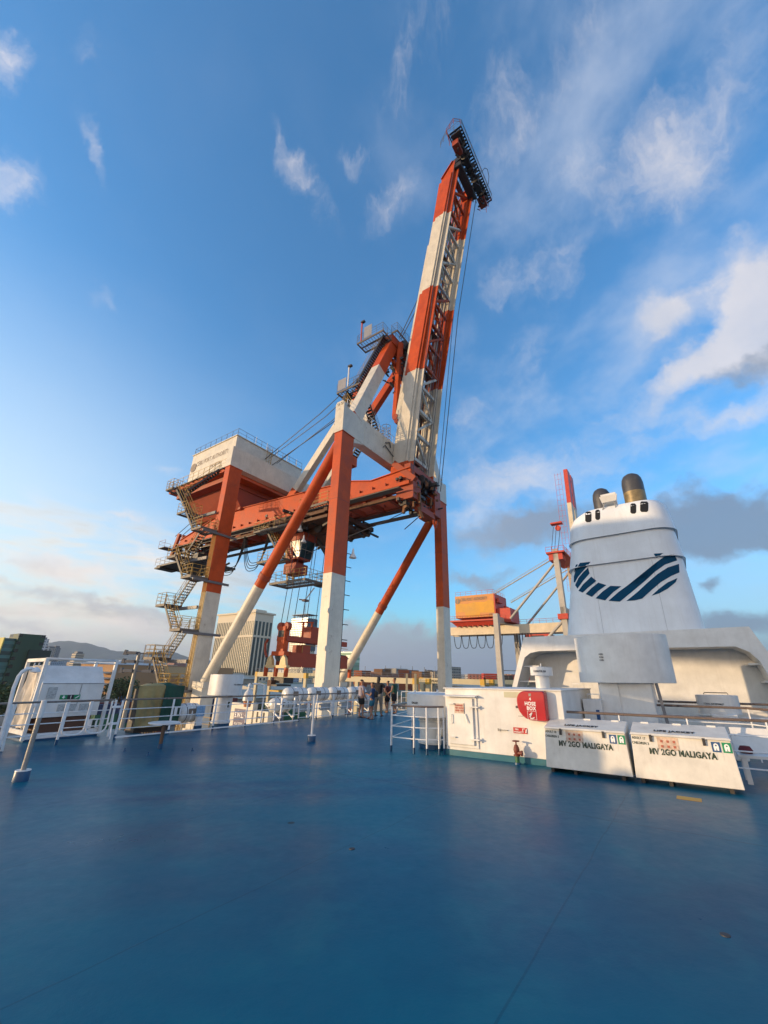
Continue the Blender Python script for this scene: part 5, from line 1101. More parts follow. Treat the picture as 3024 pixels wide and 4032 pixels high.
for s in (6.0, 10.0): MB(G2).m(PK).prism([(-3, 10.6), (33, 10.6), (36.5, 11.9), (33.5, 12.4), (33, 12.75), (-3, 12.9)], s, s + .9, 'yz').build('girder', c2)
b = MB(G2).m(HOUSE_O); b.box((4.1, 18.4, 14.9), (13, 29.6, 20.9)); b.build('machinery_house', c2)
MB(G2).m(YPATCH).prism([(18.45, 15.9), (18.45, 18.9), (19.6, 19.3), (21, 18.8), (24, 19.0), (26, 18.6), (28.5, 18.9), (29.55, 18.2), (29.5, 16.6), (26.8, 16.5), (26.6, 15.2), (22.5, 15.2), (22.4, 16.1)], 4.06, 4.1, 'yz').build('repainted_patch', c2)
b = MB(G2).m(RED2); b.box((4.12, 18.1, 14.9), (13.1, 18.4, 20.9)); b.box((3.6, 17.2, 13.9), (13.4, 31.2, 14.3)); b.hexa([(5, 17.4, 12.9), (12, 17.4, 12.9), (12, 30, 12.9), (5, 30, 12.9)], [(4.2, 17.4, 13.9), (13, 17.4, 13.9), (13, 31, 13.9), (4.2, 31, 13.9)]); b.box((5, 14.5, 13.5), (12, 18.1, 17.0)); b.build('house_base', c2)
for (s_, t_, z_) in ((5.0, 17.9, 18.6), (9, 17.6, 17)): MB(G2).m(RED2).box((s_, t_ - .6, z_), (s_ + 3, t_, z_ + 1.2)).build('wall_box', c2)
text('CEBU PORT AUTHORITY', G2(4.0, 28.0, 19.45), -V, (0, 0, 1), 1.15, TXTGREY, 'lettering', c2, .012, squash=.60); text('CIA', G2(4.0, 19.9, 15.2), -V, (0, 0, 1), .8, TXTGREY, 'lettering', c2, .01)
b = MB(G2).m(TXTGREY); b.lathe((4.04, 28.8, 19.5), [(0, 0), (.75, 0), (.75, .02)], 24, (-1, 0, 0)); b.m(HOUSE_O).box((3.99, 28.75, 18.8), (4.01, 28.85, 20.2)); b.build('emblem', c2)
rail3([(13, 18.5, 20.9), (4.2, 18.5, 20.9), (4.2, 29.5, 20.9)], G2, RED2, 1.1, .04, 1.6).build('roof_railing', c2); rail3([(3.6, 17.2, 14.3), (3.6, 31.2, 14.3)], G2, RED2, 1.1, .04, 1.6).build('walkway_railing', c2)
rail3([(5.7, -2, 12.9), (5.7, 14, 12.9)], G2, RED2, 1.0, .04, 1.6).build('girder_railing', c2)
for i in range(8): MB(G2).m(RED2).box((5, 19 + i * 1.5, 12.6), (5.4, 19.3 + i * 1.5, 13.4)).build('stool', c2)
for s_ in (1.0, 15.2):
    b = MB(G2).m(GREYP); b.tube((s_ + 4, .8, 28.6), (s_ + 4, 14.6, 14.2), .32, 10); b.tube((s_ + 3.5, .8, 29.0), (s_ + 3.5, 18.6, 20.6), .16, 8); b.tube((s_ + 3.1, .8, 29.6), (s_ + 3.1, 18.6, 21.0), .07, 6); b.build('back_stay', c2)
    MB(G2).m(GREYP).tube((s_ + 3, 1.0, 13.6), (s_ + 3, 6.2, 8.6), .35, 10).build('knee_brace', c2)
b = MB(G2).m(RED2); b.box((-.6, -1.6, 28.4), (16.5, 2.6, 28.8)); b.box((0, -1, 26.8), (3, 2.2, 28.3)); b.build('apex_platform', c2)
rail3([(-.6, 2.6, 28.8), (-.6, -1.6, 28.8), (16.5, -1.6, 28.8)], G2, RED2, 1.2, .05, 1.4).build('apex_railing', c2)
b = MB(G2).m(RED2); b.box((-.5, -.4, 12.8), (3, 1.8, 14.0)); b.build('leg_gallery', c2)
for s_ in (5.6, 9.6):
    b = MB(G2).beam((s_, -2.6, 12), (s_, -3.9, 52), 1.0, 3.0, segs=[(.76, PK), (1, RED2)]); b.build('boom_girder', c2)
for k in range(9): MB(G2).m(DKGREY).beam((5.6, -2.8 - k * .1, 18 + k * 4), (9.6, -2.8 - k * .1, 18 + k * 4), .5).build('boom_tie', c2)
b = MB(G2).m(RED2)
for k in range(22): 
    z_ = 20 + k * 1.5; t_ = -2.8 - (z_ - 12) / 40 + 2.2
    b.pipe([(5.2, t_ - .9, z_), (5.2, t_ + .7, z_)], .03, 4)
b.tube((5.2, -1.7, 20), (5.2, -2.5, 52), .035, 5); b.tube((5.2, -.1, 20), (5.2, -.9, 52), .035, 5); b.tube((5.2, -.9, 20), (5.2, -1.7, 52), .03, 5); b.box((4.6, -1.0, 37.6), (6.4, 1.8, 38.0)); b.lathe((5.2, .2, 36.5), [(.7, 0), (.7, .5)], 14, (1, 0, 0)); b.build('boom_walkway', c2)
for t_, z_ in ((1.2, 37), (.4, 37.4), (-.4, 36.5)): MB(G2).m(CABLE).tube((5.2, t_, z_), (5.2, t_ + 1.6, 29), .07, 5).build('rope', c2)
for i in range(6):
    ta = 31 - i * 2.3; pts = [(5.4, ta - 2.3 * u_ / 8, 10.5 - 3.4 * (1 - (2 * u_ / 8 - 1) ** 4)) for u_ in range(9)]; MB(G2).m(BLACK).pipe(pts, .09, 5).build('festoon_cable', c2)
for i in range(6):
    ta = 14.2 - i * .7; pts = [(5.4, ta - .7 * u_ / 8, 10.5 - 3.4 * (1 - (2 * u_ / 8 - 1) ** 4)) for u_ in range(9)]; MB(G2).m(BLACK).pipe(pts, .08, 5).build('festoon_cable', c2)
b = MB(G2).m(RED2); b.box((5.5, 5.5, 8.2), (10.5, 11.5, 10.2)); b.m(DARK).box((5.4, 7, 7.4), (8, 9.8, 9.9)); b.build('trolley', c2)
b = MB(G2).m(RED2); b.box((5.6, 5.2, 4.6), (6.4, 7, 6.4)); b.tube((6, 5.8, 6), (6, 5.8, 9), .2); b.build('trolley_cage', c2)

# ================================================================== PORT AND TOWN
def Bf(s, t, z): return U * s + V * t + Vector((0, 0, z))
def ground(name, z, r, mt, label=None):
    b = MB(Wd).m(mt); b.add([(-r, -r, z), (r, -r, z), (r, r, z), (-r, r, z)], [(0, 1, 2, 3)]); o = b.build(name, fixn=False); o['kind'] = 'structure'; return o
WATER = mat('sea_water', (.01, .035, .045), .12, bump=.6, bscale=.3)
ground('sea', QZ - 2.2, 30000, WATER)
QM = mat('quay_concrete', (.20, .18, .15), .95, spec=.05, var=.3, vscale=.05, dirt=.3)
b = MB(lambda s, t, z: CC + U * s + V * t + Vector((0, 0, z))).m(QM); b.prism([(-400, -4), (900, -4), (900, 700), (-400, 700)], QZ - 3, QZ, 'xy'); struct(b.build('quay'))
LAND = mat('town_ground', (.07, .07, .05), .95, spec=.05, var=.5, vscale=.01)
b = MB(Wd).m(LAND); b.prism([(-9000, 260), (9000, 700), (9000, 14000), (-9000, 14000)], QZ - 3, QZ - .4, 'xy'); struct(b.build('town_ground'))
b = MB(lambda s, t, z: CC + U * s + V * t + Vector((0, 0, z))).m(mat('yellow_road_paint', (.4, .28, .03), .7))
for t in (-2.6, 20, 34): b.box((-200, t, QZ + .004), (300, t + .2, QZ + .008))
struct(b.build('road_marking'))
# hills
def hill(prof, Y, nm, col, depth=1500):
    b = MB(Wd).m(col); vs = []; fs = []; n = 150; m_ = 9
    xs = [p[0] for p in prof]
    for i in range(n + 1):
        px = xs[0] + (xs[-1] - xs[0]) * i / n
        for k in range(len(prof) - 1):
            if prof[k][0] <= px <= prof[k + 1][0]: f = (px - prof[k][0]) / (prof[k + 1][0] - prof[k][0]); f = f * f * (3 - 2 * f); py = prof[k][1] + (prof[k + 1][1] - prof[k][1]) * f
        top = atY(px, py, Y)
        for j in range(m_ + 1):
            q = j / m_; y = Y - depth * (1 - q); sc_ = y / Y
            z = (top.z + 30) * (q ** 1.3) - 30
            if 0 < j: z += (noise.noise(Vector((top.x / 260, y / 300, 3))) * 60 + noise.noise(Vector((top.x / 80, y / 90, 7))) * 22) * min(1, q * 2) * (.35 if j == m_ else 1)
            vs.append((top.x * (.97 + .03 * q), y, z))
    for i in range(n):
        for j in range(m_): a = i * (m_ + 1) + j; fs.append((a, a + m_ + 1, a + m_ + 2, a + 1))
    b.add(vs, fs, True); o = b.build(nm); o['kind'] = 'structure'; return o
HG = mat('forested_hill', (.035, .055, .03), .95, var=.5, vscale=.004)
hill([(-500, 2600), (-100, 2575), (110, 2560), (190, 2532), (240, 2524), (270, 2524), (330, 2530), (400, 2548), (470, 2566), (530, 2572), (600, 2570), (650, 2566), (700, 2574), (760, 2592), (900, 2612), (1100, 2628), (1300, 2640)], 7200, 'hills', HG)
hill([(480, 2600), (590, 2578), (640, 2566), (662, 2563), (690, 2570), (740, 2590), (860, 2612), (1000, 2630)], 9200, 'far_hills', HG)
hill([(-700, 2625), (0, 2612), (150, 2600), (300, 2606), (450, 2600), (600, 2612), (800, 2626), (1000, 2640)], 4200, 'near_hills', mat('wooded_foothill', (.03, .05, .025), .95, var=.5, vscale=.006), 900)
# buildings
def facade(name, wall, win, pw, ph, fw_=.55, fh=.55, rough=.6, off=0):
    if name in MATS: return MATS[name]
    m_ = bpy.data.materials.new(name); m_.use_nodes = True; N = NT(m_.node_tree)
    sp_ = N.n('ShaderNodeSeparateXYZ', {0: N.n('ShaderNodeTexCoord').outputs['Object']})
    xy = N.m('ADD', sp_.outputs[0], sp_.outputs[1])
    a = N.m('LESS_THAN', N.m('FRACT', N.m('DIVIDE', N.m('ADD', xy, 1000.0 + off), pw)), fw_); c = N.m('LESS_THAN', N.m('FRACT', N.m('DIVIDE', N.m('ADD', sp_.outputs[2], 100.0), ph)), fh)
    nz = N.n('ShaderNodeNewGeometry').outputs['Normal']; up_ = N.n('ShaderNodeSeparateXYZ', {0: nz}).outputs[2]
    w = N.m('MULTIPLY', N.m('MULTIPLY', a, c), N.m('LESS_THAN', up_, .5))
    v = N.n('ShaderNodeTexWhiteNoise', {0: N.n('ShaderNodeCombineXYZ', {0: N.m('FLOOR', N.m('DIVIDE', xy, pw)), 1: N.m('FLOOR', N.m('DIVIDE', sp_.outputs[2], ph))}).outputs[0]}, noise_dimensions='2D').outputs[0]
    wc = N.mix(v, (*[x * .6 for x in win], 1), (*[min(1, x * 1.8) for x in win], 1))
    b = N.n('ShaderNodeBsdfPrincipled', {'Base Color': N.mix(w, (*wall, 1), wc), 'Roughness': N.mr(w, 0, 1, rough, .2)}); N.n('ShaderNodeOutputMaterial', {0: b.outputs[0]}); MATS[name] = m_; return m_
def bld(name, px, py, Y, wl, wr, mt, label, cat='building', group=None, zb=QZ, roof=None, parts=None):
    """block whose nearest vertical edge passes through the photo pixel at depth Y: wl metres to the left (sunlit), wr to the right"""
    P = atY(px, py, Y); s0, t0 = P.dot(U), P.dot(V); top = P.z
    g = thing(name, Bf(s0, t0, zb), label, cat, group)
    MB(Bf).m(mt).box((s0, t0, zb), (s0 + wr, t0 + wl, top)).build('wall', g)
    if roof: MB(Bf).m(roof).box((s0 - .4, t0 - .4, top), (s0 + wr + .4, t0 + wl + .4, top + max(.8, Y * .002))).build('roof', g)
    return g, s0, t0, top
CRM = mat('cream_stone', (.64, .56, .42), .7, var=.05)
WINS = mat('dark_green_glass', (.03, .045, .04), .15)
# hotel tower
g, s0, t0, top = bld('hotel_tower', 1008, 2412, 400, 60, 22, CRM, 'tall cream hotel tower with long dark vertical window strips, between the crane legs', roof=None)
MB(Bf).m(CRM).box((s0 - 1.2, t0 - 1.2, top), (s0 + 24, t0 + 61, top + 1.6)).build('cornice', g)
MB(Bf).m(CRM).box((s0 + 3, t0 + 4, top + 1.6), (s0 + 16, t0 + 34, top + 4)).build('roof_house', g)
def strips(n, w, face, gap=.48):
    for (z0, z1) in ((top - 20.5, top - 7.5), (-3 + 1, top - 22.5)):
        for i in range(n):
            a = w * (i + .5) / n; h_ = w / n * gap / 2
            b = MB(Bf).m(WINS)
            if face == 'L': b.box((s0 - .12, t0 + a - h_, z0), (s0 + .1, t0 + a + h_, z1))
            else: b.box((s0 + a - h_, t0 - .12, z0), (s0 + a + h_, t0 + .1, z1))
            b.build('window_strip', g)
strips(22, 60, 'L', .55); strips(5, 22, 'R', .6)
for k in (-6.2, -10.5):
    for i in range(17): MB(Bf).m(WINS).box((s0 - .1, t0 + 60 * (i + .3) / 17, k), (s0 + .1, t0 + 60 * (i + .7) / 17, k + 2.1)).build('window', g)
    for i in range(5): MB(Bf).m(WINS).box((s0 + 22 * (i + .3) / 5, t0 - .1, k), (s0 + 22 * (i + .7) / 5, t0 + .1, k + 2.1)).build('window', g)
MB(Bf).m(CRM).box((s0 - .5, t0 - .5, top - 22.4), (s0 + 22, t0 + 60.2, top - 20.6)).build('belt_course', g)
MB(Bf).m(CRM).box((s0 - 12, t0 + 4, QZ), (s0 + 1, t0 + 60, -1.5)).build('podium', g)
MB(Bf).m(mat('pale_roof_edge', (.55, .5, .4), .7)).box((s0 - 12.5, t0 + 3.5, -1.5), (s0 + 1, t0 + 61, -.6)).build('podium_roof', g)
# tower under construction with its tower crane
g, s0, t0, top = bld('unfinished_tower', 1212, 2432, 620, 34, 20, facade('unfinished_facade', (.50, .46, .36), (.05, .07, .08), 3.4, 3.3, .5, .6), 'glassy high-rise still being built, with scaffolding on its roof, right of the hotel tower')
b = MB(Bf).m(DKGREY)
for i in range(8): b.beam((s0 + 1, t0 + 1 + i * 4.4, top), (s0 + 1, t0 + 1 + i * 4.4, top + 5), .5); b.beam((s0 + 18, t0 + 1 + i * 4.4, top), (s0 + 18, t0 + 1 + i * 4.4, top + 5), .5)
b.box((s0 - .5, t0 - .5, top + 5), (s0 + 20.5, t0 + 34.5, top + 5.8)); b.build('roof_frame', g)
MB(Bf).m(mat('scaffold_net', (.06, .08, .10), .7)).box((s0 - .6, t0 - .6, top - 46), (s0 + 20.6, t0 - .05, top - 1)).build('scaffold_net', g)
P = atY(1196, 2432, 600); s1, t1 = P.dot(U), P.dot(V)
tcg = thing('tower_crane', Bf(s1, t1, QZ), 'thin tower crane with a steep jib above the unfinished high-rise', 'tower crane')
b = MB(Bf).m(mat('tower_crane_grey', (.25, .24, .24), .6))
for (a, c) in ((0, 0), (2, 0), (2, 2), (0, 2)): b.tube((s1 + a, t1 + c, QZ), (s1 + a, t1 + c, 98), .22, 4)
for k in range(36): b.tube((s1, t1, QZ + 3.1 * k), (s1 + 2, t1 + 2, QZ + 3.1 * k + 3), .15, 4); b.tube((s1 + 2, t1, QZ + 3.1 * k), (s1, t1 + 2, QZ + 3.1 * k + 3), .15, 4)
b.build('mast', tcg)
MB(Bf).m(RUSTY).box((s1 - 3, t1 - 2, 98), (s1 + 5, t1 + 4, 101)).build('slewing_cab', tcg)
Pe = atY(1238, 2314, 600); MB(Bf).m(mat('tower_crane_grey', ())).beam((s1 + 1, t1 + 1, 101), (Pe.dot(U), Pe.dot(V), Pe.z), 1.3).build('jib', tcg)
MB(Bf).m(RUSTY).beam((s1 + 1, t1 + 1, 100), (s1 - 4, t1 + 9, 101), 1.6).build('counter_jib', tcg)
bld('office_block', 1393, 2566, 340, 16, 8, facade('green_glass_bands', (.22, .38, .25), (.42, .55, .42), 60, 3.6, 1, .5), 'green glass office block with pale floor bands, right of the crane leg')
bld('office_block', 1352, 2590, 330, 12, 10, facade('dark_green_bands', (.10, .16, .14), (.04, .08, .08), 40, 3.4, 1, .5), 'darker green office block partly hidden by the front crane leg')
bld('apartment_block', 1778, 2625, 520, 6, 26, facade('beige_balconies', (.30, .27, .22), (.09, .08, .07), 5.0, 3.2, .72, .5), 'beige apartment block with rows of balconies, right of the far crane leg')
# left office towers
bld('office_tower', 22, 2512, 230, 30, 13, facade('teal_glass_bands', (.07, .19, .18), (.03, .09, .09), 90, 3.6, 1, .55), 'teal glass office tower with a yellow-green sunlit end, at the left edge')
P = atY(20, 2512, 229.5); b = MB(Bf).m(mat('lime_wall', (.45, .40, .08), .6)); b.box((P.dot(U) - .5, P.dot(V) - .6, QZ), (P.dot(U), P.dot(V) + 30, P.z + .3)); b.build('end_wall', bpy.data.objects.get('office_tower'))
bld('office_tower', 78, 2494, 232, 16, 12, facade('dark_green_wall_slots', (.022, .06, .032), (.004, .008, .008), 13.0, 4.0, .36, .42, off=4), 'dark green office tower with a column of slot windows, taller than its teal neighbour')
bld('office_block', 118, 2558, 236, 14, 10, mat('dark_green_wall', (.015, .03, .022), .6), 'low dark green block at the foot of the green office tower')
FB = [(133, 2513, 520, 14, 16, 'tall pale apartment tower just right of the dark green tower'), (158, 2545, 640, 12, 12, 'white-topped slim building right of the tall pale tower'),
      (186, 2551, 900, 14, 16, 'beige slab tower, left one of a pair before the hills'), (215, 2550, 950, 12, 12, 'grey slab tower, right one of a pair before the hills'),
      (170, 2560, 800, 14, 14, 'bluish mid-height block left of the beige slab tower'), (300, 2572, 700, 16, 12, 'cream building with a dark stepped roof, alone before the hills')]
fm = [facade('pale_tower_facade', (.50, .50, .50), (.15, .17, .2), 3.2, 3.2), facade('white_block_facade', (.5, .48, .45), (.12, .12, .13), 4, 3.3), facade('beige_slab_facade', (.36, .32, .26), (.12, .12, .12), 3, 3.1),
      facade('grey_slab_facade', (.22, .23, .24), (.08, .09, .1), 3, 3.1), facade('blue_grey_facade', (.24, .28, .32), (.1, .12, .14), 3.5, 3.3), facade('cream_facade', (.50, .42, .30), (.14, .12, .1), 30, 3.4, 1, .5)]
for (px, py, Y, wl, wr, lb_), mt in zip(FB, fm):
    g, s0, t0, top = bld('apartment_tower', px, py, Y, wl, wr, mt, lb_)
    MB(Bf).m(DKGREY).box((s0 + 2, t0 + 2, top), (s0 + wr - 2, t0 + wl - 2, top + Y * .004)).build('roof_house', g)
random.seed(33)
COLN = [('white', (.62, .60, .56)), ('cream', (.52, .45, .34)), ('grey', (.26, .26, .27)), ('brick-red', (.26, .09, .06)), ('pale blue', (.3, .38, .46)), ('tan', (.34, .26, .17))]
ordn = ['first', 'second', 'third', 'fourth', 'fifth', 'sixth', 'seventh', 'eighth', 'ninth', 'tenth', 'eleventh', 'twelfth', 'thirteenth', 'fourteenth', 'fifteenth', 'sixteenth', 'seventeenth', 'eighteenth', 'nineteenth', 'twentieth']
def lowtown(pxs, y0, y1, Y0, Y1, where):
    cnt = {}
    for i, px in enumerate(pxs):
        nm, c = random.choice(COLN); Y = random.uniform(Y0, Y1); k = cnt.get(nm, 0); cnt[nm] = k + 1
        bld('town_house', px, random.uniform(y0, y1), Y, random.uniform(.018, .04) * Y, random.uniform(.012, .04) * Y, facade('town_' + nm.replace(' ', '_') + '_' + str(i % 3), c, tuple(x * .3 for x in c), 3.0 + i % 3, 3.1, .5, .5), f'{nm} town building, {ordn[k]} from left {where}', group='small town buildings ' + where)
lowtown([200 + i * 27 for i in range(19)], 2596, 2632, 700, 1500, 'at the foot of the hills')
lowtown([1010 + i * 22 for i in range(14)], 2636, 2652, 500, 1100, 'between the hotel tower and the front crane leg')
lowtown([1400 + i * 26 for i in range(13)], 2638, 2654, 500, 1000, 'behind the group of people')
lowtown([1850 + i * 24 for i in range(8)], 2652, 2662, 500, 1000, 'right of the far crane leg')
# brown mall
g, s0, t0, top = bld('shopping_hall', 452, 2616, 300, 55, 96, mat('tan_wall', (.33, .19, .09), .8, var=.1, vscale=.05), 'huge tan windowless hall left of the crane stairs, orange where the sun hits')
MB(Bf).m(mat('pale_wall_band', (.46, .32, .17), .8)).box((s0 + 32, t0 - .3, top - 7), (s0 + 66, t0, top - .5)).build('pale_band', g)
MB(Bf).m(mat('pale_sheet_roof', (.50, .50, .48), .6)).hexa([(s0 - 1, t0 - .5, top), (s0 + 34, t0 - .5, top), (s0 + 34, t0 + 55, top), (s0 - 1, t0 + 55, top)], [(s0 + 6, t0 + 4, top + 3), (s0 + 28, t0 + 4, top + 3), (s0 + 28, t0 + 50, top + 3), (s0 + 6, t0 + 50, top + 3)]).build('roof', g)
b = MB(Bf).m(mat('white_balcony', (.55, .5, .42), .7))
for k in range(4): b.box((s0 - 6, t0 + 2, -13 + k * 3.6), (s0 + .5, t0 + 14, -12 + k * 3.6))
b.build('balconies', g)
# sheds
SHR = mat('pale_corrugated_roof', (.50, .46, .38), .9, spec=.1, streak=.4, dirt=.2, vscale=.1); RST = mat('rusty_roof', (.26, .09, .045), .9, spec=.1, dirt=.4, vscale=.08); SHW = mat('shed_wall', (.32, .30, .25), .8, dirt=.3, vscale=.1)
def shed(px, py, Y, wl, wr, roof, label, rise=3.0):
    P = atY(px, py, Y); s0, t0 = P.dot(U), P.dot(V); z = P.z
    g = thing('warehouse', Bf(s0, t0, QZ), label, 'warehouse'); MB(Bf).m(SHW).box((s0, t0, QZ), (s0 + wr, t0 + wl, z - rise)).build('wall', g)
    b = MB(Bf).m(roof); b.prism([(t0 - 1, z - rise), (t0 + wl / 2, z), (t0 + wl + 1, z - rise)], s0 - 1, s0 + wr + 1, 'yz'); b.build('roof', g)
    for k in range(int(wr // 12)): MB(Bf).m(DARK).box((s0 + 3 + k * 12, t0 - .1, QZ), (s0 + 9 + k * 12, t0 + .05, QZ + 5)).build('door', g)
shed(1040, 2700, 240, 40, 60, SHR, 'long warehouse with a pale gabled roof between the hotel and the front crane leg'); shed(905, 2722, 190, 30, 34, SHR, 'warehouse with a cream roof left of the grey yard gantry')
shed(1110, 2690, 300, 46, 80, mat('green_grey_roof', (.24, .26, .20), .9, spec=.1, streak=.3, vscale=.1), 'warehouse with a grey-green roof under the hanging spreader'); shed(1385, 2648, 330, 40, 90, RST, 'long rust-roofed warehouse right of the tube brace')
shed(1530, 2646, 400, 40, 80, RST, 'rust-roofed warehouse behind the person in green'); shed(1590, 2722, 170, 14, 14, mat('green_tin_roof', (.16, .18, .13), .9, spec=.1, streak=.3, vscale=.2), 'green-roofed shed beyond the drum ventilator', 2); shed(760, 2655, 330, 40, 60, SHR, 'pale-roofed hall hidden behind the crane stairs')
# light masts
def mast(px, py, Y, r, lv, label, dx=0):
    top = atY(px, py, Y); g = thing('light_mast', (top.x, top.y, QZ), label, 'light mast'); b = MB(Wd).m(STEEL); b.tube((top.x, top.y, QZ), (top.x, top.y, top.z), r * 1.5, 12, r1=r * .8); b.build('pole', g)
    b = MB(Wd).m(STEEL); b.tube((top.x + r * 5, top.y + 1, lv[-1]), (top.x + r * 5, top.y + 1, lv[0]), r * .5, 8); b.tube((top.x + r * 2.4, top.y, top.z - 1), (top.x + r * 2.4, top.y, top.z + 1.2), r * .15, 5); b.build('raising_rail', g)
    for z in lv:
        b = MB(Wd).m(DKGREY)
        for e in (-1, 1):
            b.beam((top.x, top.y, z), (top.x + e * r * 9.5 + r * 2, top.y, z), r * .6)
            b.box((top.x + e * r * 5 + r * 2 - r * 2.4, top.y - r * 2, z - r * .6), (top.x + e * r * 5 + r * 2 + r * 2.4, top.y + r * 2, z + r * .8))
            b.hexa([(top.x + e * r * 9 + r, top.y - r, z - r), (top.x + e * r * 9 + r * 3, top.y - r, z - r), (top.x + e * r * 9 + r * 3, top.y + r, z - r), (top.x + e * r * 9 + r, top.y + r, z - r)], [(top.x + e * r * 9 + r * 1.6, top.y - r, z + r * 1.5), (top.x + e * r * 9 + r * 2.4, top.y - r, z + r * 1.5), (top.x + e * r * 9 + r * 2.4, top.y + r, z + r * 1.5), (top.x + e * r * 9 + r * 1.6, top.y + r, z + r * 1.5)])
        b.build('lamp_ring', g)
Z_ = lambda px, py, Y: atY(px, py, Y).z
mast(548, 2572, 62, .27, [Z_(548, 2572, 62), Z_(540, 2606, 62), Z_(530, 2642, 62)], 'tall grey light mast with three rings of floodlights, left of the green tarpaulin')
mast(1704, 2640, 130, .3, [Z_(1704, 2642, 130), Z_(1704, 2680, 130)], 'dark light mast with two rings beside the far crane leg')
# trees
LEAF = mat('tree_leaves', (.035, .06, .018), .8, var=.5, vscale=.4); BARK = mat('tree_bark', (.09, .065, .04), .9)
def tree(px, py, Y, r, label, seed):
    P = atY(px, py, Y); g = thing('broadleaf_tree', (P.x, P.y, QZ), label, 'tree'); random.seed(seed)
    top = P.z; cz = top - r * .75
    b = MB(Wd).m(BARK); b.tube((P.x, P.y, QZ), (P.x, P.y, cz - r * .2), r * .09, 8, r1=r * .05)
    for k in range(6): a = k * 1.05; b.tube((P.x, P.y, cz - r * .7), (P.x + math.cos(a) * r * .6, P.y + math.sin(a) * r * .6, cz + r * .1), r * .04, 6, r1=r * .015)
    b.build('trunk', g)
    cl = [(random.gauss(0, .5) * r, random.gauss(0, .5) * r, random.uniform(-.5, .5) * r, random.uniform(.22, .42) * r) for _ in range(26)]
    b = MB(Wd).m(LEAF)
    for (x, y, z, q) in cl:
        for _ in range(90):
            d = Vector((random.gauss(0, 1), random.gauss(0, 1), random.gauss(0, .8))).normalized() * q * random.uniform(.6, 1.08); c = Vector((P.x + x, P.y + y, cz + z)) + d
            e1 = Vector((random.gauss(0, 1), random.gauss(0, 1), random.gauss(0, 1))).normalized() * r * .055; e2 = e1.orthogonal().normalized() * r * .045
            b.add([tuple(c - e1), tuple(c + e2), tuple(c + e1), tuple(c - e2)], [(0, 1, 2, 3)])
    b.build('crown', g, ); return g
tree(492, 2664, 150, 5.5, 'round dark green tree just left of the light mast', 2); tree(590, 2690, 170, 4, 'dark tree low behind the green tarpaulin', 3); tree(20, 2690, 130, 6, 'dark tree at the foot of the teal tower, left edge', 4); tree(70, 2705, 140, 5, 'smaller dark tree right of the one at the left edge', 8)
tree(1005, 2775, 95, 2.6, 'bright green small tree behind the lowest life raft canister', 5); tree(700, 2700, 170, 4, 'dark tree behind the yellow crane stairs', 6)
# yard gantries
YB = mat('gantry_cream', (.48, .42, .27), .6, streak=.5, dirt=.2, vscale=.3); YE = mat('gantry_yellow', (.55, .33, .04), .6)
def rtg(pxl, pyl, pxr, Y, zt, label, mt=YB, legs=YB, load=True, txt=None, hbeam=2.0):
    """rubber-tyred gantry: beam runs across the quay (along V)"""
    P = atY(pxr, pyl, Y); s0, t0 = P.dot(U), P.dot(V)
    # find beam length so that its left end falls on pxl
    d = raydir(pxl, pyl); 
    t1 = s0 * d.dot(V) / d.dot(U); L = t1 - t0; z = P.z
    g = thing('yard_gantry', Bf(s0, t0 + L / 2, QZ), label, 'gantry crane')
    for s in (s0, s0 + 6.5):
        MB(Bf).m(mt).box((s, t0, z - hbeam), (s + 1.1, t1, z)).build('beam', g)
        for t in (t0, t1 - 1.2):
            MB(Bf).m(legs).box((s + .1, t, QZ + 1.6), (s + .9, t + 1.2, z - hbeam)).build('leg', g)
            MB(Bf).m(YE).box((s - .04, t - .02, z - hbeam), (s + 1.14, t + 1.22, z + .05)).build('end_cap', g)
    for t in (t0, t1 - 1.2):
        MB(Bf).m(legs).box((s0 - 2, t, QZ + 1.4), (s0 + 9.5, t + 1.2, QZ + 2.6)).build('wheel_beam', g)
        for k in (s0 - 1.5, s0 + 1, s0 + 6.5, s0 + 8.6): MB(Bf).m(BLACK).lathe((k, t + .2, QZ + .8), [(.8, 0), (.8, .8)], 16, (0, 1, 0)).build('wheel', g)
    rail3([(s0, t0, z), (s0, t1, z)], Bf, DKGREY, 1.1, .06, 1.8).build('railing', g)
    if load:
        tm = t0 + L * .55; b = MB(Bf).m(DARK); b.box((s0 + 1.2, tm - 2.5, z - 3.6), (s0 + 6, tm + 2.5, z - .8)); b.box((s0 - .8, tm - 1.5, z - 4.6), (s0 + 6, tm + 3.4, z - 4.0)); b.build('trolley', g)
        MB(Bf).m(RUSTY).box((s0 - .9, tm + 1.6, z - 4.6), (s0 + 1.4, tm + 3.6, z - 2.6)).build('cab', g)
        MB(Bf).m(YE).box((s0 - .6, tm - 2.6, z - 6.4), (s0 + 6, tm + 2.6, z - 5.9)).build('lifting_frame', g)
    if txt: text(txt, Bf(s0 - .06, t0 + L * .8, z - hbeam * .8), -V, (0, 0, 1), hbeam * .65, TXTBLK, 'lettering', g, .02)
    return g
rtg(1005, 2651, 1206, 150, -3, 'cream yard gantry with yellow corners numbered Y7, between the hotel and front crane leg', txt='Y7', hbeam=1.6)
rtg(1340, 2672, 1640, 110, -3, 'long cream yard gantry right behind the group of people', load=False, hbeam=1.3); rtg(1652, 2676, 1906, 118, -3, 'cream yard gantry marked PEAK, passing behind the far crane leg', txt='PEAK', hbeam=1.4, load=False)
rtg(1912, 2680, 2100, 125, -3, 'grey-green yard gantry with a red trolley at the second crane\'s leg', mt=mat('gantry_greygreen', (.16, .20, .19), .6), legs=mat('gantry_greygreen', ()), hbeam=1.8)
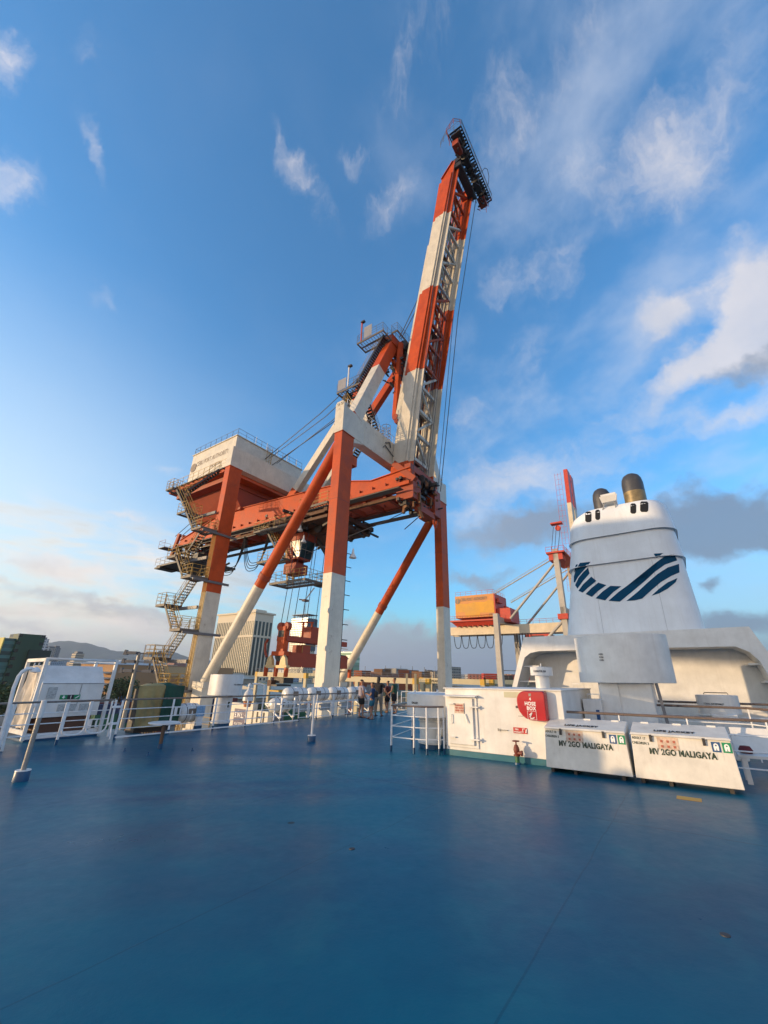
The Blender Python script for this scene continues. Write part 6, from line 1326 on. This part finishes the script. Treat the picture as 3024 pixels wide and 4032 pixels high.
b = MB(Wd).m(RED2); P = atY(1905, 2668, 135); b.box((P.x, P.y, P.z - .5), (P.x + 5, P.y + 3, P.z + 1.2)); b.box((P.x + 8, P.y, P.z - .5), (P.x + 22, P.y + 3, P.z + 1.0)); b.m(DARK).box((P.x + 4, P.y - .2, P.z - .6), (P.x + 9, P.y + 2, P.z + .9)); b.m(DKGREY).beam((P.x + 5, P.y, P.z), (P.x + 5, P.y, P.z + 3.4), .3); b.beam((P.x + 17.5, P.y, P.z), (P.x + 17.5, P.y, P.z + 3.4), .3); b.beam((P.x + 5, P.y, P.z + 2.2), (P.x + 17.5, P.y, P.z + 2.2), .2)
b.box((P.x, P.y, QZ), (P.x + .6, P.y + .6, P.z)); b.box((P.x + 21, P.y, QZ), (P.x + 21.6, P.y + .6, P.z)); tag(b.build('transfer_gantry'), 'red and black gantry top with two dark posts, right of the cream gantries', 'gantry crane')
mat('brown_tin_roof', (.20, .11, .06), .9, spec=.1, dirt=.3, vscale=.2)
for i, (px, py, Y, w_, h_, c_, lb_) in enumerate(((1425, 2640, 300, 7, 3, 'rusty_roof', 'rusty tank box on the far warehouse roof, left of the black-shirted person'), (1505, 2634, 380, 9, 4, 'brown_tin_roof', 'brown plant room on the far roofs above the people'),
        (1560, 2632, 420, 14, 6, 'shed_wall', 'grey block rising over the far roofs above the person in green'), (1610, 2638, 340, 10, 4, 'rusty_roof', 'rust-red hut on the far roofs right of the people'), (1660, 2644, 300, 8, 3, 'brown_tin_roof', 'brown hut on the far roofs beside the dark light mast'))):
    P = atY(px, py, Y); b = MB(Bf).m(MATS[c_]); s0, t0 = P.dot(U), P.dot(V); b.box((s0, t0, P.z - h_ - 6), (s0 + w_ * 1.5, t0 + w_, P.z)); b.box((s0 + .5, t0 + .5, QZ), (s0 + w_, t0 + w_ - .5, P.z - h_ - 6)); b.m(DKGREY).box((s0 + 1, t0 - .1, P.z - 2), (s0 + 4, t0 + .1, P.z - .6)); b.beam((s0 + w_ * .7, t0 + 1, P.z), (s0 + w_ * .7, t0 + 1, P.z + 3), .25); tag(b.build('roof_hut'), lb_, 'hut')
for i, px in enumerate((1598, 1632)):
    P = atY(px, 2660, 75); g = thing('port_post', (P.x, P.y, QZ), ('left', 'right')[i] + ' one of two pale steel posts standing beyond the far railing, right of the people', 'post')
    MB(Wd).m(YB).box((P.x, P.y, QZ), (P.x + .35, P.y + .35, atY(px, 2652, 75).z)).build('shaft', g)
# containers
CCOL = {'dark red': (.16, .03, .025), 'rust-orange': (.30, .09, .03), 'dark blue': (.015, .03, .09), 'grey': (.22, .22, .22), 'green': (.02, .12, .06), 'white': (.55, .55, .52), 'sky blue': (.05, .16, .30), 'brown': (.12, .05, .03)}
protos = {}
def proto(col):
    if col in protos: return protos[col]
    mt = mat('container_' + col.replace(' ', '_').replace('-', '_'), CCOL[col], .6, dirt=.2, rust=.3, vscale=.5)
    me = bpy.data.meshes.new('container'); L, Wc, H = 6.05, 2.44, 2.6; vs = []; fs = []
    def addb(a, c):
        o = len(vs); x0, y0, z0 = a; x1, y1, z1 = c
        vs.extend([(x0, y0, z0), (x1, y0, z0), (x1, y1, z0), (x0, y1, z0), (x0, y0, z1), (x1, y0, z1), (x1, y1, z1), (x0, y1, z1)]); fs.extend([tuple(o + i for i in f) for f in [(0, 3, 2, 1), (4, 5, 6, 7), (0, 1, 5, 4), (1, 2, 6, 5), (2, 3, 7, 6), (3, 0, 4, 7)]])
    addb((.08, .08, .1), (L - .08, Wc - .08, H - .06))
    for x in (0, L - .12):
        for y in (0, Wc - .12): addb((x, y, 0), (x + .12, y + .12, H))
    for z in (0, H - .12):
        for y in (0, Wc - .1): addb((.12, y, z), (L - .12, y + .1, z + .12))
        for x in (0, L - .1): addb((x, .12, z), (x + .1, Wc - .12, z + .12))
    for i in range(16): x = .3 + i * .345; addb((x, .03, .12), (x + .16, .079, H - .12)); addb((x, Wc - .079, .12), (x + .16, Wc - .03, H - .12))
    for i in range(5): y = .3 + i * .42; addb((.03, y, .12), (.079, y + .2, H - .12))
    me.from_pydata(vs, [], fs); me.materials.append(mt); protos[col] = me; return me
tierw = ['bottom', 'second', 'third', 'top']
NCON = 0
def block(s_a, n, t_a, maxh, where, seed, cols=None, rows=1):
    global NCON
    random.seed(seed); cols = cols or list(CCOL)
    for i in range(n):
        h = random.randint(max(1, maxh - 2), maxh)
        for k in range(h):
            c = random.choice(cols); o = bpy.data.objects.new('shipping_container', proto(c)); COL.objects.link(o)
            p = CC + U * (s_a + i * 6.25) + V * t_a; o.matrix_world = Matrix.Translation((p.x, p.y, QZ + .01 + k * 2.61)) @ Matrix.Rotation(TH, 4, 'Z')
            o['label'] = f'{c} container, {tierw[k]} tier, {ordn[i]} stack from left {where}'; o['category'] = 'container'; o['group'] = 'shipping containers stacked in the port'; NCON += 1
block(-70, 9, 78, 4, 'left of the light mast', 1, ['dark red', 'dark blue', 'dark blue', 'green', 'brown', 'dark red'])
block(-20, 10, 60, 3, 'behind the tarpaulin', 2, ['dark red', 'dark blue', 'white', 'grey', 'sky blue', 'dark red'])
block(40, 12, 74, 3, 'under gantry Y7', 3, ['rust-orange', 'dark red', 'grey', 'green', 'brown'])
block(34, 10, 34, 1, 'behind the raft canisters', 4, ['rust-orange', 'green', 'white', 'dark red'])
block(60, 12, 96, 3, 'behind the people', 5, ['rust-orange', 'dark red', 'white', 'sky blue', 'brown'])
block(100, 12, 60, 2, 'beyond the drum ventilator', 6, ['rust-orange', 'dark blue', 'white', 'dark red', 'grey'])
block(150, 10, 40, 2, 'by the second crane', 7, ['dark red', 'dark blue', 'white', 'brown'])
def blockpx(px, Y, n, maxh, where, seed, cols, back=0):
    P = atY(px, 2700, Y) - CC; block(P.dot(U), n, P.dot(V), maxh, where, seed, cols)
blockpx(405, 128, 3, 4, 'behind the chute box', 11, ['dark blue', 'dark blue', 'dark red', 'green'])
blockpx(330, 165, 6, 4, 'before the tan hall', 12, ['dark red', 'brown', 'dark red', 'sky blue', 'grey'])
blockpx(640, 150, 5, 3, 'behind the crane stairs', 13, ['dark blue', 'dark red', 'green'])
blockpx(1350, 250, 12, 4, 'far behind the people', 14, ['rust-orange', 'white', 'dark red', 'sky blue', 'green', 'grey'])
blockpx(1640, 330, 14, 4, 'near the dark light mast', 15, ['rust-orange', 'white', 'dark red', 'sky blue', 'brown', 'grey'])
blockpx(1800, 240, 9, 4, 'right of the far leg', 16, ['sky blue', 'white', 'dark red', 'rust-orange', 'green'])
blockpx(860, 170, 8, 2, 'beside the hotel podium', 17, ['rust-orange', 'dark red', 'green', 'white'])
print('CONTAINERS', NCON)
shed(1450, 2698, 420, 20, 34, SHR, 'pale-roofed warehouse seen under the long cream gantry', 2); shed(1640, 2700, 420, 16, 30, mat('blue_tin_roof', (.10, .15, .20), .9, spec=.1, streak=.3, vscale=.2), 'blue-roofed warehouse left of the far crane leg', 2)
shed(1830, 2694, 360, 30, 60, SHR, 'pale-roofed warehouse right of the far crane leg', 2); shed(1000, 2706, 360, 30, 60, mat('brown_tin_roof', (.20, .11, .06), .9, spec=.1, dirt=.3, vscale=.2), 'brown-roofed warehouse under the Y7 gantry', 2)
# street post with hanging white lamp, mid railing
g = thing('gooseneck_lamp', S_(13.3, 15.9, 0), 'white post with a big cage lamp hanging from its bent top, mid railing', 'lamp')
s_, t_ = 13.35, 15.95
MB(S_).m(WHITE2).pipe([(s_, t_, 0), (s_, t_, 1.35), (s_ - .03, t_, 1.48), (s_ - .12, t_ + .05, 1.54), (s_ - .30, t_ + .2, 1.56), (s_ - .45, t_ + .33, 1.56)], .035, 8).build('pole', g)
b = MB(S_).m(WHITE); b.lathe((s_ - .52, t_ + .4, .85), [(0, 0), (.2, 0), (.235, .02), (.225, .2), (.17, .36), (.09, .46), (.06, .56), (.08, .6), (.05, .72), (0, .75)], 24); b.build('lamp_head', g)
b = MB(S_).m(mat('salmon_glass', (.5, .22, .12), .4)); b.lathe((s_ - .52, t_ + .4, .62), [(.14, 0), (.19, .22)], 20); b.build('lens', g)

# ------------------------------------------------------------------ haze over the town
hm = bpy.data.materials.new('haze'); hm.use_nodes = True; hn = NT(hm.node_tree)
pv = hn.n('ShaderNodeVolumePrincipled', {'Color': (.72, .82, .95, 1), 'Density': 7.5e-5, 'Anisotropy': .2})
hn.n('ShaderNodeOutputMaterial', {'Volume': pv.outputs[0]})
b = MB(Wd).m(hm); b.box((-14000, -200, QZ - 4.5), (14000, 15000, 640)); o = b.build('haze'); o['kind'] = 'stuff'
# ================================================================== PEOPLE
SKIN = mat('skin', (.30, .15, .09), .55, var=.08); HAIR = mat('black_hair', (.012, .010, .010), .6)
def skinmesh(name, nodes, edges, mt, par, fr, sub=2, root=0):
    """nodes = [(x, y, z, rx, ry)], one closed surface grown round the joints"""
    me = bpy.data.meshes.new(name); me.from_pydata([n_[:3] for n_ in nodes], edges, [])
    o = bpy.data.objects.new('tmp', me); COL.objects.link(o)
    md = o.modifiers.new('skin', 'SKIN'); sv = me.skin_vertices[0].data if me.skin_vertices else None
    if sv is None:
        bpy.context.view_layer.objects.active = o; me.skin_vertices
    for i, n_ in enumerate(nodes): sv[i].radius = (n_[3], n_[4]); sv[i].use_root = (i == root)
    md.use_smooth_shade = True
    sb = o.modifiers.new('sub', 'SUBSURF'); sb.levels = sub; sb.render_levels = sub
    dg = bpy.context.evaluated_depsgraph_get(); m2 = bpy.data.meshes.new_from_object(o.evaluated_get(dg)); bpy.data.objects.remove(o)
    inv = par.matrix_world.inverted()
    for v in m2.vertices: v.co = inv @ fr(v.co)
    m2.materials.clear(); m2.materials.append(mt)
    ob = bpy.data.objects.new(name, m2); COL.objects.link(ob); ob.parent = par; ob.matrix_world = par.matrix_world.copy(); return ob
def mkskin(me):
    import bmesh
    bm = bmesh.new(); bm.from_mesh(me); bm.verts.layers.skin.verify(); bm.to_mesh(me); bm.free()
_sm = skinmesh
def skinmesh(name, nodes, edges, mt, par, fr, sub=2, root=0):
    import bmesh
    me = bpy.data.meshes.new(name); bm = bmesh.new(); ly = bm.verts.layers.skin.verify(); vs = []
    for i, n_ in enumerate(nodes):
        v = bm.verts.new(n_[:3]); v[ly].radius = (n_[3], n_[4]); v[ly].use_root = (i == root); vs.append(v)
    for a, c in edges: bm.edges.new((vs[a], vs[c]))
    bm.to_mesh(me); bm.free()
    o = bpy.data.objects.new('tmp', me); COL.objects.link(o)
    md = o.modifiers.new('skin', 'SKIN'); md.use_smooth_shade = True
    sb = o.modifiers.new('sub', 'SUBSURF'); sb.levels = sub; sb.render_levels = sub
    dg = bpy.context.evaluated_depsgraph_get(); m2 = bpy.data.meshes.new_from_object(o.evaluated_get(dg)); bpy.data.objects.remove(o)
    inv = par.matrix_world.inverted()
    for v in m2.vertices: v.co = inv @ fr(v.co)
    for p in m2.polygons: p.use_smooth = True
    m2.materials.clear(); m2.materials.append(mt)
    ob = bpy.data.objects.new(name, m2); COL.objects.link(ob); ob.parent = par; ob.matrix_world = par.matrix_world.copy(); return ob
def person(px, py, ht, face, label, shirt, bottom, shoes, pose, longhair=False, long_trousers=False, sleeveless=False, bag=None, build_=1.0, head_turn=0):
    build_ *= 1.36
    s, t = onD(px, py); base = S_(s, t, 0); k = ht / 1.75
    ca, sa = math.cos(face), math.sin(face)            # body faces local +y, turned by 'face' in the world
    def fr(v): return base + Vector((v[0] * ca - v[1] * sa, v[0] * sa + v[1] * ca, v[2])) * k
    g = thing('person', base, label, 'person', 'people standing together at the far railing', rz=face)
    B = build_
    # joints: pelvis, spine, chest, neck, head
    N_ = [(0, 0, .95, .135 * B, .10 * B), (0, 0, 1.08, .125 * B, .09 * B), (0, .0, 1.25, .15 * B, .10 * B), (0, -.01, 1.40, .135 * B, .085), (0, .0, 1.47, .055, .055), (0, .015, 1.54, .055, .058), (0, .02, 1.60, .072, .088), (0, .015, 1.68, .078, .092), (0, .01, 1.735, .055, .065)]
    E_ = [(i, i + 1) for i in range(8)]
    sw = .185 * B
    hands = []; arms = []
    for e, (el_, ha) in zip((-1, 1), pose['arms']):
        sh = (e * sw, -.01, 1.395); i0 = len(N_)
        N_.append((sh[0], sh[1], sh[2], .058, .058)); E_.append((3, i0))
        el = (sh[0] + el_[0], sh[1] + el_[1], sh[2] + el_[2]); N_.append((*el, .043, .043)); E_.append((i0, i0 + 1))
        wr = (el[0] + ha[0], el[1] + ha[1], el[2] + ha[2]); N_.append((*wr, .027, .025)); E_.append((i0 + 1, i0 + 2)); d = Vector(ha).normalized()
        N_.append((wr[0] + d.x * .06, wr[1] + d.y * .06, wr[2] + d.z * .06, .038, .022)); E_.append((i0 + 2, i0 + 3)); hands.append((Vector(wr), d, e)); arms.append((sh, el, wr))
    feet = []
    for e, (kn, an) in zip((-1, 1), pose['legs']):
        hp = (e * .085 * B, 0, .90); i0 = len(N_); N_.append((*hp, .088 * B, .092 * B)); E_.append((0, i0))
        kp = (hp[0] + kn[0], kn[1], .49 + kn[2]); N_.append((*kp, .055, .058)); E_.append((i0, i0 + 1))
        mp = ((kp[0] * .65 + (hp[0] + an[0]) * .35), kp[1] * .65 + an[1] * .35 - .012, .49 + kn[2] - .15 + an[2] * .3); N_.append((*mp, .052, .055)); E_.append((i0 + 1, i0 + 2))
        ap = (hp[0] + an[0], an[1], .085 + an[2]); N_.append((*ap, .034, .036)); E_.append((i0 + 2, i0 + 3))
        N_.append((ap[0] + e * .01, ap[1] + .07, .045 + an[2], .036, .032)); E_.append((i0 + 3, i0 + 4)); N_.append((ap[0] + e * .015, ap[1] + .15, .035 + an[2], .034, .024)); E_.append((i0 + 4, i0 + 5))
        feet.append((hp, kp, ap))
    body = skinmesh('body', N_, E_, SKIN, g, fr)
    # fingers and thumb: short skinned chains rooted in the palm
    for wr, d, e in hands:
        x = Vector((1, 0, 0)) - d * d.x; x = x.normalized(); y = d.cross(x); p0 = wr + d * .075; n_ = []; ed = []
        n_.append((*(wr + d * .05), .022, .016))
        for j in range(4):
            a = p0 + x * (-.03 + .02 * j); l_ = (.032, .037, .035, .027)[j]; i0 = len(n_)
            n_ += [(*a, .0095, .0095), (*(a + d * l_ + y * .006), .0085, .0085), (*(a + d * l_ * 1.5 + y * .03), .007, .007)]; ed += [(0, i0), (i0, i0 + 1), (i0 + 1, i0 + 2)]
        i0 = len(n_); th = wr + d * .035 + x * (-e) * .03; n_ += [(*th, .010, .010), (*(th + d * .03 + x * (-e) * .02 + y * .015), .009, .009)]; ed += [(0, i0), (i0, i0 + 1)]
        skinmesh('fingers', n_, ed, SKIN, g, fr, 1)
    # shirt
    n_ = [(0, 0, .85, .155 * B, .118 * B), (0, 0, 1.07, .142 * B, .108 * B), (0, 0, 1.25, .165 * B, .115 * B), (0, -.01, 1.40, .145 * B, .095), (0, 0, 1.445, .075, .07)]; ed = [(0, 1), (1, 2), (2, 3), (3, 4)]
    for (sh, el, wr) in arms:
        i0 = len(n_); q = .15 if sleeveless else .62
        n_.append((*sh, .068, .068)); n_.append((sh[0] + (el[0] - sh[0]) * q, sh[1] + (el[1] - sh[1]) * q, sh[2] + (el[2] - sh[2]) * q, .062, .062)); ed += [(3, i0), (i0, i0 + 1)]
    skinmesh('shirt', n_, ed, shirt, g, fr)
    # shorts or trousers
    n_ = [(0, 0, 1.06, .138 * B, .102 * B), (0, 0, .90, .150 * B, .115 * B)]; ed = [(0, 1)]
    for (hp, kp, ap) in feet:
        i0 = len(n_); n_.append((hp[0] * 1.05, hp[1], .84, .100 * B, .102 * B)); ed.append((1, i0)); q = .78
        if long_trousers: n_ += [(*kp, .078, .08), (ap[0], ap[1], .12, .062, .066)]; ed += [(i0, i0 + 1), (i0 + 1, i0 + 2)]
        else: n_.append((hp[0] + (kp[0] - hp[0]) * q, hp[1] + (kp[1] - hp[1]) * q, hp[2] + (kp[2] - hp[2]) * q, .088, .092)); ed.append((i0, i0 + 1))
    skinmesh('trousers' if long_trousers else 'shorts', n_, ed, bottom, g, fr)
    # hair, face
    hn = [(0, -.02, 1.66, .080, .085), (0, -.015, 1.72, .082, .090), (0, -.01, 1.765, .06, .065)]; he = [(0, 1), (1, 2)]
    if longhair: hn = [(0, -.055, 1.40, .06, .03), (0, -.07, 1.50, .085, .05), (0, -.045, 1.60, .095, .075), (0, -.02, 1.70, .09, .095), (0, -.01, 1.765, .06, .065)]; he = [(i, i + 1) for i in range(4)]
    skinmesh('hair', hn, he, HAIR, g, fr)
    b = MB(lambda x, y, z: fr(Vector((x, y, z)))).m(SKIN); b.hexa([(-.012, .100, 1.615), (.012, .100, 1.615), (.012, .130, 1.618), (-.012, .130, 1.618)], [(-.006, .098, 1.665), (.006, .098, 1.665), (.006, .106, 1.665), (-.006, .106, 1.665)]); b.build('nose', g)
    for e in (-1, 1):
        MB(lambda x, y, z: fr(Vector((x, y, z)))).m(DARK).lathe((e * .03, .098, 1.655), [(0, 0), (.010, .004), (.008, .008), (0, .010)], 8, (0, 1, 0)).build('eye', g)
        MB(lambda x, y, z: fr(Vector((x, y, z)))).m(SKIN).lathe((e * .080, .01, 1.645), [(0, 0), (.028, .004), (.024, .014), (0, .016)], 10, (e, 0, 0)).build('ear', g)
    MB(lambda x, y, z: fr(Vector((x, y, z)))).m(mat('lips', (.22, .07, .06), .5)).lathe((0, .100, 1.595), [(0, 0), (.020, .002), (.016, .006), (0, .008)], 8, (0, 1, 0)).build('mouth', g)
    for (hp, kp, ap) in feet:
        b = MB(lambda x, y, z: fr(Vector((x, y, z)))).m(shoes); b.prism([(ap[1] - .07, 0), (ap[1] + .19, 0), (ap[1] + .195, .018), (ap[1] - .075, .018)], ap[0] - .05, ap[0] + .05, 'yz'); b.build('sandal', g)
        MB(lambda x, y, z: fr(Vector((x, y, z)))).m(shoes).pipe([(ap[0] - .042, ap[1] + .06, .015), (ap[0], ap[1] + .11, .08), (ap[0] + .042, ap[1] + .06, .015)], .01, 5).build('strap', g)
    return g, fr, hands
def cloth(n, c): return mat(n, c, .85, var=.15, vscale=6, bump=.15, bscale=12)
# poses: arms = (shoulder->elbow, elbow->wrist), legs = (knee offset, ankle offset)
pl_stand = [((-.01, .01, 0), (-.02, -.02, 0)), ((.02, .03, 0), (.04, .02, 0))]
phone = [((-.04, .06, -.27), (.10, .20, .06)), ((.04, .06, -.27), (-.10, .20, .06))]
down = [((-.07, 0, -.28), (-.01, .06, -.24)), ((.07, -.01, -.28), (.0, .07, -.24))]
crossed = [((-.06, .02, -.27), (.16, .16, -.02)), ((.06, .0, -.28), (-.04, .14, -.18))]
fc = lambda deg: R(deg)
g1, f1, h1 = person(1420, 2826, 1.78, fc(-70), 'person in a pale grey shirt and black shorts, first of the group from the left', cloth('pale_grey_shirt', (.30, .27, .31)), cloth('black_shorts', (.012, .012, .014)), cloth('dark_sandals', (.03, .02, .015)), dict(arms=crossed, legs=[((-.03, .02, 0), (-.05, -.03, 0)), ((.04, .05, 0), (.08, .04, 0))]), build_=1.08)
g2, f2, h2 = person(1463, 2832, 1.66, fc(85), 'person in a dark blue shirt and teal shorts looking down at a phone', cloth('dark_blue_shirt', (.012, .04, .12)), cloth('teal_shorts', (.01, .10, .16)), cloth('dark_sandals', ()), dict(arms=phone, legs=[((-.05, .10, 0), (-.08, -.10, 0)), ((.03, .0, 0), (.06, .10, 0))]))
g3, f3, h3 = person(1488, 2820, 1.93, fc(-25), 'tall person in a black shirt and grey trousers with shoulder-length hair', cloth('black_shirt', (.015, .014, .018)), cloth('grey_trousers', (.20, .18, .15)), cloth('dark_sandals', ()), dict(arms=[((-.08, 0, -.28), (-.01, .05, -.24)), ((.10, .03, -.26), (.12, .10, -.2))], legs=pl_stand), longhair=True, long_trousers=True)
g4, f4, h4 = person(1526, 2806, 1.72, fc(60), 'person in dark clothes holding a phone, mostly hidden behind the person in green', cloth('dark_red_top', (.10, .02, .02)), cloth('dark_shorts', (.02, .015, .015)), cloth('dark_sandals', ()), dict(arms=phone, legs=[((-.04, .08, 0), (-.06, -.12, .0)), ((.03, .1, 0), (.02, .12, 0))]))
g5, f5, h5 = person(1552, 2811, 1.88, fc(65), 'person in a sleeveless green top and black shorts, rightmost of the group', cloth('green_top', (.02, .075, .05)), cloth('black_shorts', ()), cloth('dark_sandals', ()), dict(arms=[((-.05, .04, -.28), (.04, .20, -.12)), ((.06, .02, -.28), (-.02, .16, -.16))], legs=[((-.03, .0, 0), (-.03, -.05, 0)), ((.05, .08, .0), (.08, -.05, 0))]), sleeveless=True)
for g_, f_, hs, lb_ in ((g2, f2, h2, 'dark phone held up by the person in the blue shirt'), (g4, f4, h4, 'phone held by the person behind the one in green')):
    a = hs[0][0] + hs[0][1] * .09; c = hs[1][0] + hs[1][1] * .09; m_ = (a + c) / 2; b = MB(lambda x, y, z, f_=f_: f_(Vector((x, y, z)))).m(BLACK); b.box((m_.x - .075, m_.y - .004, m_.z - .02), (m_.x + .075, m_.y + .006, m_.z + .055)); tag(b.build('phone'), lb_, 'phone')
b = MB(lambda x, y, z: f2(Vector((x, y, z)))).m(BLACK)
b.lathe((.0, -.16, 1.02), [(0, 0), (.12, .03), (.14, .15), (.12, .28), (0, .33)], 16); tag(b.build('backpack'), 'small black bag on the back of the person in blue', 'bag')
